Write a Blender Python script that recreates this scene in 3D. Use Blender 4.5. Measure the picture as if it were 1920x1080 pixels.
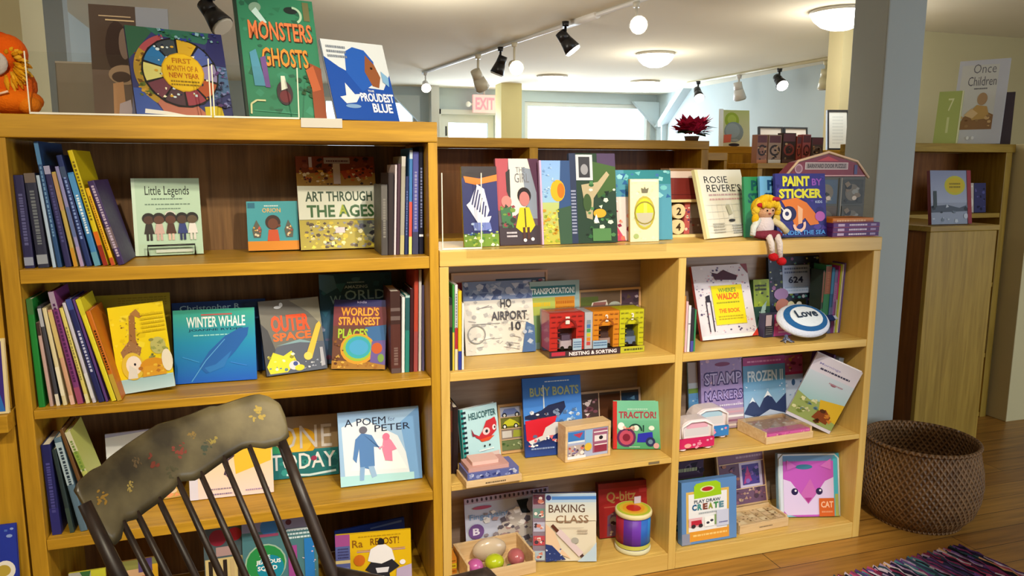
import bpy, math, random
from mathutils import Matrix, Vector

for o in list(bpy.data.objects):
    bpy.data.objects.remove(o)
SC = bpy.context.scene
COL = SC.collection
R = math.radians

# ------------------------------------------------------------------ camera
cam_d = bpy.data.cameras.new('camera')
cam = bpy.data.objects.new('camera', cam_d)
COL.objects.link(cam)
SC.camera = cam
cam_d.sensor_fit = 'HORIZONTAL'
cam_d.sensor_width = 36.0
cam_d.lens = 1422.46 / 1920 * 36
cam_d.clip_start = 0.05
YAW, PITCH, ROLL = 0.3085, -0.1568, 0.0017
fw = Vector((math.sin(YAW) * math.cos(PITCH), math.cos(YAW) * math.cos(PITCH), math.sin(PITCH)))
rt = fw.cross(Vector((0, 0, 1))).normalized()
upv = rt.cross(fw)
r2 = rt * math.cos(ROLL) + upv * math.sin(ROLL)
u2 = -rt * math.sin(ROLL) + upv * math.cos(ROLL)
mw = Matrix((r2, u2, -fw)).transposed().to_4x4()
mw.translation = (-0.1176, -2.2656, 1.44)
cam.matrix_world = mw

# ------------------------------------------------------------------ view, world, main lights
SC.view_settings.view_transform = 'Standard'
SC.view_settings.look = 'None'
SC.view_settings.gamma = 1.0
SC.view_settings.use_curve_mapping = False
SC.view_settings.exposure = 0.0

w = bpy.data.worlds.new('daylight')
SC.world = w
w.use_nodes = True
nt = w.node_tree
bg = nt.nodes['Background']
bg.inputs[0].default_value = (0.80, 0.91, 1.0, 1)
bg.inputs[1].default_value = 2.2


def lamp(name, kind, loc, aim, energy, color, **kw):
    d = bpy.data.lights.new(name, kind)
    d.energy = energy
    d.color = color
    for k, v in kw.items():
        setattr(d, k, v)
    o = bpy.data.objects.new(name, d)
    COL.objects.link(o)
    o.location = loc
    if aim is not None:
        o.rotation_euler = (Vector(aim) - Vector(loc)).to_track_quat('-Z', 'Y').to_euler()
    return o


WARM = (1.0, 0.89, 0.66)
# track spots a and b of the shop behind the camera, thrown on the bookcases
lamp('shop_spot_a', 'SPOT', (-0.55, -1.95, 2.40), (-0.2, 0.1, 0.58), 108, WARM, spot_size=R(74), spot_blend=0.35, shadow_soft_size=0.035)
lamp('shop_spot_b', 'SPOT', (0.75, -1.70, 2.40), (0.62, 0.1, 0.80), 120, WARM, spot_size=R(72), spot_blend=0.35, shadow_soft_size=0.035)
lamp('added_back_spot', 'SPOT', (1.3, -0.9, 2.41), (1.5, 1.35, 1.42), 34, WARM, spot_size=R(64), spot_blend=0.4, shadow_soft_size=0.035)  # added spot, brightens the fronts of the back room cases
# daylight from the shop window to the right behind the camera
lamp('shop_window_light', 'AREA', (4.6, -3.4, 1.25), (1.8, 0.1, 0.45), 80, (0.74, 0.87, 1.0), shape='RECTANGLE', size=2.2, size_y=1.5)
lamp('added_left_fill', 'POINT', (-2.4, 0.4, 2.1), None, 22, (1.0, 0.93, 0.80), shadow_soft_size=0.16)  # added point light without a fixture, brightens the walls at far left
lamp('added_ceiling_fill', 'POINT', (0.8, 2.1, 1.98), None, 22, (1.0, 0.93, 0.80), shadow_soft_size=0.16)  # added point light hanging free, lifts the ceiling of the back room
# white spot on the lower shelves
lamp('shop_spot_c', 'SPOT', (0.55, -2.10, 2.40), (0.75, 0.1, 0.20), 135, (1.0, 0.95, 0.88), spot_size=R(52), spot_blend=0.3, shadow_soft_size=0.05)
# general ceiling lighting of the front room
lamp('front_room_light', 'AREA', (-0.3, -2.6, 2.42), (-0.3, -2.6, 0), 26, (1.0, 0.93, 0.82), shape='RECTANGLE', size=2.6, size_y=1.2)
# daylight entering through the far windows of the back room
lamp('far_window_light', 'AREA', (4.15, 7.30, 1.75), (3.4, 2.5, 2.1), 62, (0.74, 0.86, 1.0), shape='RECTANGLE', size=1.9, size_y=0.9)
lamp('exit_door_light', 'AREA', (2.4, 7.30, 1.6), (1.8, 2.0, 1.6), 30, (0.74, 0.86, 1.0), shape='RECTANGLE', size=0.6, size_y=1.0)


# ------------------------------------------------------------------ materials
def hx(h):
    h = h.lstrip('#')
    if len(h) == 3:
        h = ''.join(c * 2 for c in h)
    out = []
    for i in (0, 2, 4):
        c = int(h[i:i + 2], 16) / 255
        out.append(c / 12.92 if c <= 0.04045 else ((c + 0.055) / 1.055) ** 2.4)
    return (out[0], out[1], out[2], 1.0)


def new_mat(name):
    m = bpy.data.materials.new(name)
    m.use_nodes = True
    return m, m.node_tree, m.node_tree.nodes['Principled BSDF']


def printed(name, rough, spec=0.5, bump=0.0, bscale=200.0, coat=0.0):
    """Printed / dyed surface: its own colour is stored per face of the mesh."""
    m, t, b = new_mat(name)
    a = t.nodes.new('ShaderNodeAttribute')
    a.attribute_name = 'Col'
    n = t.nodes.new('ShaderNodeTexNoise')
    n.inputs['Scale'].default_value = 60
    tc = t.nodes.new('ShaderNodeTexCoord')
    t.links.new(tc.outputs['Object'], n.inputs['Vector'])
    mr = t.nodes.new('ShaderNodeMapRange')
    mr.inputs['To Min'].default_value = rough - 0.06
    mr.inputs['To Max'].default_value = rough + 0.06
    t.links.new(n.outputs['Fac'], mr.inputs['Value'])
    t.links.new(mr.outputs['Result'], b.inputs['Roughness'])
    t.links.new(a.outputs['Color'], b.inputs['Base Color'])
    b.inputs['Specular IOR Level'].default_value = spec
    b.inputs['Coat Weight'].default_value = coat
    if bump:
        n2 = t.nodes.new('ShaderNodeTexNoise')
        n2.inputs['Scale'].default_value = bscale
        n2.inputs['Detail'].default_value = 4
        t.links.new(tc.outputs['Object'], n2.inputs['Vector'])
        bp = t.nodes.new('ShaderNodeBump')
        bp.inputs['Strength'].default_value = bump
        bp.inputs['Distance'].default_value = 0.004
        t.links.new(n2.outputs['Fac'], bp.inputs['Height'])
        t.links.new(bp.outputs['Normal'], b.inputs['Normal'])
    return m


PRINT = printed('printed_card', 0.46, 0.25)
GLOSS = printed('glossy_plastic', 0.2, 0.4, coat=0.15)
PAPER = printed('paper', 0.8, 0.2)
CLOTH = printed('plush_cloth', 0.95, 0.1, 0.8, 160)
METAL = printed('painted_metal', 0.35, 0.5)


def wood(name, c1, c2, axis, scale=1.0, rough=0.42, contrast=1.0):
    m, t, b = new_mat(name)
    tc = t.nodes.new('ShaderNodeTexCoord')
    mp = t.nodes.new('ShaderNodeMapping')
    s = [22 * scale] * 3
    s['xyz'.index(axis)] = 1.3 * scale
    mp.inputs['Scale'].default_value = s
    t.links.new(tc.outputs['Object'], mp.inputs['Vector'])
    n = t.nodes.new('ShaderNodeTexNoise')
    n.inputs['Scale'].default_value = 1.6
    n.inputs['Detail'].default_value = 6
    n.inputs['Distortion'].default_value = 0.9
    t.links.new(mp.outputs['Vector'], n.inputs['Vector'])
    n2 = t.nodes.new('ShaderNodeTexNoise')
    n2.inputs['Scale'].default_value = 9
    n2.inputs['Detail'].default_value = 3
    t.links.new(mp.outputs['Vector'], n2.inputs['Vector'])
    mx = t.nodes.new('ShaderNodeMath')
    mx.operation = 'MULTIPLY_ADD'
    mx.inputs[1].default_value = 0.3
    t.links.new(n2.outputs['Fac'], mx.inputs[0])
    t.links.new(n.outputs['Fac'], mx.inputs[2])
    rp = t.nodes.new('ShaderNodeValToRGB')
    rp.color_ramp.elements[0].position = 0.65 - 0.22 * contrast
    rp.color_ramp.elements[1].position = 0.65 + 0.22 * contrast
    rp.color_ramp.elements[0].color = hx(c2)
    rp.color_ramp.elements[1].color = hx(c1)
    t.links.new(mx.outputs[0], rp.inputs['Fac'])
    t.links.new(rp.outputs['Color'], b.inputs['Base Color'])
    b.inputs['Roughness'].default_value = rough
    b.inputs['Specular IOR Level'].default_value = 0.35
    return m


OAK = {a: wood('honey_oak_' + a, 'c8982a', '9e741c', a) for a in 'xyz'}
MAPLE = {a: wood('pale_maple_' + a, 'dcb968', 'c9a150', a, contrast=1.3) for a in 'xyz'}
DULLOAK = {a: wood('dull_oak_' + a, 'a88a38', '866a22', a) for a in 'xyz'}  # darker oak of the counter case and right rear bookcase
OAKBACK = wood('brown_oak_backing', '8c6844', '604630', 'z')
MAPLEBACK = wood('grey_brown_backing', 'b9a18e', '9c8474', 'x', 0.8)
DARKBACK = wood('red_brown_backing', '8a5624', '6a3c14', 'z')
FLOORBOARD = None
CRATE = wood('pine_box', 'e2c79a', 'cda878', 'x', 1.5)
CHAIRWOOD = wood('dark_chair_wood', '2c201a', '170f0d', 'z', 1.0, 0.42)


def flat(name, h, rough=0.6, noise=0.04, nscale=3.0, bump=0.0):
    m, t, b = new_mat(name)
    tc = t.nodes.new('ShaderNodeTexCoord')
    n = t.nodes.new('ShaderNodeTexNoise')
    n.inputs['Scale'].default_value = nscale
    n.inputs['Detail'].default_value = 5
    t.links.new(tc.outputs['Object'], n.inputs['Vector'])
    rp = t.nodes.new('ShaderNodeValToRGB')
    c = hx(h)
    rp.color_ramp.elements[0].color = tuple(x * (1 - noise * 2) for x in c[:3]) + (1,)
    rp.color_ramp.elements[1].color = tuple(min(1, x * (1 + noise)) for x in c[:3]) + (1,)
    t.links.new(n.outputs['Fac'], rp.inputs['Fac'])
    t.links.new(rp.outputs['Color'], b.inputs['Base Color'])
    b.inputs['Roughness'].default_value = rough
    if bump:
        n2 = t.nodes.new('ShaderNodeTexNoise')
        n2.inputs['Scale'].default_value = 120
        t.links.new(tc.outputs['Object'], n2.inputs['Vector'])
        bp = t.nodes.new('ShaderNodeBump')
        bp.inputs['Strength'].default_value = bump
        bp.inputs['Distance'].default_value = 0.002
        t.links.new(n2.outputs['Fac'], bp.inputs['Height'])
        t.links.new(bp.outputs['Normal'], b.inputs['Normal'])
    return m


CEIL = flat('ceiling_plaster', 'ece6d2', 0.9, 0.02, 2, 0.2)
WALLBLUE = flat('blue_grey_wall_paint', 'b9c6c9', 0.85, 0.02)
WALLOLIVE = flat('cream_wall_paint', 'cfc59a', 0.85, 0.02)
WALLWHITE = flat('white_trim_paint', 'd9dad2', 0.55, 0.02)
PILLAR = flat('pillar_paint', 'a0a8a8', 0.7, 0.02)
POSTCREAM = flat('cream_post_paint', 'd6c98e', 0.7, 0.02)


def plank_floor():
    m, t, b = new_mat('plank_floor')
    tc = t.nodes.new('ShaderNodeTexCoord')
    br = t.nodes.new('ShaderNodeTexBrick')
    br.inputs['Scale'].default_value = 1.0
    br.inputs['Brick Width'].default_value = 1.6
    br.inputs['Row Height'].default_value = 0.11
    br.inputs['Mortar Size'].default_value = 0.0018
    br.inputs['Color1'].default_value = hx('b07e34')
    br.inputs['Color2'].default_value = hx('98682a')
    br.inputs['Mortar'].default_value = hx('4a2c10')
    t.links.new(tc.outputs['Object'], br.inputs['Vector'])
    mp = t.nodes.new('ShaderNodeMapping')
    mp.inputs['Scale'].default_value = (1.5, 26, 1)
    t.links.new(tc.outputs['Object'], mp.inputs['Vector'])
    n = t.nodes.new('ShaderNodeTexNoise')
    n.inputs['Scale'].default_value = 2
    n.inputs['Detail'].default_value = 6
    t.links.new(mp.outputs['Vector'], n.inputs['Vector'])
    mx = t.nodes.new('ShaderNodeMix')
    mx.data_type = 'RGBA'
    mx.blend_type = 'MULTIPLY'
    mx.inputs[0].default_value = 0.7
    rp = t.nodes.new('ShaderNodeValToRGB')
    rp.color_ramp.elements[0].color = (0.45, 0.42, 0.4, 1)
    rp.color_ramp.elements[0].position = 0.3
    rp.color_ramp.elements[1].color = (1.1, 1.1, 1.1, 1)
    rp.color_ramp.elements[1].position = 0.7
    t.links.new(n.outputs['Fac'], rp.inputs['Fac'])
    t.links.new(br.outputs['Color'], mx.inputs[6])
    t.links.new(rp.outputs['Color'], mx.inputs[7])
    t.links.new(mx.outputs[2], b.inputs['Base Color'])
    b.inputs['Roughness'].default_value = 0.35
    return m


FLOORBOARD = plank_floor()


def glass(name, tint=(1, 1, 1), base=0.04):
    """Clear sheet: see-through with a fresnel gloss (thin, no refraction)."""
    m, t, b = new_mat(name)
    t.nodes.remove(b)
    tr = t.nodes.new('ShaderNodeBsdfTransparent')
    tr.inputs[0].default_value = tint + (1,)
    gl = t.nodes.new('ShaderNodeBsdfGlossy')
    gl.inputs['Roughness'].default_value = 0.06
    fr = t.nodes.new('ShaderNodeLayerWeight')
    fr.inputs['Blend'].default_value = 0.2
    mr = t.nodes.new('ShaderNodeMapRange')
    mr.inputs['To Min'].default_value = base
    mr.inputs['To Max'].default_value = 0.35
    t.links.new(fr.outputs['Facing'], mr.inputs['Value'])
    mx = t.nodes.new('ShaderNodeMixShader')
    t.links.new(mr.outputs['Result'], mx.inputs[0])
    t.links.new(tr.outputs[0], mx.inputs[1])
    t.links.new(gl.outputs[0], mx.inputs[2])
    t.links.new(mx.outputs[0], t.nodes['Material Output'].inputs[0])
    return m


CLEAR = glass('clear_acrylic', (0.97, 0.975, 0.97), 0.012)
PANE = glass('window_glass', (0.97, 1.0, 1.0), 0.03)


def glow(name, color, strength):
    m, t, b = new_mat(name)
    b.inputs['Base Color'].default_value = color + (1,)
    b.inputs['Emission Color'].default_value = color + (1,)
    b.inputs['Emission Strength'].default_value = strength
    return m


DOMEGLOW = glow('lit_glass_dome', (1.0, 0.97, 0.88), 9)
LENSGLOW = glow('lit_spot_lens', (1.0, 0.95, 0.82), 10)
EXITRED = glow('lit_red_letters', (1.0, 0.12, 0.14), 2.2)
EXITFACE = glow('lit_sign_face', (1.0, 0.55, 0.55), 0.30)


# ------------------------------------------------------------------ mesh helpers
class MB:
    """Collects shapes, each with its own colour, and links them as ONE mesh object."""

    def __init__(self):
        self.v, self.f, self.c, self.mi, self.sm = [], [], [], [], []
        self.mat_i = 0

    def add(self, verts, faces, col, M=None, smooth=False):
        b = len(self.v)
        if M is not None:
            verts = [M @ Vector(p) for p in verts]
        self.v += [tuple(p) for p in verts]
        for k, f in enumerate(faces):
            self.f.append([b + i for i in f])
            self.c.append(col)
            self.mi.append(self.mat_i)
            self.sm.append(smooth)

    def box(self, x0, x1, y0, y1, z0, z1, col='fff', M=None):
        vs = [(x, y, z) for z in (z0, z1) for y in (y0, y1) for x in (x0, x1)]
        self.add(vs, [(0, 2, 3, 1), (4, 5, 7, 6), (0, 1, 5, 4), (2, 6, 7, 3), (0, 4, 6, 2), (1, 3, 7, 5)], col, M)

    def bbox(self, x0, x1, y0, y1, z0, z1, col='fff', b=0.004, M=None):
        """box with chamfered upright edges"""
        o = [(x0 + b, y0), (x1 - b, y0), (x1, y0 + b), (x1, y1 - b), (x1 - b, y1), (x0 + b, y1), (x0, y1 - b), (x0, y0 + b)]
        self.prism(o, z0, z1, col, M)

    def prism(self, o, z0, z1, col='fff', M=None, smooth=False):
        n = len(o)
        vs = [(p[0], p[1], z0) for p in o] + [(p[0], p[1], z1) for p in o]
        fs = [tuple(range(n - 1, -1, -1)), tuple(range(n, 2 * n))]
        self.add(vs, fs, col, M)
        b = len(self.v) - 2 * n
        for i in range(n):
            j = (i + 1) % n
            self.f.append([b + i, b + j, b + n + j, b + n + i])
            self.c.append(col); self.mi.append(self.mat_i); self.sm.append(smooth)

    def plate(self, o, y0, y1, col='fff', M=None):
        """outline in X-Z given depth along Y"""
        T = Matrix(((1, 0, 0, 0), (0, 0, -1, 0), (0, 1, 0, 0), (0, 0, 0, 1)))   # (x,y,z)->(x,-z,y)
        T = (M @ T) if M is not None else T
        self.prism(o, -y1, -y0, col, T)

    def lathe(self, prof, n=24, col='fff', M=None, cap=True, cols=None):
        vs = []
        for (r, z) in prof:
            for k in range(n):
                a = 2 * math.pi * k / n
                vs.append((r * math.cos(a), r * math.sin(a), z))
        b = len(self.v)
        self.add(vs, [], col, M)
        for i in range(len(prof) - 1):
            for k in range(n):
                k2 = (k + 1) % n
                self.f.append([b + i * n + k, b + i * n + k2, b + (i + 1) * n + k2, b + (i + 1) * n + k])
                cc = cols[i] if cols else col
                self.c.append(cc(k / n) if callable(cc) else cc); self.mi.append(self.mat_i); self.sm.append(True)
        if cap:
            for i, rev in ((0, True), (len(prof) - 1, False)):
                ids = [b + i * n + k for k in range(n)]
                self.f.append(ids[::-1] if rev else ids)
                cc = cols[min(i, len(cols) - 1)] if cols else col
                self.c.append(cc(0) if callable(cc) else cc); self.mi.append(self.mat_i); self.sm.append(False)

    def cyl(self, p0, p1, r0, r1=None, n=12, col='fff', M=None):
        r1 = r0 if r1 is None else r1
        p0, p1 = Vector(p0), Vector(p1)
        d = (p1 - p0)
        q = d.to_track_quat('Z', 'Y').to_matrix().to_4x4()
        q.translation = p0
        if M is not None:
            q = M @ q
        self.lathe([(r0, 0), (r1, d.length)], n, col, q)

    def tube(self, pts, r, n=8, col='fff', M=None):
        pts = [Vector(p) for p in pts]
        rs = r if isinstance(r, (list, tuple)) else [r] * len(pts)
        rings = []
        ref = None
        for i, p in enumerate(pts):
            d = (pts[min(i + 1, len(pts) - 1)] - pts[max(i - 1, 0)]).normalized()
            if ref is None:
                ref = Vector((0, 0, 1)) if abs(d.z) < 0.9 else Vector((1, 0, 0))
            a = d.cross(ref).normalized()
            bb = a.cross(d)
            ref = bb
            rings.append([p + a * rs[i] * math.cos(2 * math.pi * k / n) + bb * rs[i] * math.sin(2 * math.pi * k / n) for k in range(n)])
        vs = [q for ring in rings for q in ring]
        fs = []
        for i in range(len(pts) - 1):
            for k in range(n):
                k2 = (k + 1) % n
                fs.append((i * n + k2, i * n + k, (i + 1) * n + k, (i + 1) * n + k2))
        fs.append(tuple(range(n)))
        fs.append(tuple((len(pts) - 1) * n + k for k in range(n - 1, -1, -1)))
        self.add(vs, fs, col, M, True)

    def ball(self, c, r, col='fff', M=None, n=14, m=9, power=1.0):
        rx, ry, rz = r if isinstance(r, (tuple, list)) else (r, r, r)
        vs = [(c[0], c[1], c[2] - rz)]
        for i in range(1, m):
            ph = -math.pi / 2 + math.pi * i / m
            for k in range(n):
                a = 2 * math.pi * k / n
                vs.append((c[0] + rx * math.cos(ph) * math.cos(a), c[1] + ry * math.cos(ph) * math.sin(a), c[2] + rz * math.sin(ph)))
        vs.append((c[0], c[1], c[2] + rz))
        fs = [(0, 1 + (k + 1) % n, 1 + k) for k in range(n)]
        for i in range(m - 2):
            for k in range(n):
                k2 = (k + 1) % n
                fs.append((1 + i * n + k, 1 + i * n + k2, 1 + (i + 1) * n + k2, 1 + (i + 1) * n + k))
        t = len(vs) - 1
        fs += [(t, 1 + (m - 2) * n + k, 1 + (m - 2) * n + (k + 1) % n) for k in range(n)]
        self.add(vs, fs, col, M, True)

    def build(self, name, mats, parent=None, bevel=0.0, loc=None, rot=None):
        me = bpy.data.meshes.new(name)
        me.from_pydata(self.v, [], self.f)
        at = me.color_attributes.new('Col', 'FLOAT_COLOR', 'CORNER')
        cache, buf = {}, []
        for f, c in zip(self.f, self.c):
            if isinstance(c, list):
                for x in c:
                    if x not in cache:
                        cache[x] = hx(x)
                    buf += cache[x]
            else:
                if c not in cache:
                    cache[c] = hx(c)
                buf += cache[c] * len(f)
        at.data.foreach_set('color', buf)
        me.polygons.foreach_set('material_index', self.mi)
        me.polygons.foreach_set('use_smooth', self.sm)
        for m in (mats if isinstance(mats, (list, tuple)) else [mats]):
            me.materials.append(m)
        me.update()
        o = bpy.data.objects.new(name, me)
        COL.objects.link(o)
        if parent is not None:
            o.parent = parent
        if loc:
            o.location = loc
        if rot:
            o.rotation_euler = rot
        if bevel:
            bv = o.modifiers.new('soft_edges', 'BEVEL')
            bv.width = bevel
            bv.segments = 2
            bv.limit_method = 'ANGLE'
        return o


def tag(o, label, cat, group=None):
    o['label'] = label
    o['category'] = cat
    if group:
        o['group'] = group
    return o


def thing(name, label, cat, loc=(0, 0, 0), rot=(0, 0, 0), group=None):
    o = bpy.data.objects.new(name, None)
    o.empty_display_size = 0.05
    COL.objects.link(o)
    o.location = loc
    o.rotation_euler = rot
    return tag(o, label, cat, group)


def struct(name, mb, mat, bevel=0):
    o = mb.build(name, mat, None, bevel)
    o['kind'] = 'structure'
    return o


def copy_tree(o, parent=None):
    c = o.copy()
    COL.objects.link(c)
    c.parent = parent
    for ch in list(o.children):
        copy_tree(ch, c)
    return c


# ------------------------------------------------------------------ lettering
_txt = {}


def glyphs(s, bold=0.0):
    key = (s, bold)
    if key in _txt:
        return _txt[key]
    cu = bpy.data.curves.new('lettering', 'FONT')
    cu.body = s
    cu.resolution_u = 2
    cu.offset = bold
    cu.align_x = 'LEFT'
    ob = bpy.data.objects.new('lettering', cu)
    COL.objects.link(ob)
    dg = bpy.context.evaluated_depsgraph_get()
    ev = ob.evaluated_get(dg)
    me = ev.to_mesh()
    vs = [(q.co.x, q.co.y) for q in me.vertices]
    fs = [tuple(p.vertices) for p in me.polygons]
    ev.to_mesh_clear()
    bpy.data.objects.remove(ob)
    bpy.data.curves.remove(cu)
    xs = [p[0] for p in vs] or [0, 1]
    ys = [p[1] for p in vs] or [0, 1]
    bb = (min(xs), min(ys), max(xs), max(ys))
    _txt[key] = (vs, fs, bb)
    return _txt[key]


class Art:
    """Draws printed shapes on a flat face of a mesh; u, v run 0..1 over the face."""

    def __init__(self, mb, w, h, M=None, step=0.00022, k0=1):
        self.mb, self.w, self.h, self.k, self.step = mb, w, h, k0, step
        self.M = M if M is not None else Matrix.Identity(4)

    def put(self, pts, faces, col):
        e = self.k * self.step
        self.mb.add([(p[0] * self.w, -e, p[1] * self.h) for p in pts], faces, col, self.M)
        self.k += 1

    def r(self, u0, v0, u1, v1, col):
        self.put([(u0, v0), (u1, v0), (u1, v1), (u0, v1)], [(0, 1, 2, 3)], col)

    def g(self, u0, v0, u1, v1, c0, c1):
        self.put([(u0, v0), (u1, v0), (u1, v1), (u0, v1)], [(0, 1, 2, 3)], [c0, c0, c1, c1])

    def p(self, pts, col):
        a = sum(pts[i][0] * pts[(i + 1) % len(pts)][1] - pts[(i + 1) % len(pts)][0] * pts[i][1] for i in range(len(pts)))
        if a < 0:
            pts = pts[::-1]
        self.put(pts, [tuple(range(len(pts)))], col)

    def e(self, u, v, ru, rv, col, n=18, a0=0, rot=0.0):
        asp = self.w / self.h
        pts = []
        for k in range(n):
            a = 2 * math.pi * k / n
            x, y = ru * math.cos(a), rv * math.sin(a) / asp
            if rot:
                x, y = x * math.cos(rot) - y * math.sin(rot), x * math.sin(rot) + y * math.cos(rot)
            pts.append((u + x, v + y * asp))
        self.put(pts, [tuple(range(n))], col)

    def o(self, u, v, r, col):
        self.e(u, v, r, r * self.w / self.h, col)

    def ring(self, u, v, ro, ri, col, a0=0, a1=360, n=20):
        q = self.w / self.h
        pts, fs = [], []
        for k in range(n + 1):
            a = R(a0 + (a1 - a0) * k / n)
            pts += [(u + ri * math.cos(a), v + ri * q * math.sin(a)), (u + ro * math.cos(a), v + ro * q * math.sin(a))]
        for k in range(n):
            fs.append((2 * k, 2 * k + 1, 2 * k + 3, 2 * k + 2))
        self.put(pts, fs, col)

    def l(self, pts, wd, col):
        out, fs = [], []
        q = self.w / self.h
        for i in range(len(pts) - 1):
            (x0, y0), (x1, y1) = pts[i], pts[i + 1]
            dx, dy = x1 - x0, (y1 - y0) / q
            L = math.hypot(dx, dy) or 1
            nx, ny = -dy / L * wd / 2, dx / L * wd / 2 * q
            b = len(out)
            out += [(x0 - nx, y0 - ny), (x1 - nx, y1 - ny), (x1 + nx, y1 + ny), (x0 + nx, y0 + ny)]
            fs.append((b, b + 1, b + 2, b + 3))
        self.put(out, fs, col)

    def t(self, s, u0, v0, u1, v1, col, bold=0.02):
        vs, fs, bb = glyphs(s, bold)
        sx = (u1 - u0) / max(bb[2] - bb[0], 1e-6)
        sy = (v1 - v0) / max(bb[3] - bb[1], 1e-6)
        pts = [(u0 + (p[0] - bb[0]) * sx, v0 + (p[1] - bb[1]) * sy) for p in vs]
        self.put(pts, fs, col)

    def bars(self, u0, v0, u1, v1, n, col, seed=1):
        """rows of small unreadable print"""
        rnd = random.Random(seed)
        pts, fs = [], []
        hh = (v1 - v0) / n
        for i in range(n):
            u = u0
            while u < u1:
                d = rnd.uniform(0.03, 0.1) * (u1 - u0) + 0.005
                b = len(pts)
                va = v0 + i * hh + hh * 0.25
                e = min(u + d, u1)
                pts += [(u, va), (e, va), (e, va + hh * 0.5), (u, va + hh * 0.5)]
                fs.append((b, b + 1, b + 2, b + 3))
                u += d + 0.015 * (u1 - u0) + 0.002
        self.put(pts, fs, col)

    def s(self, n, cols, u0=0.02, v0=0.02, u1=0.98, v1=0.98, smin=0.01, smax=0.04, seed=1, tri=False):
        """many small printed shapes scattered over a region (one layer per colour)"""
        rnd = random.Random(seed)
        q = self.w / self.h
        for c in cols:
            pts, fs = [], []
            for _ in range(max(1, n // len(cols))):
                x, y = rnd.uniform(u0 + smin, u1 - smin), rnd.uniform(v0 + smin * q, v1 - smin * q)
                sz = rnd.uniform(smin, smax)
                sz = min(sz, x - u0 + 1e-4, u1 - x + 1e-4)
                m = rnd.choice((3, 4, 5, 7)) if not tri else 3
                a0 = rnd.uniform(0, 6.3)
                st = rnd.uniform(0.5, 1.0)
                b = len(pts)
                for k in range(m):
                    a = a0 + 2 * math.pi * k / m
                    pts.append((x + sz * math.cos(a), min(max(y + sz * q * st * math.sin(a), v0), v1)))
                fs.append(tuple(range(b, b + m)))
            self.put(pts, fs, c)

    def kid(self, u, v, hgt, skin, top, bottom, hair):
        """small standing cartoon figure, feet at (u, v)"""
        q = self.w / self.h
        W = hgt / q
        self.r(u - W * 0.10, v, u - W * 0.02, v + hgt * 0.3, bottom)
        self.r(u + W * 0.02, v, u + W * 0.10, v + hgt * 0.3, bottom)
        self.p([(u - W * 0.17, v + hgt * 0.24), (u + W * 0.17, v + hgt * 0.24), (u + W * 0.10, v + hgt * 0.6), (u - W * 0.10, v + hgt * 0.6)], top)
        self.e(u, v + hgt * 0.80, W * 0.21, hgt * 0.20, hair)
        self.e(u, v + hgt * 0.74, W * 0.17, hgt * 0.15, skin)


# ------------------------------------------------------------------ books
def closed_book(root, w, h, t, base, art=None, pages='e9e4d4', mat=None, spine=None, soft=False, band=None):
    """cover (boards + spine + printed front) and page block; front faces -Y"""
    b = 0.0012 if soft else 0.0028
    ov = 0.0 if soft else 0.003
    mb = MB()
    mb.box(0, w, 0, b, 0, h, base)
    mb.box(0, w, t - b, t, 0, h, base)
    mb.box(0, b, b, t - b, 0, h, spine or base)
    if art:
        art(Art(mb, w, h))
    c = mb.build('cover', mat or PRINT, root)
    pb = MB()
    pb.box(b + 0.0003, w - ov - 0.0005, b + 0.0003, t - b - 0.0003, ov + 0.0003, h - ov - 0.0005, pages)
    pb.build('page_block', PAPER, root)
    return root


def face_book(key, name, label, cat, t, base, art, group=None, mat=None, spine=None, soft=False, dy=0.0, dw=0.0):
    x, y, z, yaw, lean, wd, h = TAB[key]
    a = R(lean)
    root = thing(name, label, cat, (x, y + dy, z + 0.0006 + max(0, t * math.sin(a))), (-a, 0, R(yaw)), group)
    if t > 0.0045:
        closed_book(root, wd + dw, h, t, base, art, mat=mat, spine=spine, soft=soft)
    return root, wd + dw, h


def slab(key, name, label, cat, t, base, art, group=None, mat=None, side=None):
    """a flat thing (card, box, pad, tray) as one mesh with a printed front"""
    x, y, z, yaw, lean, wd, h = TAB[key]
    a = R(lean)
    mb = MB()
    mb.box(0, wd, 0, t, 0, h, side or base)
    A = Art(mb, wd, h)
    A.r(0, 0, 1, 1, base)
    art(A)
    o = mb.build(name, mat or PRINT, None, 0, (x, y, z + 0.0006 + max(0, t * math.sin(a))), (-a, 0, R(yaw)))
    return tag(o, label, cat, group)


def tilted(x, z, t, h, b):
    lift = t * math.sin(b) if b > 0 else 0
    c, s = math.cos(b), math.sin(b)
    return [(x + c * u + s * v, z + lift - s * u + c * v) for u, v in ((-0.0006, 0), (t + 0.0006, 0), (t + 0.0006, h), (-0.0006, h))]


def overlap(p, q):
    for r in (p, q):
        for i in range(4):
            a, b = r[i], r[(i + 1) % 4]
            nx, ny = b[1] - a[1], a[0] - b[0]
            P = [nx * c[0] + ny * c[1] for c in p]
            Q = [nx * c[0] + ny * c[1] for c in q]
            if max(P) <= min(Q) or max(Q) <= min(P):
                return False
    return True


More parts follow.
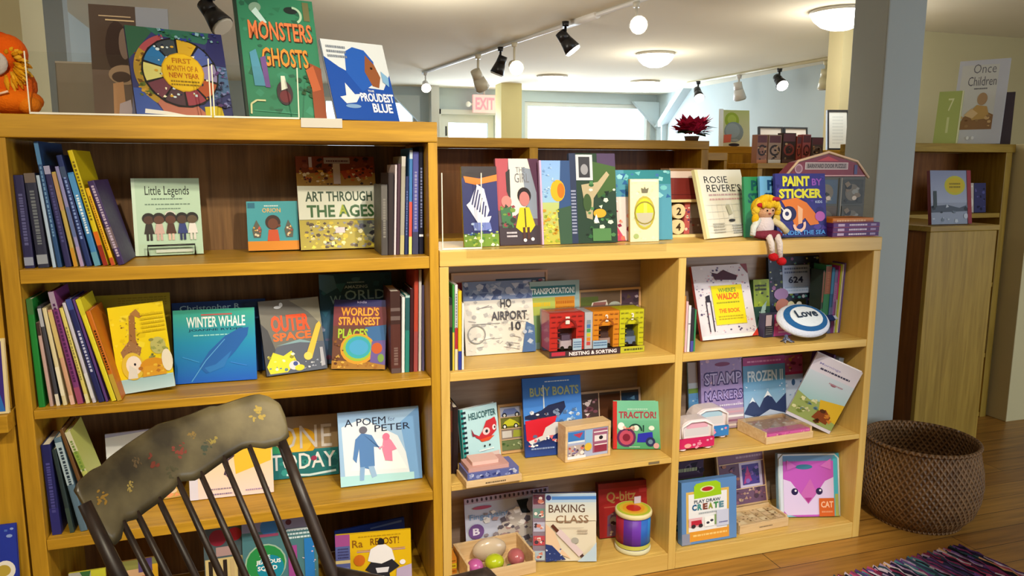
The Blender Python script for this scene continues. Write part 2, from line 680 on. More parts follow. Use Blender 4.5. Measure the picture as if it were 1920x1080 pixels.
def spine_row(x, y, z, items, group, name='picture_book', back=0.0):
    """books standing spine out, left to right; items = (thickness, height, depth, roll, colour, art, label)"""
    out, prev = [], []
    for (t, h, d, roll, base, art, label) in items:
        b = R(roll)
        for _ in range(400):                       # slide right until it just touches its neighbours
            q = tilted(x, z, t, h, b)
            if not any(overlap(q, p) for p in prev[-4:]):
                break
            x += 0.0008
        prev.append(q)
        zz = z + 0.0006 + (t * math.sin(b) if b > 0 else 0)
        root = thing(name, label, 'book', (x, y, zz), (0, b, 0), group)
        bb = min(0.0022, t * 0.22)
        mb = MB()
        mb.box(0, bb, 0, d, 0, h, base)
        mb.box(t - bb, t, 0, d, 0, h, base)
        o = [(0, 0), (t * 0.2, -bb * 0.6), (t * 0.8, -bb * 0.6), (t, 0), (t, bb), (0, bb)]
        mb.prism(o, 0, h, base)
        if art:
            art(Art(mb, t, h, Matrix.Translation((0, -bb * 0.62, 0))))
        mb.build('cover', PRINT, root)
        pb = MB()
        pb.box(bb + 0.0002, t - bb - 0.0002, bb + 0.0002, d - 0.003, 0.002, h - 0.003, 'e6dfcd')
        pb.build('page_block', PAPER, root)
        out.append(root)
        x += 0.002
    return out


def sp(text_col=None, bands=(), seed=1, v0=0.25, v1=0.8):
    """art for a spine: coloured bands (v0, v1, colour) and a column of small print"""
    def f(a):
        for (p0, p1, c) in bands:
            a.r(0.02, p0, 0.98, p1, c)
        if text_col:
            rnd = random.Random(seed)
            v = v0
            pts, fs = [], []
            while v < v1:
                d = rnd.uniform(0.012, 0.03)
                b = len(pts)
                pts += [(0.3, v), (0.7, v), (0.7, v + d), (0.3, v + d)]
                fs.append((b, b + 1, b + 2, b + 3))
                v += d + rnd.uniform(0.006, 0.014)
            a.put(pts, fs, text_col)
    return f

# ------------------------------------------------------------------ measured places: x, y, z (m), turn, lean (deg), width, height (m)
TAB = dict(
    photo=(-0.56, 0.1, 1.5745, 3.4, 8.0, 0.198, 0.306),
    zodiac=(-0.442, 0.005, 1.5745, 19.5, 17.7, 0.254, 0.252),
    monsters=(-0.166, 0.011, 1.5745, 12.2, 17.6, 0.225, 0.365),
    proud=(0.081, 0.026, 1.5745, 19.8, 23.0, 0.205, 0.258),
    board=(-0.661, 0.16, 1.5745, -0.3, 4.0, 0.117, 0.153),
    legends=(-0.505, 0.223, 1.175, 6.4, 9.9, 0.189, 0.233),
    boardbook=(-0.187, 0.268, 1.175, 0.2, 10.1, 0.156, 0.157),
    art=(-0.027, 0.247, 1.175, 3.6, 12.4, 0.254, 0.305),
    gir_back=(-0.622, 0.19, 0.792, 2.6, 8.0, 0.203, 0.271),
    giraffe=(-0.582, 0.166, 0.792, -13.0, -8.6, 0.168, 0.257),
    whale=(-0.412, 0.148, 0.792, -2.6, 10.6, 0.234, 0.222),
    whale2=(-0.42, 0.235, 0.792, 1.9, 8.0, 0.277, 0.231),
    space=(-0.149, 0.153, 0.792, 14.1, 17.5, 0.193, 0.237),
    world=(0.027, 0.262, 0.792, -0.8, 8.0, 0.24, 0.299),
    strange=(0.05, 0.185, 0.792, -19.0, 17.1, 0.186, 0.226),
    white=(-0.62, 0.17, 0.419, 6.2, 8.0, 0.198, 0.223),
    peach=(-0.393, 0.15, 0.419, -2.5, 8.0, 0.248, 0.23),
    today=(-0.176, 0.24, 0.419, -3.2, 8.0, 0.242, 0.204),
    poem=(0.061, 0.107, 0.419, -0.3, 12.5, 0.265, 0.238),
    penguin=(0.032, 0.06, 0.062, -6.8, 8.0, 0.242, 0.207),
    blueb=(0.043, 0.14, 0.062, 8.4, 8.0, 0.241, 0.184),
    packL=(-0.357, 0.06, 0.062, 1.1, 8.0, 0.116, 0.288),
    packR=(-0.247, 0.05, 0.062, -2.8, 8.0, 0.225, 0.296),
    yel1=(-0.723, 0.05, 0.062, 1.0, 7.9, 0.096, 0.21),
    yel2=(-0.598, 0.09, 0.062, 2.7, 8.0, 0.106, 0.204),
    zebra=(0.465, 0.06, 1.19, 0.1, 8.1, 0.116, 0.255),
    girl=(0.587, 0.071, 1.19, 2.0, 10.7, 0.148, 0.282),
    sun=(0.727, 0.062, 1.19, -0.0, 8.0, 0.135, 0.275),
    green=(0.834, 0.065, 1.19, 0.1, 8.1, 0.167, 0.299),
    tealpink=(0.975, 0.11, 1.19, 0.0, 8.0, 0.26, 0.244),
    gold=(1.05, 0.071, 1.19, 0.8, 4.0, 0.11, 0.213),
    numbers=(1.215, 0.18, 1.19, 13.4, 0.1, 0.203, 0.138),
    rosie=(1.35, 0.071, 1.19, 20.1, 16.2, 0.269, 0.251),
    paint=(1.678, 0.102, 1.19, 13.5, 10.8, 0.263, 0.228),
    paint2=(1.584, 0.085, 1.19, 0.0, 8.1, 0.199, 0.222),
    paint3=(1.534, 0.11, 1.19, 0.0, 8.1, 0.189, 0.22),
    barn=(1.765, 0.2, 1.19, -0.0, 4.0, 0.371, 0.226),
    boxes=(1.851, 0.061, 1.19, 2.3, 0.0, 0.217, 0.075),
    airport=(0.5, 0.187, 0.803, -0.4, 11.1, 0.25, 0.252),
    transport=(0.742, 0.212, 0.803, 0.5, 4.0, 0.189, 0.241),
    puz1=(0.466, 0.238, 0.803, -0.1, 3.0, 0.352, 0.279),
    puz2=(0.937, 0.238, 0.803, 3.0, 3.0, 0.305, 0.198),
    garage=(0.762, 0.075, 0.803, -0.6, 0.2, 0.354, 0.157),
    heli=(0.477, 0.125, 0.427, 19.4, 8.4, 0.153, 0.198),
    carpuz=(0.628, 0.209, 0.427, 1.1, 10.0, 0.095, 0.176),
    boats=(0.704, 0.152, 0.427, -2.2, 10.4, 0.219, 0.278),
    puz3=(0.941, 0.215, 0.427, -0.1, 8.0, 0.283, 0.193),
    woodbox=(0.822, 0.087, 0.427, 5.3, 0.1, 0.18, 0.129),
    tractor=(1.034, 0.135, 0.427, -17.7, 9.6, 0.175, 0.173),
    wtray=(0.453, -0.027, 0.427, 4.9, -0.0, 0.171, 0.034),
    flip=(0.497, 0.19, 0.064, 2.5, 8.0, 0.326, 0.209),
    baking=(0.712, 0.09, 0.064, -15.9, 9.6, 0.225, 0.239),
    qrbitz=(1.005, 0.17, 0.064, -4.1, 8.0, 0.207, 0.205),
    waldo=(1.392, 0.141, 0.803, 4.8, 18.5, 0.256, 0.281),
    dino=(1.654, 0.19, 0.803, 0.7, 8.0, 0.116, 0.21),
    sticker=(1.733, 0.2, 0.803, 0.9, 8.0, 0.242, 0.294),
    pinkbox=(1.694, 0.215, 0.803, 1.9, 0.1, 0.13, 0.088),
    card=(1.402, 0.22, 0.427, 0.3, 8.0, 0.057, 0.268),
    stamp=(1.448, 0.205, 0.427, -0.3, 8.0, 0.189, 0.276),
    frozen=(1.636, 0.2, 0.427, -0.7, 8.0, 0.195, 0.273),
    pink=(1.842, 0.215, 0.427, 0.3, 8.0, 0.088, 0.265),
    create=(1.27, 0.047, 0.064, -2.4, 6.0, 0.24, 0.233),
    lid=(1.552, 0.2, 0.064, -1.3, 8.1, 0.204, 0.242),
    cat=(1.781, 0.133, 0.064, -14.6, 11.8, 0.26, 0.249),
)
# ================================================================== THE SETTING
CH = 2.45
m = MB(); m.box(-5.0, 7.2, -4.2, 7.7, -0.06, 0.0); struct('floor', m, FLOORBOARD)
m = MB(); m.box(-5.0, 7.2, -4.2, 7.7, CH, CH + 0.08); struct('ceiling', m, CEIL)
# far wall with its door and two windows
m = MB()
Y0, Y1 = 7.48, 7.62
m.box(-5.0, 0.55, Y0, Y1, 0, CH)
m.box(0.55, 1.72, Y0, Y1, 0, 1.0); m.box(0.55, 1.72, Y0, Y1, 2.30, CH)
m.box(1.72, 2.02, Y0, Y1, 0, CH)
m.box(2.02, 2.74, Y0, Y1, 2.12, CH)
m.box(2.74, 3.16, Y0, Y1, 0, CH)
m.box(3.16, 5.02, Y0, Y1, 0, 0.9); m.box(3.16, 5.02, Y0, Y1, 2.31, CH)
m.box(5.02, 7.2, Y0, Y1, 0, CH)
struct('wall_far', m, WALLBLUE)
m = MB(); m.box(5.1, 5.22, 2.55, 7.48, 0, CH); struct('wall_right', m, WALLBLUE)
m = MB(); m.box(3.86, 7.2, 2.40, 2.55, 0, CH); struct('wall_right_middle', m, WALLOLIVE)
m = MB(); m.box(7.0, 7.2, -4.2, 2.4, 0, CH); struct('wall_right_front', m, WALLOLIVE)
m = MB(); m.box(-5.0, 7.2, -4.2, -4.05, 0, CH); struct('wall_back', m, WALLOLIVE)
m = MB(); m.box(-1.44, -1.32, 3.12, 7.48, 0, CH); struct('wall_left', m, WALLBLUE)
m = MB(); m.box(-5.0, -1.226, 3.0, 3.12, 0, CH); struct('wall_left_middle', m, PILLAR)
m = MB(); m.box(-5.0, -4.88, -4.05, 3.0, 0, CH); struct('wall_left_front', m, WALLOLIVE)
m = MB(); m.box(-1.5, -0.943, 1.0, 1.32, 0, CH); struct('trim_post_left', m, WALLOLIVE)
m = MB(); m.box(2.338, 2.535, 0.36, 0.56, 0, CH); struct('trim_pillar', m, PILLAR, 0.006)
m = MB(); m.box(2.60, 2.86, 6.7, 6.95, 0, CH); struct('trim_post_far', m, POSTCREAM)
# corner gussets of the far windows and a brace on the right wall
for k, pts in enumerate((((4.70, 2.345), (5.095, 2.345), (5.095, 1.97)), ((1.40, 2.335), (1.74, 2.335), (1.74, 2.0)))):
    m = MB(); m.plate(list(pts)[::-1], 7.38, 7.46)
    struct('trim_gusset_%d' % (k + 1), m, WALLBLUE)
m = MB(); m.prism([(7.30, 2.00), (7.18, 2.00), (6.55, CH - 0.001), (6.70, CH - 0.001)], 4.98, 5.099, 'fff', Matrix(((0, 0, 1, 0), (1, 0, 0, 0), (0, 1, 0, 0), (0, 0, 0, 1))))
struct('trim_brace_right', m, WALLBLUE)
m = MB(); m.box(5.02, 5.099, 7.15, 7.30, 0, 2.02); struct('trim_post_right', m, WALLBLUE)
m = MB(); m.box(1.86, 1.96, 7.25, 7.42, 0, CH); struct('trim_post_door', m, WALLWHITE)


def window(n, x0, x1, z0, z1, fw_=0.05):
    fr = MB()
    fr.box(x0, x1, 7.50, 7.58, z0, z0 + fw_); fr.box(x0, x1, 7.50, 7.58, z1 - fw_, z1)
    fr.box(x0, x0 + fw_, 7.50, 7.58, z0 + fw_, z1 - fw_); fr.box(x1 - fw_, x1, 7.50, 7.58, z0 + fw_, z1 - fw_)
    o = struct('window_%d' % n, fr, WALLWHITE)
    g = MB(); g.box(x0 + fw_, x1 - fw_, 7.535, 7.543, z0 + fw_, z1 - fw_)
    g.build('pane', PANE, o)
    return o


w1 = window(1, 3.16, 5.02, 0.9, 2.31)
w2 = window(2, 0.55, 1.72, 1.0, 2.30)
# exit door with a glazed upper half
dr = MB()
dr.box(2.02, 2.74, 7.50, 7.55, 0, 0.95); dr.box(2.02, 2.74, 7.50, 7.55, 2.02, 2.12)
dr.box(2.02, 2.13, 7.50, 7.55, 0.95, 2.02); dr.box(2.66, 2.74, 7.50, 7.55, 0.95, 2.02)
door = struct('door_1', dr, WALLWHITE)
g = MB(); g.box(2.13, 2.66, 7.52, 7.528, 0.95, 2.02); g.build('pane', PANE, door)
hd = MB(); hd.cyl((2.10, 7.50, 1.85), (2.10, 7.50, 1.97), 0.012, col='3a3a3a'); hd.build('hinge', METAL, door)
hd = MB(); hd.cyl((2.09, 7.5, 1.0), (2.09, 7.44, 1.0), 0.012, col='777777'); hd.ball((2.09, 7.43, 1.0), 0.03, 'a8a08a'); hd.build('door_knob', METAL, door)
cs = MB(); cs.box(1.96, 2.02, 7.44, 7.48, 0, 2.18); cs.box(2.74, 2.80, 7.44, 7.48, 0, 2.18); cs.box(1.96, 2.80, 7.44, 7.48, 2.12, 2.18)
struct('trim_door_casing', cs, WALLWHITE)
# thermostat plate on the cream wall behind the pillar
m = MB(); m.bbox(3.93, 3.99, 2.375, 2.40, 1.60, 1.69, 'e6e0c0'); m.box(3.95, 3.97, 2.37, 2.376, 1.63, 1.66, 'cfc8a8')
tag(m.build('thermostat', PRINT), 'small cream thermostat on the cream wall left of the grey pillar', 'thermostat')


# ================================================================== CEILING LIGHTS
def ceiling_light(x, y, r, label, power, drop=0.30):
    t = thing('ceiling_light', label, 'ceiling light', (x, y, CH), group='domed ceiling lights')
    b = MB(); b.lathe([(r * 1.04, -0.022), (r * 1.04, -0.001)], 32, 'd8d4c8'); b.build('rim', METAL, t)
    d = MB()
    d.lathe([(0.004, -0.125), (r * 0.35, -0.119), (r * 0.65, -0.098), (r * 0.88, -0.062), (r, -0.0225)], 32, 'fff8e8')
    d.build('glass_dome', DOMEGLOW, t)
    l = bpy.data.lights.new('dome_lamp', 'POINT'); l.energy = power; l.color = (1.0, 0.93, 0.80); l.shadow_soft_size = 0.16
    lo = bpy.data.objects.new('dome_lamp', l); COL.objects.link(lo); lo.parent = t; lo.location = (0, 0, -drop)


ceiling_light(3.46, 1.97, 0.185, 'large lit dome ceiling light nearest the grey pillar', 11)
ceiling_light(3.213, 4.0, 0.165, 'lit dome ceiling light in the middle of the back room ceiling', 12, 0.45)
ceiling_light(2.93, 5.85, 0.165, 'lit dome ceiling light above the left part of the far window', 4, 0.6)
ceiling_light(4.15, 6.0, 0.165, 'faint lit dome ceiling light above the right part of the far window', 4, 0.6)

# lighting track and its heads
t = thing('track_rail', 'white ceiling lighting track running towards the exit door', 'lighting track', (0, 0, 0))
m = MB()
pa, pb = Vector((1.50, 5.95, 2.435)), Vector((2.12, 1.6, 2.435))
m.cyl(pa, pb, 0.014, 0.014, 6, 'f2f2f4'); m.build('rail', METAL, t)
m = MB(); pm = pa.lerp(pb, 0.74); dd = (pb - pa).normalized()
m.cyl(pm - dd * 0.22, pm + dd * 0.22, 0.027, 0.027, 8, 'f6f4f2'); m.build('power_feed', METAL, t)
t = thing('track_rail', 'pale ceiling track in the back room near the blue wall', 'lighting track', (0, 0, 0))
m = MB(); m.cyl((4.66, 5.9, 2.435), (4.88, 2.75, 2.435), 0.018, 0.018, 6, 'c8c0a0'); m.build('rail', METAL, t)


def track_head(x, y, drop, aim, col, lit, label, size=1.0, power=0):
    t = thing('track_light', label, 'spotlight', (x, y, 2.425), group='track spotlights')
    s = size
    m = MB()
    m.cyl((0, 0, 0), (0, 0, -0.03 * s), 0.022 * s, 0.018 * s, 10, col)
    m.cyl((0, 0, -0.03 * s), (0, 0, -drop), 0.008 * s, 0.008 * s, 8, col)
    m.build('stem', METAL, t)
    a = Vector(aim).normalized()
    c = Vector((0, 0, -drop))
    m = MB()
    p0, p1 = c - a * 0.055 * s, c + a * 0.075 * s
    m.cyl(p0, c, 0.032 * s, 0.036 * s, 14, col); m.cyl(c, p1, 0.036 * s, 0.052 * s, 14, col)
    m.build('lamp_housing', METAL, t)
    m = MB(); m.cyl(p1 + a * 0.0008, p1 + a * 0.010 * s, 0.048 * s, 0.044 * s, 14, 'fff6e0' if lit else 'b8b4a8')
    m.build('lens', LENSGLOW if lit else METAL, t)
    return t


track_head(-0.382, 2.58, 0.11, (0.5, -0.35, -0.7), '18161a', False, 'black track spotlight hanging between the wheel book and the green book', 1.35)
track_head(1.50, 5.80, 0.13, (-0.1, -0.9, -0.5), 'd8d6d2', True, 'small white lit spotlight at the far end of the ceiling track', 1.0)
track_head(1.69, 4.40, 0.20, (0.5, 0.3, -0.9), 'd0c9b4', False, 'cream unlit spotlight beside the exit sign', 1.35)
track_head(1.76, 3.95, 0.13, (-0.3, 0.2, -0.9), '17161a', False, 'black spotlight hanging left of the lit round bulb on the track', 1.15)
track_head(1.80, 3.70, 0.18, (-0.1, -0.95, -0.3), 'd8d0b8', True, 'white lit spotlight beside the cream post', 1.15)
track_head(1.86, 2.75, 0.12, (0.55, -0.25, -0.8), '17161a', True, 'black lit spotlight in the middle of the ceiling track', 1.15)
track_head(2.04, 2.05, 0.13, (-0.25, -0.95, -0.2), 'd8d4c8', True, 'white lit spotlight nearest the camera on the ceiling track', 1.05)
track_head(4.62, 5.60, 0.13, (-0.2, -0.7, -0.7), '18161a', True, 'black lit spotlight above the red poinsettia', 1.2)
track_head(4.72, 4.95, 0.15, (0.3, 0.1, -1), 'd8d6d4', False, 'white unlit spotlight above the poster of a globe', 1.35)
track_head(4.78, 4.35, 0.12, (-0.1, -0.75, -0.6), '18161a', True, 'black lit spotlight on the blue wall side above the card boxes', 1.2)
track_head(4.84, 3.75, 0.15, (0.1, 0.1, -1), 'd6cfae', False, 'cream spotlight at the right end, beside the cream wall', 1.35)

# exit sign
t = thing('exit_sign', 'red lit EXIT sign above the glazed door', 'exit sign', (2.56, 7.30, 2.14))
m = MB(); m.box(-0.15, 0.16, 0, 0.05, 0, 0.22, 'f0d8d6'); m.build('sign_box', EXITFACE, t)
m = MB(); A = Art(m, 0.25, 0.15, Matrix.Translation((-0.12, -0.001, 0.035)), 0.001); A.t('EXIT', 0, 0, 1, 1, 'ff2030', 0.03); m.build('lettering', EXITRED, t)
m = MB(); m.cyl((0, 0.025, 0.22), (0, 0.025, 0.31), 0.012, col='d0d0d0'); m.build('bracket', METAL, t)
m = MB(); m.ball((-0.21, 0.02, 0.10), 0.035, 'f4f0e4'); m.cyl((-0.19, 0.02, 0.10), (-0.15, 0.02, 0.10), 0.012, col='d8d4c8'); m.build('emergency_lamp', METAL, t)

# ================================================================== BOOKCASES
# ---- tall oak bookcase on the left
t = thing('bookcase', 'tall honey oak bookcase on the left with a dark brown back', 'bookcase', (0, 0, 0))
TZ = 1.5745
DL = 0.40
for nm, xa, xb in (('side_panel', -0.79, -0.75), ('side_panel', 0.341, 0.3695)):
    m = MB(); m.box(xa, xb, 0.0, DL, 0, 1.515); m.build(nm, OAK['z'], t, 0.002)
m = MB(); m.box(-0.86, 0.3695, -0.004, DL, 1.515, TZ); m.build('top_board', OAK['x'], t, 0.003)
for zt, zb in ((1.174, 1.137), (0.791, 0.7665), (0.418, 0.3876), (0.061, 0.0)):
    m = MB(); m.box(-0.749, 0.340, 0.0225, DL - 0.016, zt - 0.022, zt); m.box(-0.749, 0.340, 0.001, 0.022, zb, zt); m.build('shelf', OAK['x'], t, 0.0015)
m = MB(); m.box(-0.749, 0.340, DL - 0.015, DL - 0.001, 0.062, 1.514); m.build('back_panel', OAKBACK, t)

# ---- low double bookcase
t = thing('bookcase', 'low light wood bookcase with two sections of three shelves', 'bookcase', (0, 0, 0))
DR = 0.29
LZ = 1.19
for xa, xb in ((0.371, 0.400), (1.1995, 1.2284), (2.0153, 2.0474)):
    m = MB(); m.box(xa, xb, 0, DR, 0, 1.1395); m.build('side_panel', MAPLE['z'], t, 0.002)
m = MB(); m.box(0.371, 1.6, -0.004, DR, 1.14, LZ); m.box(1.6005, 2.0474, -0.004, DR, 1.14, LZ); m.build('top_board', MAPLE['x'], t, 0.003)
for xa, xb in ((0.4005, 1.199), (1.229, 2.0148)):
    for zt, zb in ((0.8025, 0.774), (0.4265, 0.4085), (0.0635, 0.0)):
        m = MB(); m.box(xa, xb, 0.0205, DR - 0.012, zt - 0.018, zt); m.box(xa, xb, 0.001, 0.020, zb, zt); m.build('shelf', MAPLE['x'], t, 0.0015)
    m = MB(); m.box(xa, xb, DR - 0.011, DR - 0.001, 0.064, 1.1385); m.build('back_panel', MAPLEBACK, t)
# tiny printed shelf tag
m = MB(); m.box(1.108, 1.150, -0.0012, 0.0005, 0.414, 0.422, '7a6a50')
tag(m.build('shelf_tag', PAPER), 'small dark tag on the shelf edge below the tractor book', 'tag')

# ---- neighbouring case at the left edge
t = thing('cabinet', 'oak cabinet cut by the left edge of the picture', 'cabinet', (0, 0, 0))
m = MB(); m.box(-1.70, -0.861, 0.02, 0.40, 0.80, 1.5); m.build('back_panel', OAKBACK, t)
m = MB(); m.box(-1.70, -0.796, -0.05, 0.40, 0.752, 0.799); m.build('counter_top', OAK['x'], t, 0.002)
m = MB(); m.box(-1.70, -0.797, 0.005, 0.40, 0.0, 0.751); m.build('door', OAK['z'], t, 0.002)
m = MB(); m.box(-0.84, -0.80, 0.01, 0.40, 0.80, 1.514); m.build('side_panel', OAK['z'], t, 0.002)

# ---- bookcases of the back room
def back_case(name, label, x0, x1, y0, y1, z, posts, back, m_=OAK, shelves=(), rail=0.045, open_=True):
    t = thing(name, label, 'bookcase', (0, 0, 0))
    for xp, wd in posts:
        m = MB(); m.box(xp, xp + wd, y0, y1, 0, z - rail); m.build('side_panel', m_['z'], t, 0.002)
    m = MB(); m.box(x0, x1, y0 - 0.004, y1, z - rail + 0.0005, z); m.build('top_board', m_['x'], t, 0.002)
    xs = [posts[0][0] + posts[0][1], posts[-1][0]]
    for zs in shelves:
        for i in range(len(posts) - 1):
            m = MB(); m.box(posts[i][0] + posts[i][1] + 0.0005, posts[i + 1][0] - 0.0005, y0 + 0.004, y1 - 0.012, zs - 0.025, zs); m.build('shelf', m_['x'], t, 0.001)
    for i in range(len(posts) - 1):
        m = MB(); m.box(posts[i][0] + posts[i][1] + 0.0005, posts[i + 1][0] - 0.0005, y1 - 0.011, y1 - 0.001, 0.01, z - rail); m.build('back_panel', back, t)
    return t


back_case('bookcase', 'oak bookcase with red-brown back standing behind the low bookcase', 0.40, 2.14, 1.35, 1.65, 1.585,
          ((0.40, 0.04), (1.125, 0.045), (2.095, 0.045)), DARKBACK, shelves=(1.1, 0.75, 0.4))
back_case('bookcase', 'narrow oak bookcase end behind the white notebook, lower than its neighbour', 2.27, 2.42, 1.60, 1.9, 1.53,
          ((2.27, 0.02), (2.40, 0.02)), DARKBACK, shelves=(1.2, 0.8, 0.4))
back_case('bookcase', 'bright oak bookcase end panel under the poster of a globe', 2.425, 2.90, 1.90, 2.25, 1.576,
          ((2.425, 0.03), (2.87, 0.03)), OAK['z'], shelves=(1.2, 0.8))
m = MB(); m.box(2.425, 2.90, 1.872, 1.894, 0.0, 1.53)
tag(m.build('end_board', OAK['z']), 'flat oak board closing the bookcase front under the poster of a globe', 'board')
back_case('bookcase', 'long oak bookcase along the back room carrying the framed pictures', 2.93, 3.86, 2.02, 2.36, 1.562,
          ((2.93, 0.03), (3.38, 0.03), (3.83, 0.03)), DARKBACK, shelves=(1.2, 0.8, 0.4))
t = thing('display_stand', 'stepped wooden display stand carrying the patterned card boxes', 'display stand', (0, 0, 0))
m = MB(); m.box(2.50, 3.12, 1.42, 1.72, 1.44, 1.47); m.build('top_board', OAK['x'], t, 0.002)
for xa in (2.51, 3.08):
    m = MB(); m.box(xa, xa + 0.03, 1.43, 1.71, 0, 1.44); m.build('side_panel', OAK['z'], t)
m = MB(); m.box(2.541, 3.079, 1.69, 1.71, 0.1, 1.44); m.build('back_panel', OAK['z'], t)
m = MB(); m.box(2.541, 3.079, 1.43, 1.69, 1.20, 1.22); m.build('shelf', OAK['x'], t)

# right rear bookcase and its neighbours
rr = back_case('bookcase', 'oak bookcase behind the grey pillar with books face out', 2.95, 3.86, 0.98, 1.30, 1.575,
               ((2.95, 0.04), (3.80, 0.045)), DARKBACK, m_=DULLOAK, shelves=(1.195, 0.80, 0.385, 0.03))
t = thing('counter_case', 'low oak case with plain end panel right of the grey pillar', 'case', (0, 0, 0))
m = MB(); m.box(2.645, 3.03, 0.35, 0.372, 0, 1.165); m.build('end_panel', DULLOAK['z'], t, 0.002)
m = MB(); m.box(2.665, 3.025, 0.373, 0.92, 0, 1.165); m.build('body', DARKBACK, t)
m = MB(); m.box(2.64, 3.04, 0.345, 0.93, 1.166, 1.19); m.build('top_board', DULLOAK['x'], t, 0.002)
t = thing('cabinet', 'plain white painted cabinet at the right edge of the picture', 'cabinet', (0, 0, 0))
m = MB(); m.box(3.87, 4.03, 0.87, 1.30, 0.0, 1.575); m.build('side_panel', WALLOLIVE, t, 0.003)
m = MB(); m.box(4.032, 4.75, 0.90, 1.30, 0.0, 1.575); m.build('body', PILLAR, t, 0.003)
# ================================================================== TOP OF THE TALL BOOKCASE
def art_photo(a):
    a.r(0, 0, 1, 1, '4e4038'); a.r(0, 0, 1, 0.42, '6a5a52'); a.r(0.58, 0.0, 1, 1, '888c98'); a.r(0.5, 0.42, 0.66, 0.80, '3a3a78')
    a.e(0.33, 0.62, 0.15, 0.24, '3a2c28'); a.e(0.42, 0.66, 0.07, 0.14, '7a6860'); a.e(0.40, 0.38, 0.2, 0.09, '98806a'); a.e(0.36, 0.36, 0.12, 0.05, '4a3a34')
    a.p([(0.25, 0.3), (0.38, 0.32), (0.40, 0.0), (0.24, 0.0)], 'b48a68'); a.p([(0.32, 0.12), (0.46, 0.16), (0.48, 0.0), (0.30, 0.0)], 'b8aab4')
    a.p([(0.5, 0.28), (0.75, 0.3), (0.78, 0.0), (0.46, 0.0)], '747490'); a.r(0.5, 0.13, 0.8, 0.14, '4c4c60')
    a.r(0.12, 0.895, 0.52, 0.905, 'b8a082'); a.r(0.2, 0.86, 0.56, 0.872, 'c8ae88')


r_, _, _ = face_book('photo', 'picture_book', 'tall brown photo book half hidden behind the wheel-pattern book', 'book', 0.012, '2c2420', art_photo, 'books on top of the tall bookcase', mat=PAPER)


def art_zodiac(a):
    a.r(0, 0, 1, 1, '34386e'); a.p([(0, 0.62), (0.3, 1), (0, 1)], '2f5a44'); a.p([(0.2, 1), (0.95, 1), (0.8, 0.86), (0.3, 0.92)], '2e6658')
    a.p([(1, 1), (1, 0.45), (0.78, 0.7), (0.86, 1)], '2a2c66'); a.p([(1, 0.6), (0.8, 0.62), (0.8, 0.2), (1, 0.3)], '4a6a98'); a.p([(0, 0), (0.3, 0), (0.1, 0.3), (0, 0.3)], '3c54a0')
    a.p([(0.3, 0), (0.75, 0), (0.6, 0.16), (0.15, 0.28)], 'b06a5a'); a.p([(0.7, 0), (0.9, 0), (0.88, 0.14), (0.7, 0.12)], 'c8b020'); a.p([(0.08, 0.02), (0.58, 0.0), (0.3, 0.05), (0.09, 0.07)], 'e8e4e0')
    a.ring(0.47, 0.5, 0.44, 0.30, 'a8862e', 145, 235, 14); a.ring(0.47, 0.5, 0.44, 0.30, 'a04a52', 105, 145, 8)
    a.s(60, ['c89a3c', '6a4a20', '5c6a2a'], 0.05, 0.2, 0.2, 0.72, 0.01, 0.03, 3)
    a.o(0.5, 0.5, 0.40, '16141c'); cols = ['4a5aa0', 'c8a02a', '39424a', '2a6ea8', 'd2cc7a', '6a3848', '4c3440', '8e3a4a', 'a8502e', '8a7fae']
    for k, c in enumerate(cols):
        a.ring(0.5, 0.5, 0.378, 0.15, c, 20 + k * 36 + 2, 20 + k * 36 + 34, 6)
    a.s(70, ['f0e8c8', '1c2440', 'd0a030', 'c8d8e0'], 0.22, 0.2, 0.8, 0.82, 0.008, 0.022, 5)
    a.o(0.52, 0.5, 0.222, 'c89a1a'); a.o(0.52, 0.5, 0.210, 'e0b61c')
    a.t('FIRST', 0.42, 0.60, 0.62, 0.66, 'b06a12'); a.t('MONTH OF A', 0.36, 0.51, 0.68, 0.575, 'b06a12'); a.t('NEW YEAR', 0.37, 0.43, 0.68, 0.49, 'b05a12')
    a.bars(0.38, 0.335, 0.68, 0.41, 2, '8a6a10', 4)
    a.s(30, ['2a6a4a', '7ea8b8', '2a3a8a'], 0.3, 0.86, 0.95, 0.99, 0.01, 0.03, 8)
    a.s(40, ['7a80b8', '5a3a78', '20204a'], 0.82, 0.1, 0.99, 0.6, 0.01, 0.035, 9)


face_book('zodiac', 'picture_book', 'square picture book with a colourful animal wheel around a yellow disc', 'book', 0.011, '24264e', art_zodiac, 'books on top of the tall bookcase')


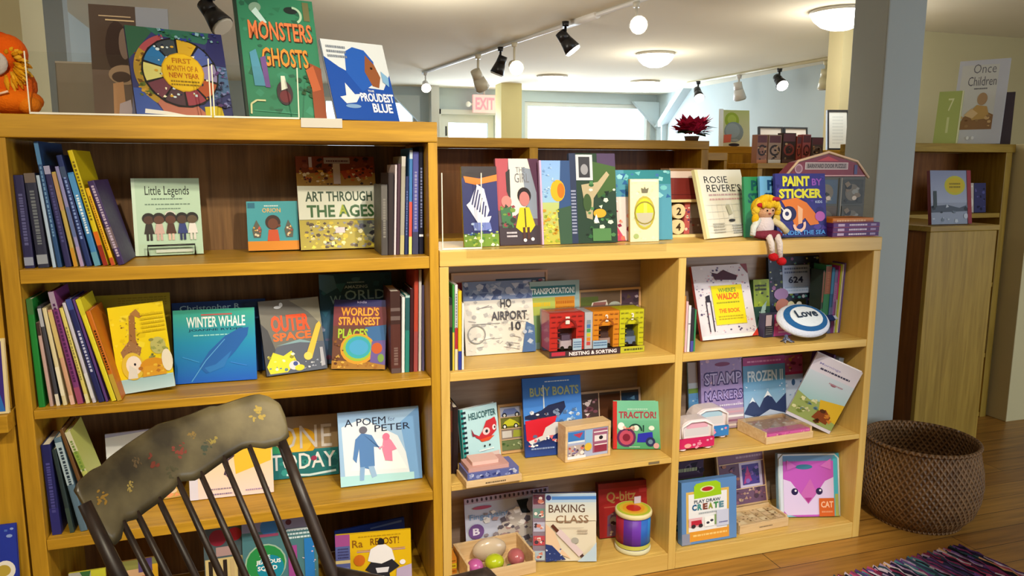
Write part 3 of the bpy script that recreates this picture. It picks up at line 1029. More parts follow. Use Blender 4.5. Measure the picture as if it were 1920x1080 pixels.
def art_monsters(a):
    a.r(0, 0, 1, 1, '2f7a5c'); a.r(0, 0, 0.035, 1, '1c3028')
    a.s(50, ['2a6e52', '38866a', '245c48'], 0.05, 0.02, 0.98, 0.98, 0.03, 0.09, 2)
    a.e(0.25, 0.9, 0.08, 0.04, '7a9a8a', rot=.5); a.e(0.7, 0.9, 0.09, 0.03, '1c2a2a'); a.ring(0.72, 0.86, 0.12, 0.09, 'a8c8b0', -60, 90); a.r(0.86, 0.82, 0.94, 0.98, '6a6a48')
    a.p([(0.2, 0.86), (0.26, 0.9), (0.38, 0.78), (0.33, 0.76)], 'b8d8d8')
    a.t('MONSTERS', 0.15, 0.625, 0.95, 0.78, '3a2418', 0.03); a.t('MONSTERS', 0.14, 0.635, 0.94, 0.79, 'd87848', 0.02)
    a.t('GHOSTS', 0.28, 0.405, 0.86, 0.56, '3a2418', 0.03); a.t('GHOSTS', 0.27, 0.415, 0.85, 0.57, 'd88a38', 0.02)
    a.p([(0.12, 0.52), (0.2, 0.55), (0.28, 0.25), (0.14, 0.25)], '4a8aa8'); a.p([(0.24, 0.48), (0.31, 0.5), (0.33, 0.24), (0.27, 0.24)], '6a4a8a')
    a.e(0.5, 0.2, 0.1, 0.1, '3a2c34'); a.p([(0.47, 0.34), (0.52, 0.34), (0.54, 0.24), (0.46, 0.22)], 'd8dcd0'); a.e(0.5, 0.17, 0.07, 0.05, '6a2a34')
    a.s(14, ['1c4a34', '2a4a2a'], 0.66, 0.16, 0.9, 0.36, 0.02, 0.05, 6)
    a.p([(0.86, 0.46), (1, 0.42), (1, 0.0), (0.84, 0.0)], '8a4428'); a.p([(0.8, 0.4), (0.9, 0.44), (0.97, 0.24), (0.86, 0.22)], 'b05a34'); a.l([(0.06, 0.02), (0.07, 0.1), (0.14, 0.13), (0.25, 0.13)], 0.022, 'c8c89a'); a.l([(0.1, 0.05), (0.65, 0.03)], 0.006, '4aa080')


face_book('monsters', 'picture_book', 'tall green book with orange hand-drawn capitals, topmost of all', 'book', 0.016, '1d3a30', art_monsters, 'books on top of the tall bookcase')


def art_blue(a):
    a.r(0, 0, 1, 1, 'cfd6de'); a.p([(0, 0.78), (0.2, 0.66), (0.34, 0.6), (0.5, 0.42), (0.85, 0.4), (1, 0.6), (1, 0), (0, 0)], '1e4ca6')
    a.p([(0.3, 0.60), (0.34, 0.86), (0.48, 0.93), (0.66, 0.9), (0.78, 0.76), (0.76, 0.5), (0.5, 0.36)], '2458b4')
    a.p([(0.66, 0.84), (0.78, 0.72), (0.84, 0.56), (0.78, 0.42), (0.68, 0.44), (0.6, 0.62)], '8a5232'); a.e(0.72, 0.67, 0.02, 0.016, '2a1a14')
    a.p([(0.12, 0.28), (0.22, 0.3), (0.24, 0.46), (0.36, 0.32), (0.46, 0.33), (0.36, 0.22), (0.2, 0.2)], 'd8dee6'); a.e(0.3, 0.17, 0.12, 0.025, '7a9cc8')
    a.bars(0.06, 0.76, 0.36, 0.94, 3, '7a8494', 3)
    a.t('THE', 0.58, 0.36, 0.68, 0.385, 'dfe6f0'); a.t('PROUDEST', 0.44, 0.235, 0.98, 0.345, 'f2f4f8', 0.03); a.t('BLUE', 0.60, 0.10, 0.92, 0.215, 'f2f4f8', 0.03)
    a.p([(0.86, 0.64), (0.97, 0.56), (0.95, 0.44), (0.86, 0.5)], '7aa8d0')


face_book('proud', 'picture_book', 'white and royal blue picture book with a profile in a blue headscarf', 'book', 0.010, '1c469e', art_blue, 'books on top of the tall bookcase', spine='cfd6de')

slab('board', 'display_board', 'plain grey-brown board standing behind a clear acrylic pane', 'board', 0.01, '6e6454', lambda a: (a.r(0, 0, 0.02, 1, '4a4438'), a.r(0, 0.97, 1, 1, '8e8678')))


def acrylic(x0, x1, y, z, h, label, lip=0.0):
    t = thing('acrylic_holder', label, 'display holder', (x0, y, z), group='clear acrylic display holders')
    wd = x1 - x0
    m = MB(); m.box(0, wd, 0, 0.003, 0.0035, h, 'fff'); m.build('front_pane', CLEAR, t)
    m = MB(); m.box(0, wd, 0, 0.0068, 0.0004, 0.0034, 'fff'); m.build('base_plate', CLEAR, t)
    m = MB(); m.box(0, 0.003, -0.0015, -0.0003, 0.004, h, 'e8e4d0'); m.box(wd - 0.003, wd, -0.0015, -0.0003, 0.004, h, 'e8e4d0'); m.box(0, wd, -0.0015, -0.0003, 0.0004, 0.005, 'f0ece0'); m.build('bright_edge', GLOSS, t)
    return t


acrylic(-0.690, -0.255, -0.003, TZ, 0.155, 'clear acrylic holder in front of the brown photo book and the wheel book')
acrylic(-0.250, -0.025, -0.003, TZ, 0.140, 'clear acrylic holder in front of the left half of the green book')

m = MB(); m.box(-0.022, 0.092, -0.0065, -0.0045, TZ - 0.022, TZ + 0.004, 'd8d4cc'); A = Art(m, 0.114, 0.026, Matrix.Translation((-0.022, -0.0065, TZ - 0.022))); A.r(0, 0, 1, 0.9, 'cfcbc4')
tag(m.build('label_strip', GLOSS), 'pale label strip on the front edge below the tall green book', 'label')
# orange plush toy
t = thing('plush_toy', 'orange plush animal with a yellow mane, cut by the left edge', 'plush toy', (-0.745, 0.075, TZ + 0.0012), (0, 0, R(-10)))
m = MB(); m.ball((0, 0, 0.035), (0.072, 0.06, 0.035), 'e06c10', n=20, m=12); m.ball((0.048, -0.02, 0.024), (0.028, 0.03, 0.024), 'dd7814', n=16); m.ball((-0.055, -0.02, 0.024), (0.03, 0.035, 0.024), 'e06c10'); m.ball((0.0, 0.01, 0.075), (0.056, 0.05, 0.055), 'd85a14', n=18); m.build('body', CLOTH, t)
m = MB(); m.ball((-0.005, 0, 0.155), (0.05, 0.045, 0.05), 'd8580f', n=18, m=12); m.ball((-0.02, -0.002, 0.19), (0.03, 0.03, 0.02), 'cc4c0c'); m.build('head', CLOTH, t)
m = MB()
rnd = random.Random(4)
for k in range(60):
    a = -1.5 + k / 59 * 2.9
    q = rnd.uniform(0.034, 0.052)
    p = Vector((0.004 + q * math.cos(a), -0.030 + rnd.uniform(-.01, .012), 0.118 + q * math.sin(a)))
    d = Vector((math.cos(a), -0.2, math.sin(a) - 0.5)) * 0.012
    m.tube([p - d, p, p + d], [0.003, 0.006, 0.002], 6, rnd.choice(('d89a1c', 'c88410', 'e0a830', 'd08a14')))
m.build('mane', CLOTH, t)
m = MB(); m.ball((-0.012, -0.045, 0.125), (0.03, 0.014, 0.03), 'b9b0a8', n=14); m.ball((-0.012, -0.058, 0.118), (0.012, 0.006, 0.008), '7a7068'); m.build('muzzle', CLOTH, t)
m = MB(); m.ball((-0.025, -0.062, 0.137), 0.0045, '181410'); m.ball((0.003, -0.062, 0.137), 0.0045, '181410'); m.build('eye', GLOSS, t)
m = MB(); m.tube([(-0.02, -0.062, 0.055), (0.0, -0.066, 0.048), (0.02, -0.062, 0.055)], 0.003, 6, 'f0c8a8'); m.build('neck_ribbon', CLOTH, t)

# ================================================================== TALL BOOKCASE, FIRST SHELF
SZ1, SZ2, SZ3, SZ4 = 1.174, 0.791, 0.418, 0.061
g1 = 'leaning spines on the first shelf of the tall bookcase'
rowA = [
    (0.0224, 0.245, 0.20, -1.5, '2c2a52', sp('5a5a88', ((0.03, 0.12, '8a90a8'),), 2), 'dark indigo spine at the left end of the first shelf'),
    (0.0258, 0.25, 0.20, -3, '2e3044', sp('6a7078', ((0.04, 0.14, '8e94a0'), (0.9, 1, '6a5e58')), 3), 'thick charcoal spine with grey flecks, second on the first shelf'),
    (0.0077, 0.245, 0.20, -4.5, 'a8bcd4', None, 'pale blue-white narrow spine on the first shelf'),
    (0.0103, 0.333, 0.24, -5, '2a4a78', sp('6a90b8', ((0.82, 0.99, '4a7aa8'),), 4), 'tallest blue spine rising above the first shelf row'),
    (0.0146, 0.27, 0.21, -6.5, '2e2c58', sp('4a4a80', ((0.92, 1, '9a98b8'),), 5), 'dark violet-blue spine with a pale tip on the first shelf'),
    (0.0095, 0.255, 0.20, -7.5, 'b09a50', sp(None, ((0.6, 0.98, 'b08a60'), (0, 0.2, 'b8862c'))), 'tan and mustard narrow spine on the first shelf'),
    (0.0086, 0.27, 0.20, -8.5, '8684b4', sp(None, ((0.3, 0.6, '5a6a9a'), (0, 0.2, 'a08cb0'))), 'lavender narrow spine on the first shelf'),
    (0.0129, 0.30, 0.21, -9.5, '223064', sp('7a90c8', ((0.8, 0.9, '3a4a6a'),), 6), 'navy spine with small white print on the first shelf'),
    (0.0146, 0.255, 0.20, -10.5, '3a78b0', sp('d8e4ec', ((0, 0.15, '5a90a8'), (0.55, 0.98, '4a8ac0')), 7, 0.35, 0.75), 'bright blue spine with white dots on the first shelf'),
    (0.0120, 0.315, 0.21, -11.5, 'c8b414', sp('6a5a10', ((0, 0.18, '8a2a1c'), (0.18, 0.3, 'c86418')), 8, 0.4, 0.9), 'tall lemon yellow spine with a red foot on the first shelf'),
    (0.0095, 0.215, 0.20, -13, 'd8a818', sp('8a5a14', ((0, 0.1, 'b04a2a'),), 9, 0.2, 0.9), 'short yellow spine on the first shelf'),
    (0.0163, 0.235, 0.19, -14.5, '3a2a58', sp('b0a0b8', ((0.2, 0.45, '6a5a60'),), 10, 0.1, 0.95), 'dark purple patterned spine at the right end of the leaning first-shelf row'),
]
spine_row(-0.743, 0.03, SZ1, rowA, g1)


def art_legends(a):
    a.r(0, 0, 1, 1, 'b4d0b8'); a.r(0, 0, 0.05, 1, 'c6dcc8')
    a.t('Little Legends', 0.19, 0.745, 0.84, 0.90, '1e2a24', 0.005); a.bars(0.28, 0.715, 0.74, 0.745, 1, '5a7264', 3); a.bars(0.18, 0.645, 0.85, 0.675, 1, '6a8474', 4); a.bars(0.34, 0.59, 0.7, 0.615, 1, '6a8474', 5)
    for u, s, tp, bt, hr in ((0.22, '4a3024', '2a2420', '2a2420', '14100e'), (0.37, '5a3828', 'c8a8a0', 'c8a8a0', '1a1210'), (0.54, '5a3424', '4a2a1e', 'd8b8a8', '201410'), (0.71, '4a3426', '2c3a7a', '222c5a', '14110f'), (0.86, '5a4a34', 'e0dcd8', 'd8d4cc', '14110f')):
        a.kid(u, 0.19, 0.36, s, tp, bt, hr)
    a.ring(0.54, 0.50, 0.085, 0.07, 'd8d0cc', 20, 160)
    a.r(0.3, 0.03, 0.85, 0.07, 'd8e0d8')


r_, wd, ht = face_book('legends', 'picture_book', 'mint green picture book with five small figures on a black wire easel', 'book', 0.014, 'bcd4bc', art_legends)
x, y, z, yaw, lean, _, _ = TAB['legends']
t = thing('book_easel', 'black wire easel holding the mint green book', 'book easel', (x, y, z), (0, 0, R(yaw)))
m = MB()
m.tube([(0.035, -0.002, 0.003), (0.035, -0.018, 0.003), (0.035, -0.018, 0.034), (0.165, -0.018, 0.034), (0.165, -0.018, 0.003), (0.165, -0.002, 0.003)], 0.003, 8, '101010'); m.build('front_wire', METAL, t)
m = MB(); m.box(0.038, 0.162, -0.0172, -0.0160, 0.006, 0.031, 'dfe4de'); m.build('price_strip', CLEAR, t)

slab('boardbook', 'board_book', 'small teal and orange board book left of the tall art book', 'book', 0.02, '3f9cab', lambda a: (
    a.r(0, 0, 1, 0.19, 'd88a24'), a.r(0.02, 0.86, 0.16, 0.97, '1f6a86'), a.t('ORION', 0.30, 0.77, 0.66, 0.86, 'e0b060', 0.01), a.bars(0.34, 0.88, 0.62, 0.93, 1, 'c8e0e0', 2),
    a.e(0.5, 0.57, 0.15, 0.15, '3a2420'), a.e(0.5, 0.54, 0.10, 0.11, '6a3c2a'), a.p([(0.41, 0.42), (0.59, 0.42), (0.62, 0.19), (0.38, 0.19)], 'c8522c'), a.e(0.62, 0.5, 0.03, 0.03, '6a3c2a'),
    a.p([(0.09, 0.42), (0.18, 0.62), (0.28, 0.42), (0.25, 0.26), (0.12, 0.26)], '5a5a52'), a.p([(0.72, 0.42), (0.8, 0.62), (0.9, 0.42), (0.88, 0.26), (0.75, 0.26)], '5a5a52'),
    a.s(16, ['d8a848', 'c05a4a', 'e8dcc0'], 0.11, 0.28, 0.26, 0.52, 0.015, 0.035, 3), a.s(16, ['d8a848', 'c05a4a', 'e8dcc0'], 0.74, 0.28, 0.89, 0.52, 0.015, 0.035, 4)), side='3a90a0')


def art_ages(a):
    a.r(0, 0, 1, 1, 'd8d8c8'); a.r(0, 0.68, 1, 1, '7a3a22'); a.r(0, 0.68, 1, 0.82, 'b08a3a'); a.p([(0.55, 0.84), (0.98, 0.9), (0.96, 0.78), (0.6, 0.76)], 'b0481c')
    a.s(90, ['d8b04a', '3a2418', 'c86a24', 'e8dcb8', '5a2a1c'], 0.03, 0.69, 0.98, 0.88, 0.01, 0.03, 2); a.s(24, ['5a2018', '8a4a34', '2e1a18'], 0.02, 0.86, 0.98, 0.995, 0.02, 0.05, 12)
    a.r(0.46, 0.7, 0.55, 0.93, 'c8c0c8'); a.r(0.16, 0.88, 0.2, 0.99, 'c0b8c0'); a.p([(0.35, 0.92), (0.68, 0.92), (0.68, 0.985), (0.35, 0.985)], 'a8a4b8'); a.bars(0.38, 0.93, 0.66, 0.965, 1, '5a3a5a', 3)
    a.r(0, 0.32, 1, 0.68, 'cdd2c6')
    a.t('ART THROUGH', 0.09, 0.51, 0.94, 0.62, '24402c', 0.025); a.t('THE AGES', 0.10, 0.34, 0.955, 0.475, '2e5a2c', 0.03); a.t('A', 0.505, 0.37, 0.60, 0.475, '9aa81e', 0.03)
    a.r(0, 0, 1, 0.315, 'a89a3a'); a.s(150, ['e0d24a', 'c8b42c', '4a3c28', '6a5a4a', 'e8e0a8', '8a8a90'], 0.03, 0.01, 0.98, 0.3, 0.012, 0.035, 5); a.p([(0.72, 0.3), (1, 0.3), (1, 0.02), (0.86, 0.08)], '6c7468'); a.s(20, ['4a4a5a', 'a0a08a', '2c2c34'], 0.74, 0.04, 0.99, 0.3, 0.02, 0.05, 6)
    a.r(0.44, 0.17, 0.56, 0.23, 'd0c4cc')


face_book('art', 'picture_book', 'large art book with bold green capitals across a white band', 'book', 0.014, '6a3424', art_ages)
g2 = 'upright spines at the right end of the first shelf'
rowB = [
    (0.0190, 0.215, 0.165, 1, '4a4644', sp('7a766e', ((0.5, 0.98, '5c5854'),), 2), 'dull grey spine at the left end of the first-shelf upright group'),
    (0.0161, 0.25, 0.165, 1.5, '2c2426', None, 'near-black spine next to the dull grey one on the first shelf'),
    (0.0058, 0.275, 0.165, 2, 'cfc2c8', None, 'thin white spine on the first shelf right end'),
    (0.0088, 0.278, 0.165, 2.2, '4a3340', None, 'dark plum spine beside the thin white one'),
    (0.0125, 0.30, 0.165, 2.2, '9a968a', sp(None, ((0, 0.2, 'b0a878'), (0.9, 1, 'b8b4b0'))), 'grey-beige spine on the first shelf right end'),
    (0.0095, 0.24, 0.165, 2.0, '25305c', sp('5a6aa0', (), 5), 'short navy spine on the first shelf right end'),
    (0.0095, 0.325, 0.165, 1.6, '3f76b4', sp(None, ((0, 0.17, 'd8cc7a'), (0.17, 0.5, 'c05048'), (0.9, 0.98, 'b8c8d8'))), 'tall blue spine with red and yellow foot on the first shelf'),
    (0.0175, 0.315, 0.165, 1.3, '4a4f94', sp('8a88b0', ((0, 0.22, '3a3c5a'),), 6), 'broad purple-blue spine on the first shelf right end'),
    (0.0132, 0.33, 0.165, 1, '17182c', sp('8088b0', ((0.165, 0.185, 'e8e8ec'),), 7), 'black spine with a white dot beside the bookcase upright'),
]
spine_row(0.204, 0.065, SZ1, rowB, g2)

# ================================================================== TALL BOOKCASE, SECOND SHELF
g3 = 'leaning spines on the second shelf of the tall bookcase'
rowC = [
    (0.0151, 0.30, 0.15, -1, '1f7a34', sp(None, ((0.86, 1, '3a6a3a'),)), 'bright green spine at the left end of the second shelf'),
    (0.0083, 0.235, 0.15, -3.5, 'b89a94', sp(None, ((0.85, 1, '3a2a28'),)), 'short dusty pink spine beside the green one'),
    (0.0090, 0.28, 0.15, -5, '40404a', sp(None, ((0, 0.12, 'd0cabc'), (0.8, 0.98, 'a8aab4'))), 'dark grey spine with pale ends on the second shelf'),
    (0.0098, 0.275, 0.15, -6, 'd0c49c', sp(None, ((0.1, 0.4, 'e0d8c0'),)), 'cream spine on the second shelf'),
    (0.0105, 0.27, 0.15, -7.5, 'c89a7c', sp(None, ((0.5, 0.98, 'c8b070'), (0, 0.1, 'd8b0a0'))), 'peach and sand spine on the second shelf'),
    (0.0142, 0.32, 0.15, -8.5, '7a3a74', sp('4a2050', ((0, 0.15, '9a4a6a'), (0.85, 1, '9a8aa0')), 4, 0.2, 0.9), 'magenta-purple spine on the second shelf'),
    (0.0090, 0.275, 0.15, -9.5, 'd2c46a', sp('8a8048', ((0, 0.1, 'd8d0a0'),), 4), 'pale yellow spine on the second shelf'),
    (0.0083, 0.29, 0.15, -10.5, 'c0bccc', sp(None, ((0.05, 0.3, 'd0d0d4'),)), 'silvery white spine on the second shelf'),
    (0.0142, 0.30, 0.15, -11.5, '262a5e', sp('b8bcd8', ((0.9, 1, '3a4a90'),), 6, 0.3, 0.7), 'navy spine with white lettering on the second shelf'),
    (0.0060, 0.30, 0.15, -11.7, '5a3a78', None, 'thin violet spine on the second shelf'),
    (0.0121, 0.30, 0.15, -13, 'd8cc2e', sp(None, ((0.85, 1, 'c8c030'),)), 'lemon yellow spine on the second shelf'),
    (0.0121, 0.265, 0.15, -13.2, 'c06a18', sp('3a1c0c', ((0, 0.3, 'b89a3a'),), 8, 0.35, 0.8), 'orange spine with black print at the right end of the second-shelf row'),
]
spine_row(-0.743, 0.03, SZ2, rowC, g3)

face_book('gir_back', 'picture_book', 'olive yellow picture book standing behind the giraffe book', 'book', 0.01, 'a8942a', lambda a: (a.r(0, 0, 1, 1, 'a09028'), a.bars(0.3, 0.86, 0.95, 0.97, 4, '8a7a20', 2)))


def art_giraffe(a):
    a.r(0, 0, 1, 1, 'e6cc10'); a.s(30, ['dcc010', 'ecd634'], 0, 0.3, 1, 1, 0.03, 0.1, 2); a.r(0, 0, 1, 0.16, 'a8ccd8'); a.g(0, 0, 1, 0.15, 'b8d4dc', '9cc0c8')
    a.p([(0.22, 0.4), (0.3, 0.62), (0.36, 0.88), (0.44, 0.9), (0.46, 0.86), (0.42, 0.6), (0.48, 0.44)], '9a6a3a'); a.p([(0.38, 0.9), (0.5, 0.95), (0.6, 0.86), (0.54, 0.84)], 'a8763c')
    a.p([(0.12, 0.48), (0.3, 0.6), (0.5, 0.5), (0.42, 0.36), (0.16, 0.36)], '9a7048'); a.s(40, ['6a4424', 'c8a060'], 0.18, 0.4, 0.48, 0.86, 0.008, 0.02, 3)
    a.e(0.8, 0.5, 0.14, 0.1, 'b8b46a'); a.s(16, ['8a8a4a', '9aa05a'], 0.6, 0.36, 0.98, 0.6, 0.02, 0.06, 5)
    a.e(0.3, 0.3, 0.2, 0.16, 'd8b83c'); a.e(0.32, 0.31, 0.14, 0.11, 'e8dcd0'); a.e(0.34, 0.32, 0.02, 0.016, '1c1c30'); a.p([(0.18, 0.16), (0.24, 0.32), (0.36, 0.26), (0.36, 0.16)], 'd8d4cc')
    a.e(0.66, 0.27, 0.24, 0.1, 'd09022'); a.p([(0.44, 0.16), (0.5, 0.28), (0.9, 0.28), (0.88, 0.16)], 'd49a2a'); a.s(14, ['e0b83a', 'b0702a', 'e8c850'], 0.36, 0.16, 0.95, 0.3, 0.02, 0.05, 6); a.e(0.93, 0.32, 0.1, 0.13, 'e4dcc8'); a.bars(0.56, 0.66, 0.98, 0.9, 5, 'd0b40e', 7)


x, y, z = TAB['gir_back'][0], 0.115, TAB['gir_back'][2]
TAB['giraffe'] = (-0.550, 0.085, 0.792, 2.0, 7.0, 0.146, 0.252)
rg, _, _ = face_book('giraffe', 'picture_book', 'yellow picture book with a giraffe above other animals', 'book', 0.008, 'dcc418', art_giraffe)
rg.rotation_euler[1] = R(-5)


def art_whale(a, full=True):
    a.g(0, 0, 1, 0.55, '1c58b8', '1e8ab4'); a.g(0, 0.55, 1, 1, '1e8ab4', '3aa890')
    if full:
        a.t('WINTER WHALE', 0.16, 0.755, 0.88, 0.90, 'e8f2f2', 0.02); a.t('JOANNE RYDER', 0.18, 0.695, 0.86, 0.735, '0c3a5a'); a.bars(0.24, 0.63, 0.78, 0.66, 1, '9adcd8', 2); a.r(0.34, 0.915, 0.72, 0.935, 'b85a58')
        a.p([(0.3, 0.22), (0.42, 0.42), (0.62, 0.62), (0.8, 0.72), (0.92, 0.73), (0.9, 0.62), (0.74, 0.4), (0.55, 0.2), (0.38, 0.12)], '215ea8')
        a.p([(0.36, 0.2), (0.5, 0.24), (0.7, 0.42), (0.6, 0.2), (0.42, 0.13)], '2c72b8'); a.l([(0.2, 0.02), (0.38, 0.3), (0.62, 0.58)], 0.01, '58a0d8'); a.l([(0.1, 0.36), (0.3, 0.28)], 0.012, '3a90d0'); a.l([(0.68, 0.26), (0.88, 0.2)], 0.01, '3a80d0')
    else:
        a.r(0, 0, 1, 1, '173a72'); a.t('Christopher R', 0.08, 0.86, 0.72, 0.955, 'a8d0e0', 0.01); a.e(0.86, 0.93, 0.09, 0.03, '2a4a86')


face_book('whale2', 'picture_book', 'dark blue book showing above and right of the whale book', 'book', 0.012, '14305e', lambda a: art_whale(a, False))
face_book('whale', 'picture_book', 'teal to blue book with a diving whale', 'book', 0.012, '1a56a8', art_whale)


def art_space(a):
    a.r(0, 0, 1, 1, '6a665c'); a.p([(0, 0), (0.3, 0), (0.1, 0.6), (0, 0.7)], '3c3c40'); a.p([(0.5, 0.98), (1, 1), (1, 0.6), (0.8, 0.8)], '8a8672'); a.e(0.3, 0.9, 0.06, 0.02, 'd8dcdc'); a.e(0.36, 0.93, 0.03, 0.03, 'd8dcdc')
    a.t('OUTER', 0.16, 0.56, 0.80, 0.79, 'e84c12', 0.04); a.t('SPACE', 0.17, 0.44, 0.80, 0.55, 'e0641c', 0.035)
    a.p([(0.03, 0), (1, 0), (1, 0.38), (0.5, 0.42), (0.2, 0.36)], '525866'); a.p([(0.2, 0.38), (0.6, 0.44), (0.9, 0.36), (0.6, 0.4)], '7a9aa0')
    a.p([(0.02, 0.12), (0.14, 0.30), (0.3, 0.24), (0.44, 0.3), (0.5, 0.16), (0.34, 0.02), (0.06, 0.02)], 'd8cc24'); a.s(18, ['e8e478', '8a8420', 'f0ecc8', '5a7a8a'], 0.04, 0.03, 0.5, 0.3, 0.015, 0.04, 3); a.e(0.46, 0.1, 0.09, 0.06, 'd0ccd0'); a.e(0.48, 0.12, 0.04, 0.03, '3a4a8a'); a.e(0.54, 0.06, 0.08, 0.04, 'dcc828')
    a.p([(0.66, 0.2), (0.76, 0.16), (0.98, 0.6), (0.96, 0.66), (0.9, 0.62)], 'd8b43a'); a.e(0.7, 0.2, 0.07, 0.055, 'e0c458'); a.p([(0.9, 0.04), (0.97, 0.05), (0.96, 0.3), (0.91, 0.3)], 'a8a8b0'); a.s(12, ['9aa0b0', 'c8ccd0'], 0.5, 0.02, 0.98, 0.16, 0.01, 0.03, 4)


face_book('space', 'picture_book', 'grey comic book about outer space with big orange-red letters', 'book', 0.012, '343234', art_space)


def art_world(a):
    a.r(0, 0, 1, 1, '1a4a66'); a.g(0, 0, 1, 0.6, '4a5a78', '1c5670'); a.s(20, ['245c78', '164058', '2c6a80'], 0, 0.3, 1, 1, 0.04, 0.1, 2); a.p([(0, 1), (0.2, 0.98), (0.24, 0.84), (0.1, 0.78), (0, 0.84)], '4a7894'); a.s(14, ['5a5a78', '7a86a0', '6a3a5a'], 0, 0.0, 0.3, 0.5, 0.02, 0.06, 3)
    a.e(0.5, 0.93, 0.06, 0.025, '3a6e90'); a.t('AMAZING', 0.34, 0.83, 0.66, 0.865, 'a8c4d0', 0.02); a.bars(0.38, 0.885, 0.62, 0.91, 1, '9ab8c8', 3)
    a.t('W', 0.14, 0.66, 0.29, 0.755, '8ab8c8', 0.01); a.t('ORLD', 0.34, 0.70, 0.90, 0.81, '9ac4d0', 0.01)


face_book('world', 'picture_book', 'tall dark teal book rising behind the orange-lettered travel book', 'book', 0.012, '163c54', art_world)


def art_strange(a):
    a.r(0, 0, 1, 1, '6a4436'); a.r(0, 0.9, 1, 1, '34346e'); a.r(0, 0.62, 1, 0.9, '7a3a42'); a.p([(0.6, 0.6), (1, 0.64), (1, 0.3), (0.7, 0.4)], '3a6aa0'); a.t('kids', 0.44, 0.95, 0.62, 0.985, 'b8b4d8')
    a.t("WORLD'S", 0.14, 0.765, 0.86, 0.89, 'f2a634', 0.03); a.t('STRANGEST', 0.10, 0.63, 0.88, 0.75, 'f0a838', 0.03); a.t('PLACES', 0.10, 0.44, 0.66, 0.58, 'a8c83a', 0.03)
    a.p([(0, 0), (1, 0), (1, 0.1), (0, 0.12)], 'a87a34'); a.e(0.48, 0.29, 0.33, 0.22, 'd89a30'); a.e(0.48, 0.30, 0.28, 0.19, '9ab83a'); a.e(0.49, 0.31, 0.24, 0.16, '3aa8b4'); a.e(0.5, 0.31, 0.18, 0.11, '4aa4d4')
    a.p([(0.72, 0.1), (0.74, 0.4), (1, 0.42), (1, 0.06)], '6a5a9a'); a.e(0.84, 0.3, 0.1, 0.08, 'c05a2a'); a.s(24, ['c8a048', '8a5a2c', '5a3424'], 0.0, 0.05, 0.22, 0.5, 0.015, 0.04, 4); a.s(18, ['e0b04a', 'a06a2a'], 0.02, 0.01, 0.9, 0.11, 0.015, 0.04, 5); a.e(0.92, 0.16, 0.06, 0.06, '7a9a4a')


face_book('strange', 'picture_book', 'brown travel book with orange lettering above a bright blue pool', 'book', 0.013, '4a3a5e', art_strange, dw=-0.012)
g4 = 'upright spines at the right end of the second shelf'
rowD = [
    (0.0313, 0.265, 0.15, 0.5, '54302c', sp('7a625e', ((0.6, 1, '3e2826'), (0.65, 0.7, '6a5a58'), (0.76, 0.8, '6a5a58'), (0, 0.06, '5a4a4a')), 2, 0.1, 0.3), 'thick maroon-brown spine at the left of the second-shelf upright group'),
    (0.0092, 0.245, 0.15, 1.5, 'dadfe2', None, 'thin white spine on the second shelf right end'),
    (0.0138, 0.25, 0.15, 1.5, '2e8078', sp(None, ((0.55, 1, '2a5a60'), (0.97, 1, 'a8c8c8'))), 'teal green spine on the second shelf right end'),
    (0.0110, 0.27, 0.15, 1.5, '3e1a20', None, 'very dark red spine on the second shelf right end'),
    (0.0129, 0.33, 0.15, 1.5, 'b04434', sp(None, ((0, 0.4, '9a4a4a'),)), 'tall brick red spine on the second shelf right end'),
    (0.0083, 0.33, 0.15, 1.2, 'd8d4d2', None, 'tall white spine touching the brick red one'),
    (0.0074, 0.28, 0.15, 0.8, '6a6490', None, 'thin lavender-grey spine beside the upright on the second shelf'),
]
spine_row(0.229, 0.09, SZ2, rowD, g4)

# ================================================================== TALL BOOKCASE, THIRD SHELF
g5 = 'leaning spines on the third shelf of the tall bookcase'
rowE = [
    (0.0234, 0.265, 0.13, -1.5, '24265e', sp('4a4a90', ((0.0, 0.3, '2e2e74'),), 2), 'deep blue spine at the left end of the third shelf'),
    (0.0108, 0.25, 0.13, -6, '2c3a3c', sp(None, ((0, 0.3, '3a4a44'),)), 'dark green-grey spine on the third shelf'),
    (0.0180, 0.285, 0.13, -9, '5a7488', sp('2a3a48', ((0.5, 0.95, 'a8bcc8'),), 4, 0.5, 0.9), 'grey-blue spine with pale top on the third shelf'),
    (0.0090, 0.31, 0.13, -12, '6a4a2a', None, 'brown spine on the third shelf'),
    (0.0144, 0.305, 0.13, -15, 'b8c06a', sp('6a8a3a', ((0.6, 1, 'c8c4a8'), (0.62, 0.8, '8aa04a')), 5, 0.6, 0.9), 'lime and cream patterned spine at the right of the third-shelf row'),
]
spine_row(-0.741, 0.03, SZ3, rowE, g5)
face_book('white', 'picture_book', 'white picture book peeking out above the crest of the rocking chair', 'book', 0.01, 'dcdce4', lambda a: (a.r(0, 0, 1, 1, 'dedfe2'), a.p([(0, 0.95), (0.7, 0.99), (1, 1), (0, 1)], 'a8a8c8'), a.r(0, 0, 1, 0.22, 'c8a45a'), a.s(24, ['d86a3a', 'e0c8a8', 'a8b83a', 'e89a6a'], 0.1, 0.01, 1, 0.24, 0.03, 0.08, 2)))


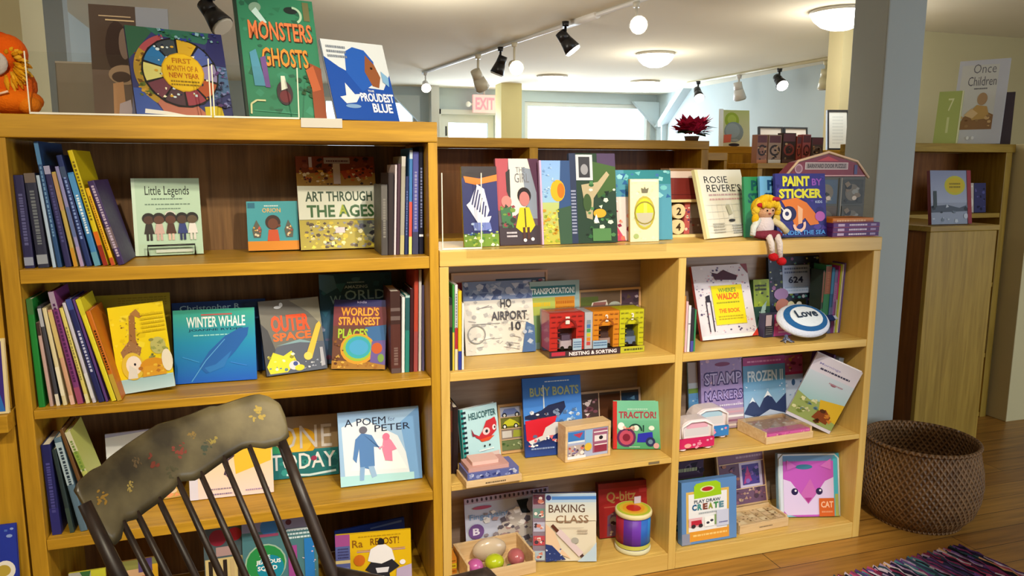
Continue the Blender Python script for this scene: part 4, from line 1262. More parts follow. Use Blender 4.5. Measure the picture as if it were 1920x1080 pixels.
def art_peach(a):
    a.g(0, 0, 1, 0.6, 'ecd2cc', 'f0d0a0'); a.r(0, 0.6, 1, 1, 'e8b83a'); a.p([(0.55, 0.3), (0.98, 0.45), (1, 1), (0.5, 1)], 'ecbc3a'); a.l([(0.42, 0.3), (0.46, 0.44), (0.44, 0.58)], 0.03, '4a3a4a'); a.l([(0.38, 0.52), (0.46, 0.5), (0.54, 0.56)], 0.02, '4a3a4a'); a.e(0.46, 0.62, 0.03, 0.035, '5a3a34')
    a.l([(0.44, 0.3), (0.52, 0.18)], 0.015, '6a4a6a'); a.bars(0.2, 0.1, 0.5, 0.14, 1, '9a8a9a', 2); a.bars(0.24, 0.03, 0.5, 0.07, 1, '8a7a9a', 3); a.bars(0.66, 0.05, 0.95, 0.09, 1, 'a890b0', 4); a.r(0.0, 0.0, 0.1, 0.3, 'd8d2e0')


face_book('peach', 'picture_book', 'peach and yellow picture book seen through the spindles of the rocking chair', 'book', 0.009, 'e4cfc4', art_peach)


def art_today(a):
    a.r(0, 0, 1, 1, 'a48c68'); a.r(0, 0.78, 1, 1, '9a8468'); a.p([(0.1, 0.45), (1, 0.45), (1, 0), (0, 0), (0, 0.4)], '2a7c80'); a.e(0.48, 0.58, 0.24, 0.24, 'e0a820'); a.e(0.48, 0.56, 0.16, 0.16, 'e8bc3c'); a.p([(0.08, 0.62), (0.22, 0.5), (0.3, 0.4), (0.05, 0.4)], '3a9a6a')
    a.r(0, 0, 1, 0.42, '277478'); a.s(14, ['2c8a84', '1e6068', '3a9a94'], 0, 0.02, 1, 0.44, 0.03, 0.08, 3); a.l([(0.3, 0.06), (0.6, 0.03), (0.96, 0.07)], 0.03, 'd0e8ec')
    a.t('ONE', 0.18, 0.47, 0.92, 0.85, 'd0c8c0', 0.0); a.t('TODAY', 0.10, 0.14, 0.96, 0.40, 'e8eaea', 0.01); a.e(0.67, 0.30, 0.04, 0.04, 'a03a5a')


face_book('today', 'picture_book', 'brown and teal picture book with a yellow sun behind large pale capitals', 'book', 0.009, '7a6a54', art_today)


def art_poem(a):
    a.r(0, 0, 1, 1, 'a0c4e8'); a.p([(0.06, 0.02), (0.04, 0.8), (0.3, 0.9), (0.72, 0.62), (0.92, 0.1), (0.9, 0.02)], 'dfeaf4'); a.p([(0.12, 0.2), (0.3, 0.6), (0.62, 0.6), (0.82, 0.16)], 'f0f6fa'); a.p([(0.86, 0.0), (1, 0), (1, 1), (0.76, 0.8)], '78a8dc'); a.p([(0, 0), (0.9, 0), (0.9, 0.1), (0, 0.14)], 'b0e0e8')
    a.t('A POEM', 0.08, 0.80, 0.58, 0.90, '242a44', 0.0); a.t('for', 0.61, 0.83, 0.70, 0.885, '5a6a90', 0.0); a.t('PETER', 0.44, 0.70, 0.88, 0.79, '242a44', 0.0)
    a.p([(0.2, 0.62), (0.16, 0.36), (0.2, 0.3), (0.24, 0.5), (0.24, 0.24), (0.36, 0.2), (0.42, 0.24), (0.42, 0.5), (0.5, 0.48), (0.5, 0.45), (0.4, 0.66), (0.28, 0.7)], '5a86c0'); a.e(0.30, 0.74, 0.05, 0.05, '6a6a7a'); a.p([(0.24, 0.24), (0.30, 0.24), (0.28, 0.06), (0.23, 0.06)], '8ab0dc'); a.p([(0.34, 0.24), (0.41, 0.24), (0.44, 0.1), (0.38, 0.08)], '9abce0')
    a.p([(0.52, 0.46), (0.54, 0.6), (0.58, 0.64), (0.64, 0.56), (0.7, 0.44), (0.64, 0.42), (0.64, 0.28), (0.55, 0.3)], 'e48aac'); a.e(0.575, 0.62, 0.045, 0.05, 'e07a9e'); a.l([(0.48, 0.47), (0.54, 0.5)], 0.02, 'e8a0b8')


face_book('poem', 'picture_book', 'pale blue picture book of a tall blue figure and small pink one holding hands', 'book', 0.012, '8ab4e0', art_poem)

# ================================================================== TALL BOOKCASE, BOTTOM


def art_penguin(a):
    a.r(0, 0, 1, 1, 'd8b012'); a.r(0, 0, 0.19, 1, '56609a'); a.r(0, 0.82, 0.19, 1, '9a4a8a'); a.r(0, 0.55, 0.19, 0.6, 'd0c088'); a.bars(0.03, 0.62, 0.17, 0.8, 4, '3a3a6a', 2); a.bars(0.03, 0.1, 0.17, 0.5, 7, '7a8ac0', 3)
    a.t('Ra', 0.22, 0.78, 0.36, 0.90, '8a5a14', 0.01); a.t('REPOST!', 0.46, 0.80, 0.84, 0.91, '7a4a10', 0.01); a.bars(0.3, 0.93, 0.86, 0.96, 1, 'b08a10', 4); a.r(0.28, 0.70, 0.92, 0.715, 'b08aa0'); a.r(0.28, 0.73, 0.92, 0.735, 'a87a98')
    a.e(0.31, 0.58, 0.075, 0.09, 'c86a1c'); a.e(0.6, 0.84, 0.045, 0.06, '1c1c20'); a.p([(0.42, 0.56), (0.46, 0.74), (0.56, 0.8), (0.66, 0.8), (0.74, 0.72), (0.78, 0.54), (0.6, 0.48)], 'e6e4e6'); a.p([(0.38, 0.42), (0.46, 0.54), (0.6, 0.5), (0.74, 0.56), (0.84, 0.44), (0.7, 0.34), (0.74, 0.1), (0.46, 0.1), (0.5, 0.34)], '24242c'); a.p([(0.52, 0.44), (0.7, 0.44), (0.68, 0.36), (0.54, 0.36)], 'd8d8e0'); a.p([(0.8, 0.4), (1, 0.46), (1, 0.1), (0.78, 0.1)], 'b4a4c4'); a.e(0.88, 0.5, 0.04, 0.04, 'e8e4e8')


face_book('blueb', 'picture_book', 'royal blue book with its cover ajar behind the yellow penguin book', 'book', 0.01, '24409c', lambda a: (a.r(0, 0, 1, 1, '2846a6'), a.p([(0.5, 0.9), (0.96, 0.92), (0.96, 0.96), (0.5, 0.93)], '6a8ad0')))
face_book('penguin', 'picture_book', 'yellow picture book with a black and white bird on the bottom shelf', 'book', 0.012, 'c8a414', art_penguin, spine='56609a')
slab('packL', 'craft_kit', 'dark craft pack with two red circles, behind the chair spindles', 'craft kit', 0.03, '4a5258', lambda a: (a.r(0, 0, 1, 1, '4a5a60'), a.o(0.36, 0.86, 0.22, '8a2438'), a.o(0.78, 0.88, 0.18, 'b02434'), a.r(0.3, 0.66, 0.8, 0.76, 'a88a88'), a.r(0.02, 0, 0.98, 0.64, 'c8b47c'), [a.r(0.1 + 0.18 * k, 0.2, 0.2 + 0.18 * k, 0.62, c) for k, c in enumerate(('2a2420', 'd8c8a0', '2a2420', 'c0a878', '3a3430'))]), mat=GLOSS)


def art_packR(a):
    a.r(0, 0, 1, 1, '4a7880'); a.r(0, 0.86, 1, 1, '8a8aa8'); a.o(0.36, 0.9, 0.12, '3a7ab8'); a.r(0.2, 0.8, 0.48, 0.83, '9a4a6a'); a.e(0.62, 0.93, 0.04, 0.03, '5a3040'); a.bars(0.56, 0.74, 0.98, 0.86, 3, 'c8dce0', 2); a.r(0.6, 0.84, 0.98, 0.855, 'e4f0f0')
    a.o(0.3, 0.52, 0.275, '9ab8a0'); a.o(0.3, 0.52, 0.255, '2a8a4a'); a.o(0.36, 0.47, 0.18, '1a86a0'); a.t('THE', 0.22, 0.565, 0.36, 0.61, 'e8f4f0', 0.02); a.t('JEALOUS', 0.17, 0.505, 0.50, 0.56, 'f0f6f4', 0.03); a.t('SQUID', 0.19, 0.44, 0.45, 0.495, 'f0f6f4', 0.03)
    a.r(0.6, 0.3, 0.72, 0.68, '9a4a90'); a.r(0.82, 0.3, 0.95, 0.74, '2a78c0'); a.s(10, ['e8e8f0', 'e0b8c8'], 0.58, 0.34, 0.98, 0.7, 0.008, 0.014, 3); a.r(0.0, 0.0, 1, 0.3, '3a6a7a')


slab('packR', 'craft_kit', 'teal activity pack with a round green emblem, behind the chair spindles', 'craft kit', 0.035, '5a8088', art_packR, mat=GLOSS)
face_book('yel1', 'picture_book', 'yellow and white book top low behind the left chair post', 'book', 0.01, 'c8c03a', lambda a: (a.r(0, 0, 1, 1, 'c8c838'), a.r(0, 0.5, 0.6, 1, 'a8a8a0'), a.p([(0.3, 1), (0.6, 1), (0.5, 0.8)], '3a6a3a')))
face_book('yel2', 'picture_book', 'book with tan and purple top edge low between two chair spindles', 'book', 0.01, 'c89a4a', lambda a: (a.r(0, 0, 1, 1, 'd0a880'), a.r(0, 0.86, 1, 1, '8a8a4a'), a.r(0.5, 0.8, 0.86, 1, '5a4a80'), a.s(12, ['b0484a', 'e8d0b0', '8a3a3a'], 0.02, 0.3, 0.8, 0.82, 0.04, 0.1, 2), a.r(0.86, 0.4, 1, 0.9, 'd8a824')))

# books at the neighbouring cabinet
t = thing('picture_book', 'purple-blue book with a pale border standing on the oak counter', 'book', (-0.985, -0.034, 0.8005), (R(-5), 0, 0))
closed_book(t, 0.19, 0.198, 0.011, 'dccb9c', lambda a: (a.r(0.03, 0.03, 0.96, 0.97, '3c2a7a'), a.p([(0.03, 0.03), (0.96, 0.03), (0.9, 0.3), (0.5, 0.45), (0.03, 0.3)], '2e6ab8'), a.s(18, ['5a4aa0', '2c2060'], 0.05, 0.3, 0.94, 0.95, 0.03, 0.1, 2)))
t = thing('picture_book', 'dark blue book with a white oval at the left edge, below the oak counter', 'book', (-1.00, -0.045, 0.262), (R(-7), 0, 0))
closed_book(t, 0.187, 0.225, 0.012, '24349a', lambda a: (a.r(0, 0, 1, 1, '2638a0'), a.e(0.84, 0.45, 0.13, 0.12, 'e8e4dc'), a.e(0.82, 0.45, 0.09, 0.07, 'b8a040'), a.s(10, ['4a6ac0', '8aa0d8'], 0.5, 0.8, 0.98, 0.97, 0.02, 0.05, 2)))
m = MB(); m.box(-1.60, -0.83, -0.16, 0.003, 0.238, 0.2605)
tag(m.build('display_ledge', OAK['x'], None, 0.002), 'narrow oak ledge at the left edge carrying the dark blue book', 'ledge')
# ================================================================== TOP OF THE LOW BOOKCASE
gl = 'books standing on top of the low bookcase'
for k_, w_ in (('puz2', 0.258), ('puz3', 0.252), ('dino', 0.072), ('card', 0.042)):
    TAB[k_] = TAB[k_][:5] + (w_, TAB[k_][6])
TAB['cat'] = (1.757,) + TAB['cat'][1:5] + (0.250, TAB['cat'][6])
TAB['woodbox'] = (TAB['woodbox'][0], 0.070) + TAB['woodbox'][2:]
acrylic(0.385, 0.512, 0.022, LZ, 0.235, 'clear acrylic holder at the left end of the low bookcase top')
t = thing('display_ledge', 'clear acrylic lip strip along the front of the low bookcase top', 'display holder', (0.455, -0.006, LZ))
m = MB(); m.box(0, 0.69, -0.003, -0.0005, -0.022, 0.008, 'fff'); m.build('lip', CLEAR, t)
m = MB(); m.box(0, 0.69, -0.0045, -0.0032, -0.0235, -0.0215, 'a8802c'); m.box(0, 0.69, -0.003, 0.030, 0.0003, 0.0025, 'fff'); m.build('edge', CLEAR, t)


def art_zebra(a):
    a.r(0, 0, 1, 1, '2a2e66'); a.r(0, 0, 1, 0.16, '6a8a2c'); a.s(24, ['a8b84a', '4a7a2a', 'd8d8c0'], 0, 0, 1, 0.2, 0.03, 0.08, 2); a.r(0, 0.86, 1, 1, '2c2428'); a.p([(0.05, 0.88), (0.5, 0.85), (1, 0.9), (1, 0.82), (0.4, 0.77), (0.1, 0.8)], 'd87a2a')
    a.p([(0.2, 0.55), (0.42, 0.78), (0.62, 0.72), (0.75, 0.45), (0.6, 0.3), (0.3, 0.45)], 'd0d0e8')
    for k in range(6):
        a.l([(0.26 + 0.07 * k, 0.52 - 0.03 * k), (0.4 + 0.05 * k, 0.76 - 0.05 * k)], 0.035, '24265c')
    a.p([(0.1, 0.52), (0.2, 0.56), (0.5, 0.36), (0.8, 0.38), (0.7, 0.28), (0.4, 0.3)], 'd8d8ea'); a.p([(0.25, 0.3), (0.75, 0.3), (0.8, 0.2), (0.3, 0.2)], '6a78b8'); a.s(12, ['3a5a98', 'a8b8d8'], 0.1, 0.14, 0.8, 0.3, 0.02, 0.06, 5)


face_book('zebra', 'picture_book', 'dark blue picture book with zebra stripes and an orange ribbon', 'book', 0.012, 'b8a82c', art_zebra, gl)


def art_girl(a):
    a.r(0, 0, 1, 1, '5a4a56'); a.p([(0, 1), (0.3, 1), (0.24, 0.7), (0.3, 0.4), (0, 0.4)], 'a84a54'); a.p([(0.3, 1), (0.9, 1), (0.8, 0.5), (0.3, 0.3)], 'd2ccc4'); a.p([(0.6, 0.9), (1, 0.86), (1, 0.3), (0.7, 0.3)], '7e8796'); a.p([(0.22, 0.84), (0.32, 0.88), (0.3, 0.5), (0.22, 0.62)], '2c2a2c')
    a.p([(0.75, 1), (1, 1), (1, 0.0), (0.9, 0.0), (0.92, 0.6)], '4a2440'); a.t('THE', 0.46, 0.84, 0.68, 0.90, '6a6a70', 0.0); a.t('GIRL', 0.42, 0.72, 0.76, 0.83, '6a6a70', 0.0)
    a.r(0, 0, 1, 0.22, '3a3038'); a.p([(0.05, 0.42), (0.3, 0.46), (0.34, 0.2), (0.08, 0.2)], '3c6a44'); a.e(0.2, 0.5, 0.12, 0.07, 'c87a74'); a.s(18, ['6a8a3a', '8a3a44', '2c3a2c'], 0.04, 0.18, 0.4, 0.5, 0.03, 0.07, 3)
    a.e(0.62, 0.57, 0.16, 0.095, '1e1416'); a.e(0.62, 0.53, 0.12, 0.085, 'b4706c'); a.p([(0.5, 0.43), (0.72, 0.43), (0.84, 0.22), (0.72, 0.14), (0.52, 0.14), (0.38, 0.2)], 'c8b81c'); a.r(0.6, 0.2, 0.63, 0.42, '4a3a14'); a.r(0.54, 0.06, 0.6, 0.2, '4a2c24'); a.r(0.64, 0.06, 0.7, 0.2, '4a2c24')
    a.bars(0.16, 0.08, 0.4, 0.16, 2, 'c8c0c8', 4); a.e(0.58, 0.05, 0.04, 0.02, 'e0d8d8'); a.e(0.76, 0.06, 0.04, 0.02, 'e0d8d8')


face_book('girl', 'picture_book', 'pink and grey picture book with a child in a yellow raincoat', 'book', 0.014, '7a3a4c', art_girl, gl)


def art_sun(a):
    a.g(0, 0, 1, 0.6, 'b0a63a', 'a8b87a'); a.g(0, 0.5, 1, 1, '8ab0cc', '7ea2d4'); a.p([(0.7, 1), (1, 1), (1, 0.4), (0.6, 0.42)], '2e4a78'); a.p([(0.55, 0.42), (1, 0.46), (1, 0), (0.6, 0)], '34503c'); a.e(0.58, 0.64, 0.24, 0.13, 'd8a01c'); a.e(0.68, 0.64, 0.12, 0.09, 'b86a14')
    a.s(60, ['c8b82c', '8a9a2c', 'd8c850', 'b88a24'], 0.0, 0.02, 0.6, 0.42, 0.03, 0.07, 2); a.s(24, ['a8c0d8', '6a90c0'], 0.02, 0.55, 0.5, 0.98, 0.02, 0.06, 4); a.r(0, 0.0, 0.06, 1, 'c4a0c0')


face_book('sun', 'picture_book', 'blue and yellow picture book with an orange flower head', 'book', 0.013, 'b08aac', art_sun, gl, dw=-0.028)


def art_green(a):
    a.r(0, 0, 1, 1, '243a2c'); a.r(0, 0, 0.14, 1, '2a3450'); a.bars(0.02, 0.1, 0.12, 0.6, 14, '9aa0b8', 3); a.r(0.6, 0.84, 1, 1, '4a3a58'); a.p([(0.4, 0.92), (1, 0.85), (1, 0.6), (0.6, 0.5)], '3e5a2e')
    a.r(0.14, 0.7, 0.5, 0.985, 'b8bcc4'); a.r(0.2, 0.73, 0.44, 0.96, '34343a'); a.e(0.32, 0.82, 0.08, 0.06, '8a8a90'); a.p([(0.24, 0.65), (0.6, 0.68), (0.8, 0.8), (0.86, 0.76), (0.5, 0.5), (0.46, 0.26), (0.34, 0.28)], 'a89a7a'); a.e(0.36, 0.45, 0.09, 0.1, '38502c'); a.s(30, ['2c5a34', '16241c', '4a7a4a', 'c8d0c0'], 0.3, 0.05, 0.98, 0.7, 0.03, 0.07, 5)
    a.e(0.62, 0.33, 0.14, 0.05, 'c89a2a'); a.p([(0.48, 0.24), (0.54, 0.32), (0.6, 0.22)], 'eef0ee'); a.r(0.45, 0.02, 0.85, 0.16, '4e7a48')


face_book('green', 'picture_book', 'dark green picture book with a small framed portrait, taller than its neighbours', 'book', 0.016, '2a3450', art_green, gl)


def art_teal(a):
    a.r(0, 0, 1, 1, '4a8aa0'); a.r(0.3, 0.8, 1, 1, '2e7a84'); a.s(30, ['3a68a0', '6ab0b4', '2a5a90', '8ac4c8'], 0, 0.6, 1, 1, 0.02, 0.07, 2); a.r(0, 0, 0.45, 0.62, 'd8c8c4'); a.p([(0, 0.6), (0.06, 0.66), (0.14, 0.5), (0.18, 0.2), (0.3, 0.0), (0, 0)], 'c04a68'); a.s(20, ['d86a8a', 'e89a8a', 'e0705a', '8a2a4a'], 0.0, 0.0, 0.42, 0.5, 0.015, 0.045, 3); a.p([(0.04, 0.58), (0.12, 0.64), (0.2, 0.55), (0.1, 0.54)], 'e0e0ea'); a.r(0.36, 0.0, 0.46, 0.78, '2a3a64')


face_book('tealpink', 'picture_book', 'wide teal and pink picture book behind the cream oval-window card', 'book', 0.013, '3a7a90', art_teal, gl)
slab('gold', 'gift_box', 'cream box with a green oval window on the low bookcase top', 'box', 0.012, 'd8d0aa', lambda a: (
    a.s(50, ['cfc79c', 'e0d8b8', 'c8c4a0'], 0.02, 0.02, 0.98, 0.98, 0.03, 0.08, 2), a.r(0.04, 0.955, 0.96, 0.99, 'b8ccc0'), a.e(0.5, 0.46, 0.36, 0.27, 'b0a040'), a.e(0.5, 0.46, 0.31, 0.235, 'b8c028'), a.p([(0.2, 0.46), (0.8, 0.46), (0.7, 0.28), (0.5, 0.23), (0.3, 0.28)], 'b4ac94'), a.r(0.46, 0.46, 0.58, 0.62, 'cdd054'),
    a.ring(0.5, 0.46, 0.36, 0.32, '8a7a2c'), a.p([(0.4, 0.78), (0.38, 0.86), (0.46, 0.84), (0.5, 0.88), (0.54, 0.84), (0.64, 0.86), (0.6, 0.78)], '6a6450'), a.e(0.2, 0.09, 0.09, 0.04, '9aaa6a')), side='b89a54', group=None)

# number blocks and the box on them
x, y, z, yaw, lean, wd, ht = TAB['numbers']
t = thing('block_set', 'wooden number block set under the dark red box', 'toy', (1.205, 0.172, LZ + 0.0005))
m = MB(); m.box(0, 0.235, 0.012, 0.10, 0, 0.010, 'e0c890'); m.box(0, 0.235, 0.012, 0.10, 0.128, 0.138, 'e4cc98'); m.box(0, 0.235, 0.09, 0.10, 0.0105, 0.1275, '6a4a3a'); m.box(0.225, 0.235, 0.012, 0.0895, 0.0105, 0.1275, 'd8bc80'); m.build('tray', PRINT, t)
m = MB()
m.box(0.005, 0.060, 0.02, 0.085, 0.011, 0.064, 'c8b04a'); m.box(0.005, 0.060, 0.02, 0.085, 0.066, 0.092, 'd0c0a8'); m.box(0.005, 0.06, 0.02, 0.085, 0.094, 0.126, '9a8a7a')
A = Art(m, 0.055, 0.12, Matrix.Translation((0.005, 0.02, 0.008))); A.r(0.05, 0.45, 0.95, 0.5, '2a2018'); A.r(0.05, 0.62, 0.95, 0.66, '4a3a28'); A.r(0.1, 0.8, 0.45, 0.95, '1c1614'); A.r(0.6, 0.8, 0.9, 0.93, '1c1614'); A.r(0.25, 0.05, 0.6, 0.4, 'e0cc70')
m.build('picture_block', PRINT, t)
for nn, zz in (('2', 0.095), ('4', 0.038)):
    m = MB(); m.cyl((0.098, 0.02, zz), (0.098, 0.06, zz), 0.027, 0.027, 20, 'd8c49a')
    A = Art(m, 0.04, 0.04, Matrix.Translation((0.078, 0.0198, zz - 0.02))); A.t(nn, 0.25, 0.15, 0.75, 0.85, '3a2a1a', 0.03)
    m.build('number_disc', PRINT, t)
m = MB(); m.box(0.128, 0.150, 0.03, 0.085, 0.011, 0.126, 'b85a58'); A = Art(m, 0.022, 0.115, Matrix.Translation((0.128, 0.03, 0.011))); A.s(12, ['e08a7a', '6a3a6a', 'e8d0c0'], 0, 0, 1, 1, 0.2, 0.4, 3); m.build('peg_strip', PRINT, t)
m = MB(); m.box(0.152, 0.223, 0.04, 0.085, 0.011, 0.126, '6a5248'); A = Art(m, 0.07, 0.115, Matrix.Translation((0.152, 0.04, 0.011))); A.r(0.05, 0.5, 0.9, 0.95, '8a8078'); A.s(10, ['7a3430', '4a3430', '9a8a7a'], 0, 0, 1, 0.5, 0.06, 0.14, 3); m.build('picture_panel', PRINT, t)
m = MB(); m.bbox(1.205, 1.405, 0.185, 0.27, LZ + 0.1395, LZ + 0.215, '6e2420', 0.003); A = Art(m, 0.20, 0.075, Matrix.Translation((1.205, 0.185, LZ + 0.1395))); A.r(0, 0, 0.35, 1, '7c2e24'); A.r(0, 0.2, 1, 0.24, '5a1c1a')
tag(m.build('gift_box', PRINT), 'dark red box lying on the wooden number block set', 'box')
m = MB(); m.bbox(1.255, 1.40, 0.19, 0.265, LZ + 0.216, LZ + 0.240, 'd8c4bc', 0.002); m.box(1.26, 1.395, 0.195, 0.26, LZ + 0.2402, LZ + 0.25, '8a6a4a')
tag(m.build('gift_box', PRINT), 'small pale pink box on top of the dark red box', 'box')


def art_rosie(a):
    a.r(0, 0, 1, 1, 'dedbd0'); a.r(0, 0, 0.06, 1, 'e0d8a8'); a.t('ROSIE', 0.16, 0.80, 0.66, 0.90, '24242c', 0.0); a.t("REVERE'S", 0.18, 0.67, 0.92, 0.78, '24242c', 0.0); a.bars(0.2, 0.60, 0.92, 0.65, 1, 'b89aa0', 2); a.bars(0.2, 0.535, 0.92, 0.585, 1, 'c8a0a4', 3)
    for k in range(1, 8):
        a.l([(0.1 + k * 0.11, 0.05), (0.1 + k * 0.11, 0.5)], 0.004, 'cdd2d4')
    for k in range(5):
        a.l([(0.08, 0.08 + k * 0.1), (0.96, 0.08 + k * 0.1)], 0.004, 'cdd2d4')
    a.p([(0.5, 0.46), (0.58, 0.48), (0.62, 0.34), (0.54, 0.32)], 'b4b4a0'); a.e(0.58, 0.24, 0.07, 0.02, '3a3a40'); a.bars(0.16, 0.06, 0.4, 0.22, 4, 'a8a8a4', 5); a.bars(0.56, 0.04, 0.9, 0.18, 4, 'a8aab0', 6)


face_book('rosie', 'activity_book', 'white graph-paper project book with black hand-lettered title, leaning near the doll', 'book', 0.014, 'dcd2a0', art_rosie, gl)


def art_paint(a, c1='2c2a7c', full=True):
    a.r(0, 0, 1, 1, c1)
    if full:
        a.s(24, ['34308c', '241f6a', '4a3a9a'], 0, 0.1, 1, 1, 0.04, 0.1, 2); a.t('PAINT', 0.14, 0.80, 0.68, 0.96, 'd4d030', 0.05); a.t('BY', 0.72, 0.81, 0.93, 0.92, '8a4ab0', 0.03); a.t('STICKER', 0.06, 0.61, 0.92, 0.76, 'd4d030', 0.05); a.t('KIDS', 0.78, 0.53, 0.92, 0.57, 'b0c0e8', 0.02)
        a.p([(0.1, 0.58), (0.4, 0.62), (0.6, 0.54), (0.78, 0.36), (0.84, 0.2), (0.66, 0.18), (0.56, 0.3), (0.42, 0.2), (0.36, 0.14), (0.3, 0.3)], 'd87424'); a.p([(0.42, 0.5), (0.52, 0.44), (0.5, 0.22), (0.42, 0.2)], 'e6b088'); a.e(0.24, 0.37, 0.15, 0.12, '1c1c50'); a.e(0.2, 0.36, 0.09, 0.09, 'e8e4ea'); a.e(0.2, 0.37, 0.04, 0.035, '2c2c60'); a.ring(0.44, 0.2, 0.13, 0.08, 'e8c0b0', 180, 380); a.l([(0.06, 0.5), (0.14, 0.42)], 0.02, 'd8d8e8')
        a.e(0.86, 0.32, 0.1, 0.08, 'b05ab0'); a.t('UNDER THE SEA', 0.06, 0.035, 0.96, 0.105, '4a90e0', 0.03); a.r(0, 0, 1, 0.02, '20265c')
    else:
        a.t('PAINT', 0.16, 0.77, 0.9, 0.94, '1c4a80' if c1 != '2f8a5a' else '15565c', 0.05); a.t('STICKER', 0.08, 0.56, 1.0, 0.73, '1c4a80' if c1 != '2f8a5a' else '15565c', 0.05)


face_book('paint3', 'activity_book', 'green sticker activity book, rearmost of the three sticker books', 'book', 0.012, '2f8a5a', lambda a: art_paint(a, '2f8a5a', False), gl)
face_book('paint2', 'activity_book', 'light blue sticker activity book, middle of the three sticker books', 'book', 0.012, '6aaade', lambda a: art_paint(a, '6aaade', False), gl)
TAB['paint'] = (1.627, 0.052, 1.19, 1.5, 8.0, 0.222, 0.232)
face_book('paint', 'activity_book', 'purple sticker activity book with an orange octopus, front of the three', 'book', 0.013, '2a2878', art_paint, gl)

# barn shaped toy box
x, y, z, yaw, lean, wd, ht = TAB['barn']
bw, bh = wd, 0.218
t = thing('toy_barn', 'barn-shaped toy box with a dark red gable behind the sticker books', 'toy', (x, 0.2, LZ + 0.0005))
m = MB(); m.box(0, bw, 0, 0.06, 0, bh, '4a4640')
A = Art(m, bw, bh); A.r(0.02, 0.03, 0.98, 0.98, '50504a')
for (u, v, c) in ((0.05, 0.52, '5a6a8a'), (0.37, 0.52, '46566a'), (0.70, 0.52, '3a3a36'), (0.05, 0.05, '4a3e30'), (0.37, 0.05, '54463a'), (0.70, 0.05, '4e4a40')):
    A.r(u, v, u + 0.27, v + 0.43, c); A.e(u + 0.13, v + 0.2, 0.09, 0.15, '6e665a'); A.s(9, ['8a8a84', '2a2826', '7a6a58'], u + 0.02, v + 0.02, u + 0.25, v + 0.4, 0.015, 0.05, int(u * 100)); A.e(u + 0.16, v + 0.1, 0.03, 0.04, 'c8b8a8')
A.r(0.34, 0.02, 0.355, 0.98, '8a8478'); A.r(0.67, 0.02, 0.685, 0.98, '8a8478')
m.build('picture_box', PRINT, t)
go = [(-0.004, bh + 0.001), (bw + 0.004, bh + 0.001), (bw * 0.86, bh + 0.055), (bw * 0.5, bh + 0.088), (bw * 0.14, bh + 0.055)]
m = MB(); m.plate(go, 0.0, 0.06, '7a2a3c')
A = Art(m, bw, 0.09, Matrix.Translation((0, 0, bh + 0.001))); A.r(0.0, 0.02, 1, 0.06, 'd8a8a8'); A.r(0.22, 0.30, 0.76, 0.60, 'c8b8b8'); A.r(0.23, 0.33, 0.75, 0.57, '9a8a8a'); A.t('BARNYARD DOOR PUZZLE', 0.25, 0.36, 0.73, 0.54, '3a3030', 0.02); A.p([(0.36, 0.66), (0.64, 0.66), (0.5, 0.86)], 'b03a44'); A.o(0.14, 0.33, 0.05, 'b48a98'); A.o(0.14, 0.33, 0.035, '8a5a6a'); A.r(0.84, 0.1, 0.88, 0.5, '4a4a78')
m.build('gable', PRINT, t)
m = MB(); m.tube([(-0.012, -0.002, bh - 0.004), (bw * 0.13, -0.002, bh + 0.060), (bw * 0.5, -0.002, bh + 0.094), (bw * 0.87, -0.002, bh + 0.060), (bw + 0.012, -0.002, bh - 0.004)], 0.005, 6, 'd8b89a'); m.build('roof_edge', PRINT, t)

# three flat puzzle boxes
x, y, z, yaw, lean, wd, ht = TAB['boxes']
for k, (c, lb) in enumerate((('4e2264', 'bottom purple flat box of the stack beside the sticker books'), ('582468', 'second purple flat box from the bottom beside the sticker books'), ('5a2a72', 'purple flat box directly under the orange-topped one'))):
    t_ = MB(); t_.bbox(0, wd - 0.004, 0, 0.12, 0, 0.0165, c, 0.002)
    A = Art(t_, wd - 0.006, 0.0165, Matrix.Translation((0.001, 0, 0))); A.r(0.1, 0.25, 0.24, 0.8, 'c0a8c8'); A.bars(0.34, 0.15, 0.72, 0.9, 1, 'd8c8dc', k + 2); A.r(0.8, 0.3, 0.92, 0.75, 'a08ab0'); A.r(0, 0, 1, 0.08, 'b0485a')
    tag(t_.build('puzzle_box', PRINT, None, 0, (x + 0.002 + 0.001 * k, 0.035, LZ + 0.0006 + k * 0.0172)), lb, 'box', 'flat boxes stacked beside the sticker books')
m = MB(); m.bbox(0, wd - 0.03, 0, 0.11, 0, 0.0165, 'c8741e', 0.002); A = Art(m, wd - 0.032, 0.0165, Matrix.Translation((0.001, 0, 0))); A.r(0, 0, 1, 0.35, '8a3a2a'); A.bars(0.1, 0.1, 0.8, 0.8, 1, 'e0b080', 3)
tag(m.build('puzzle_box', PRINT, None, 0, (x + 0.004, 0.04, LZ + 0.0006 + 3 * 0.0172)), 'orange flat box topmost of the stack beside the sticker books', 'box', 'flat boxes stacked beside the sticker books')

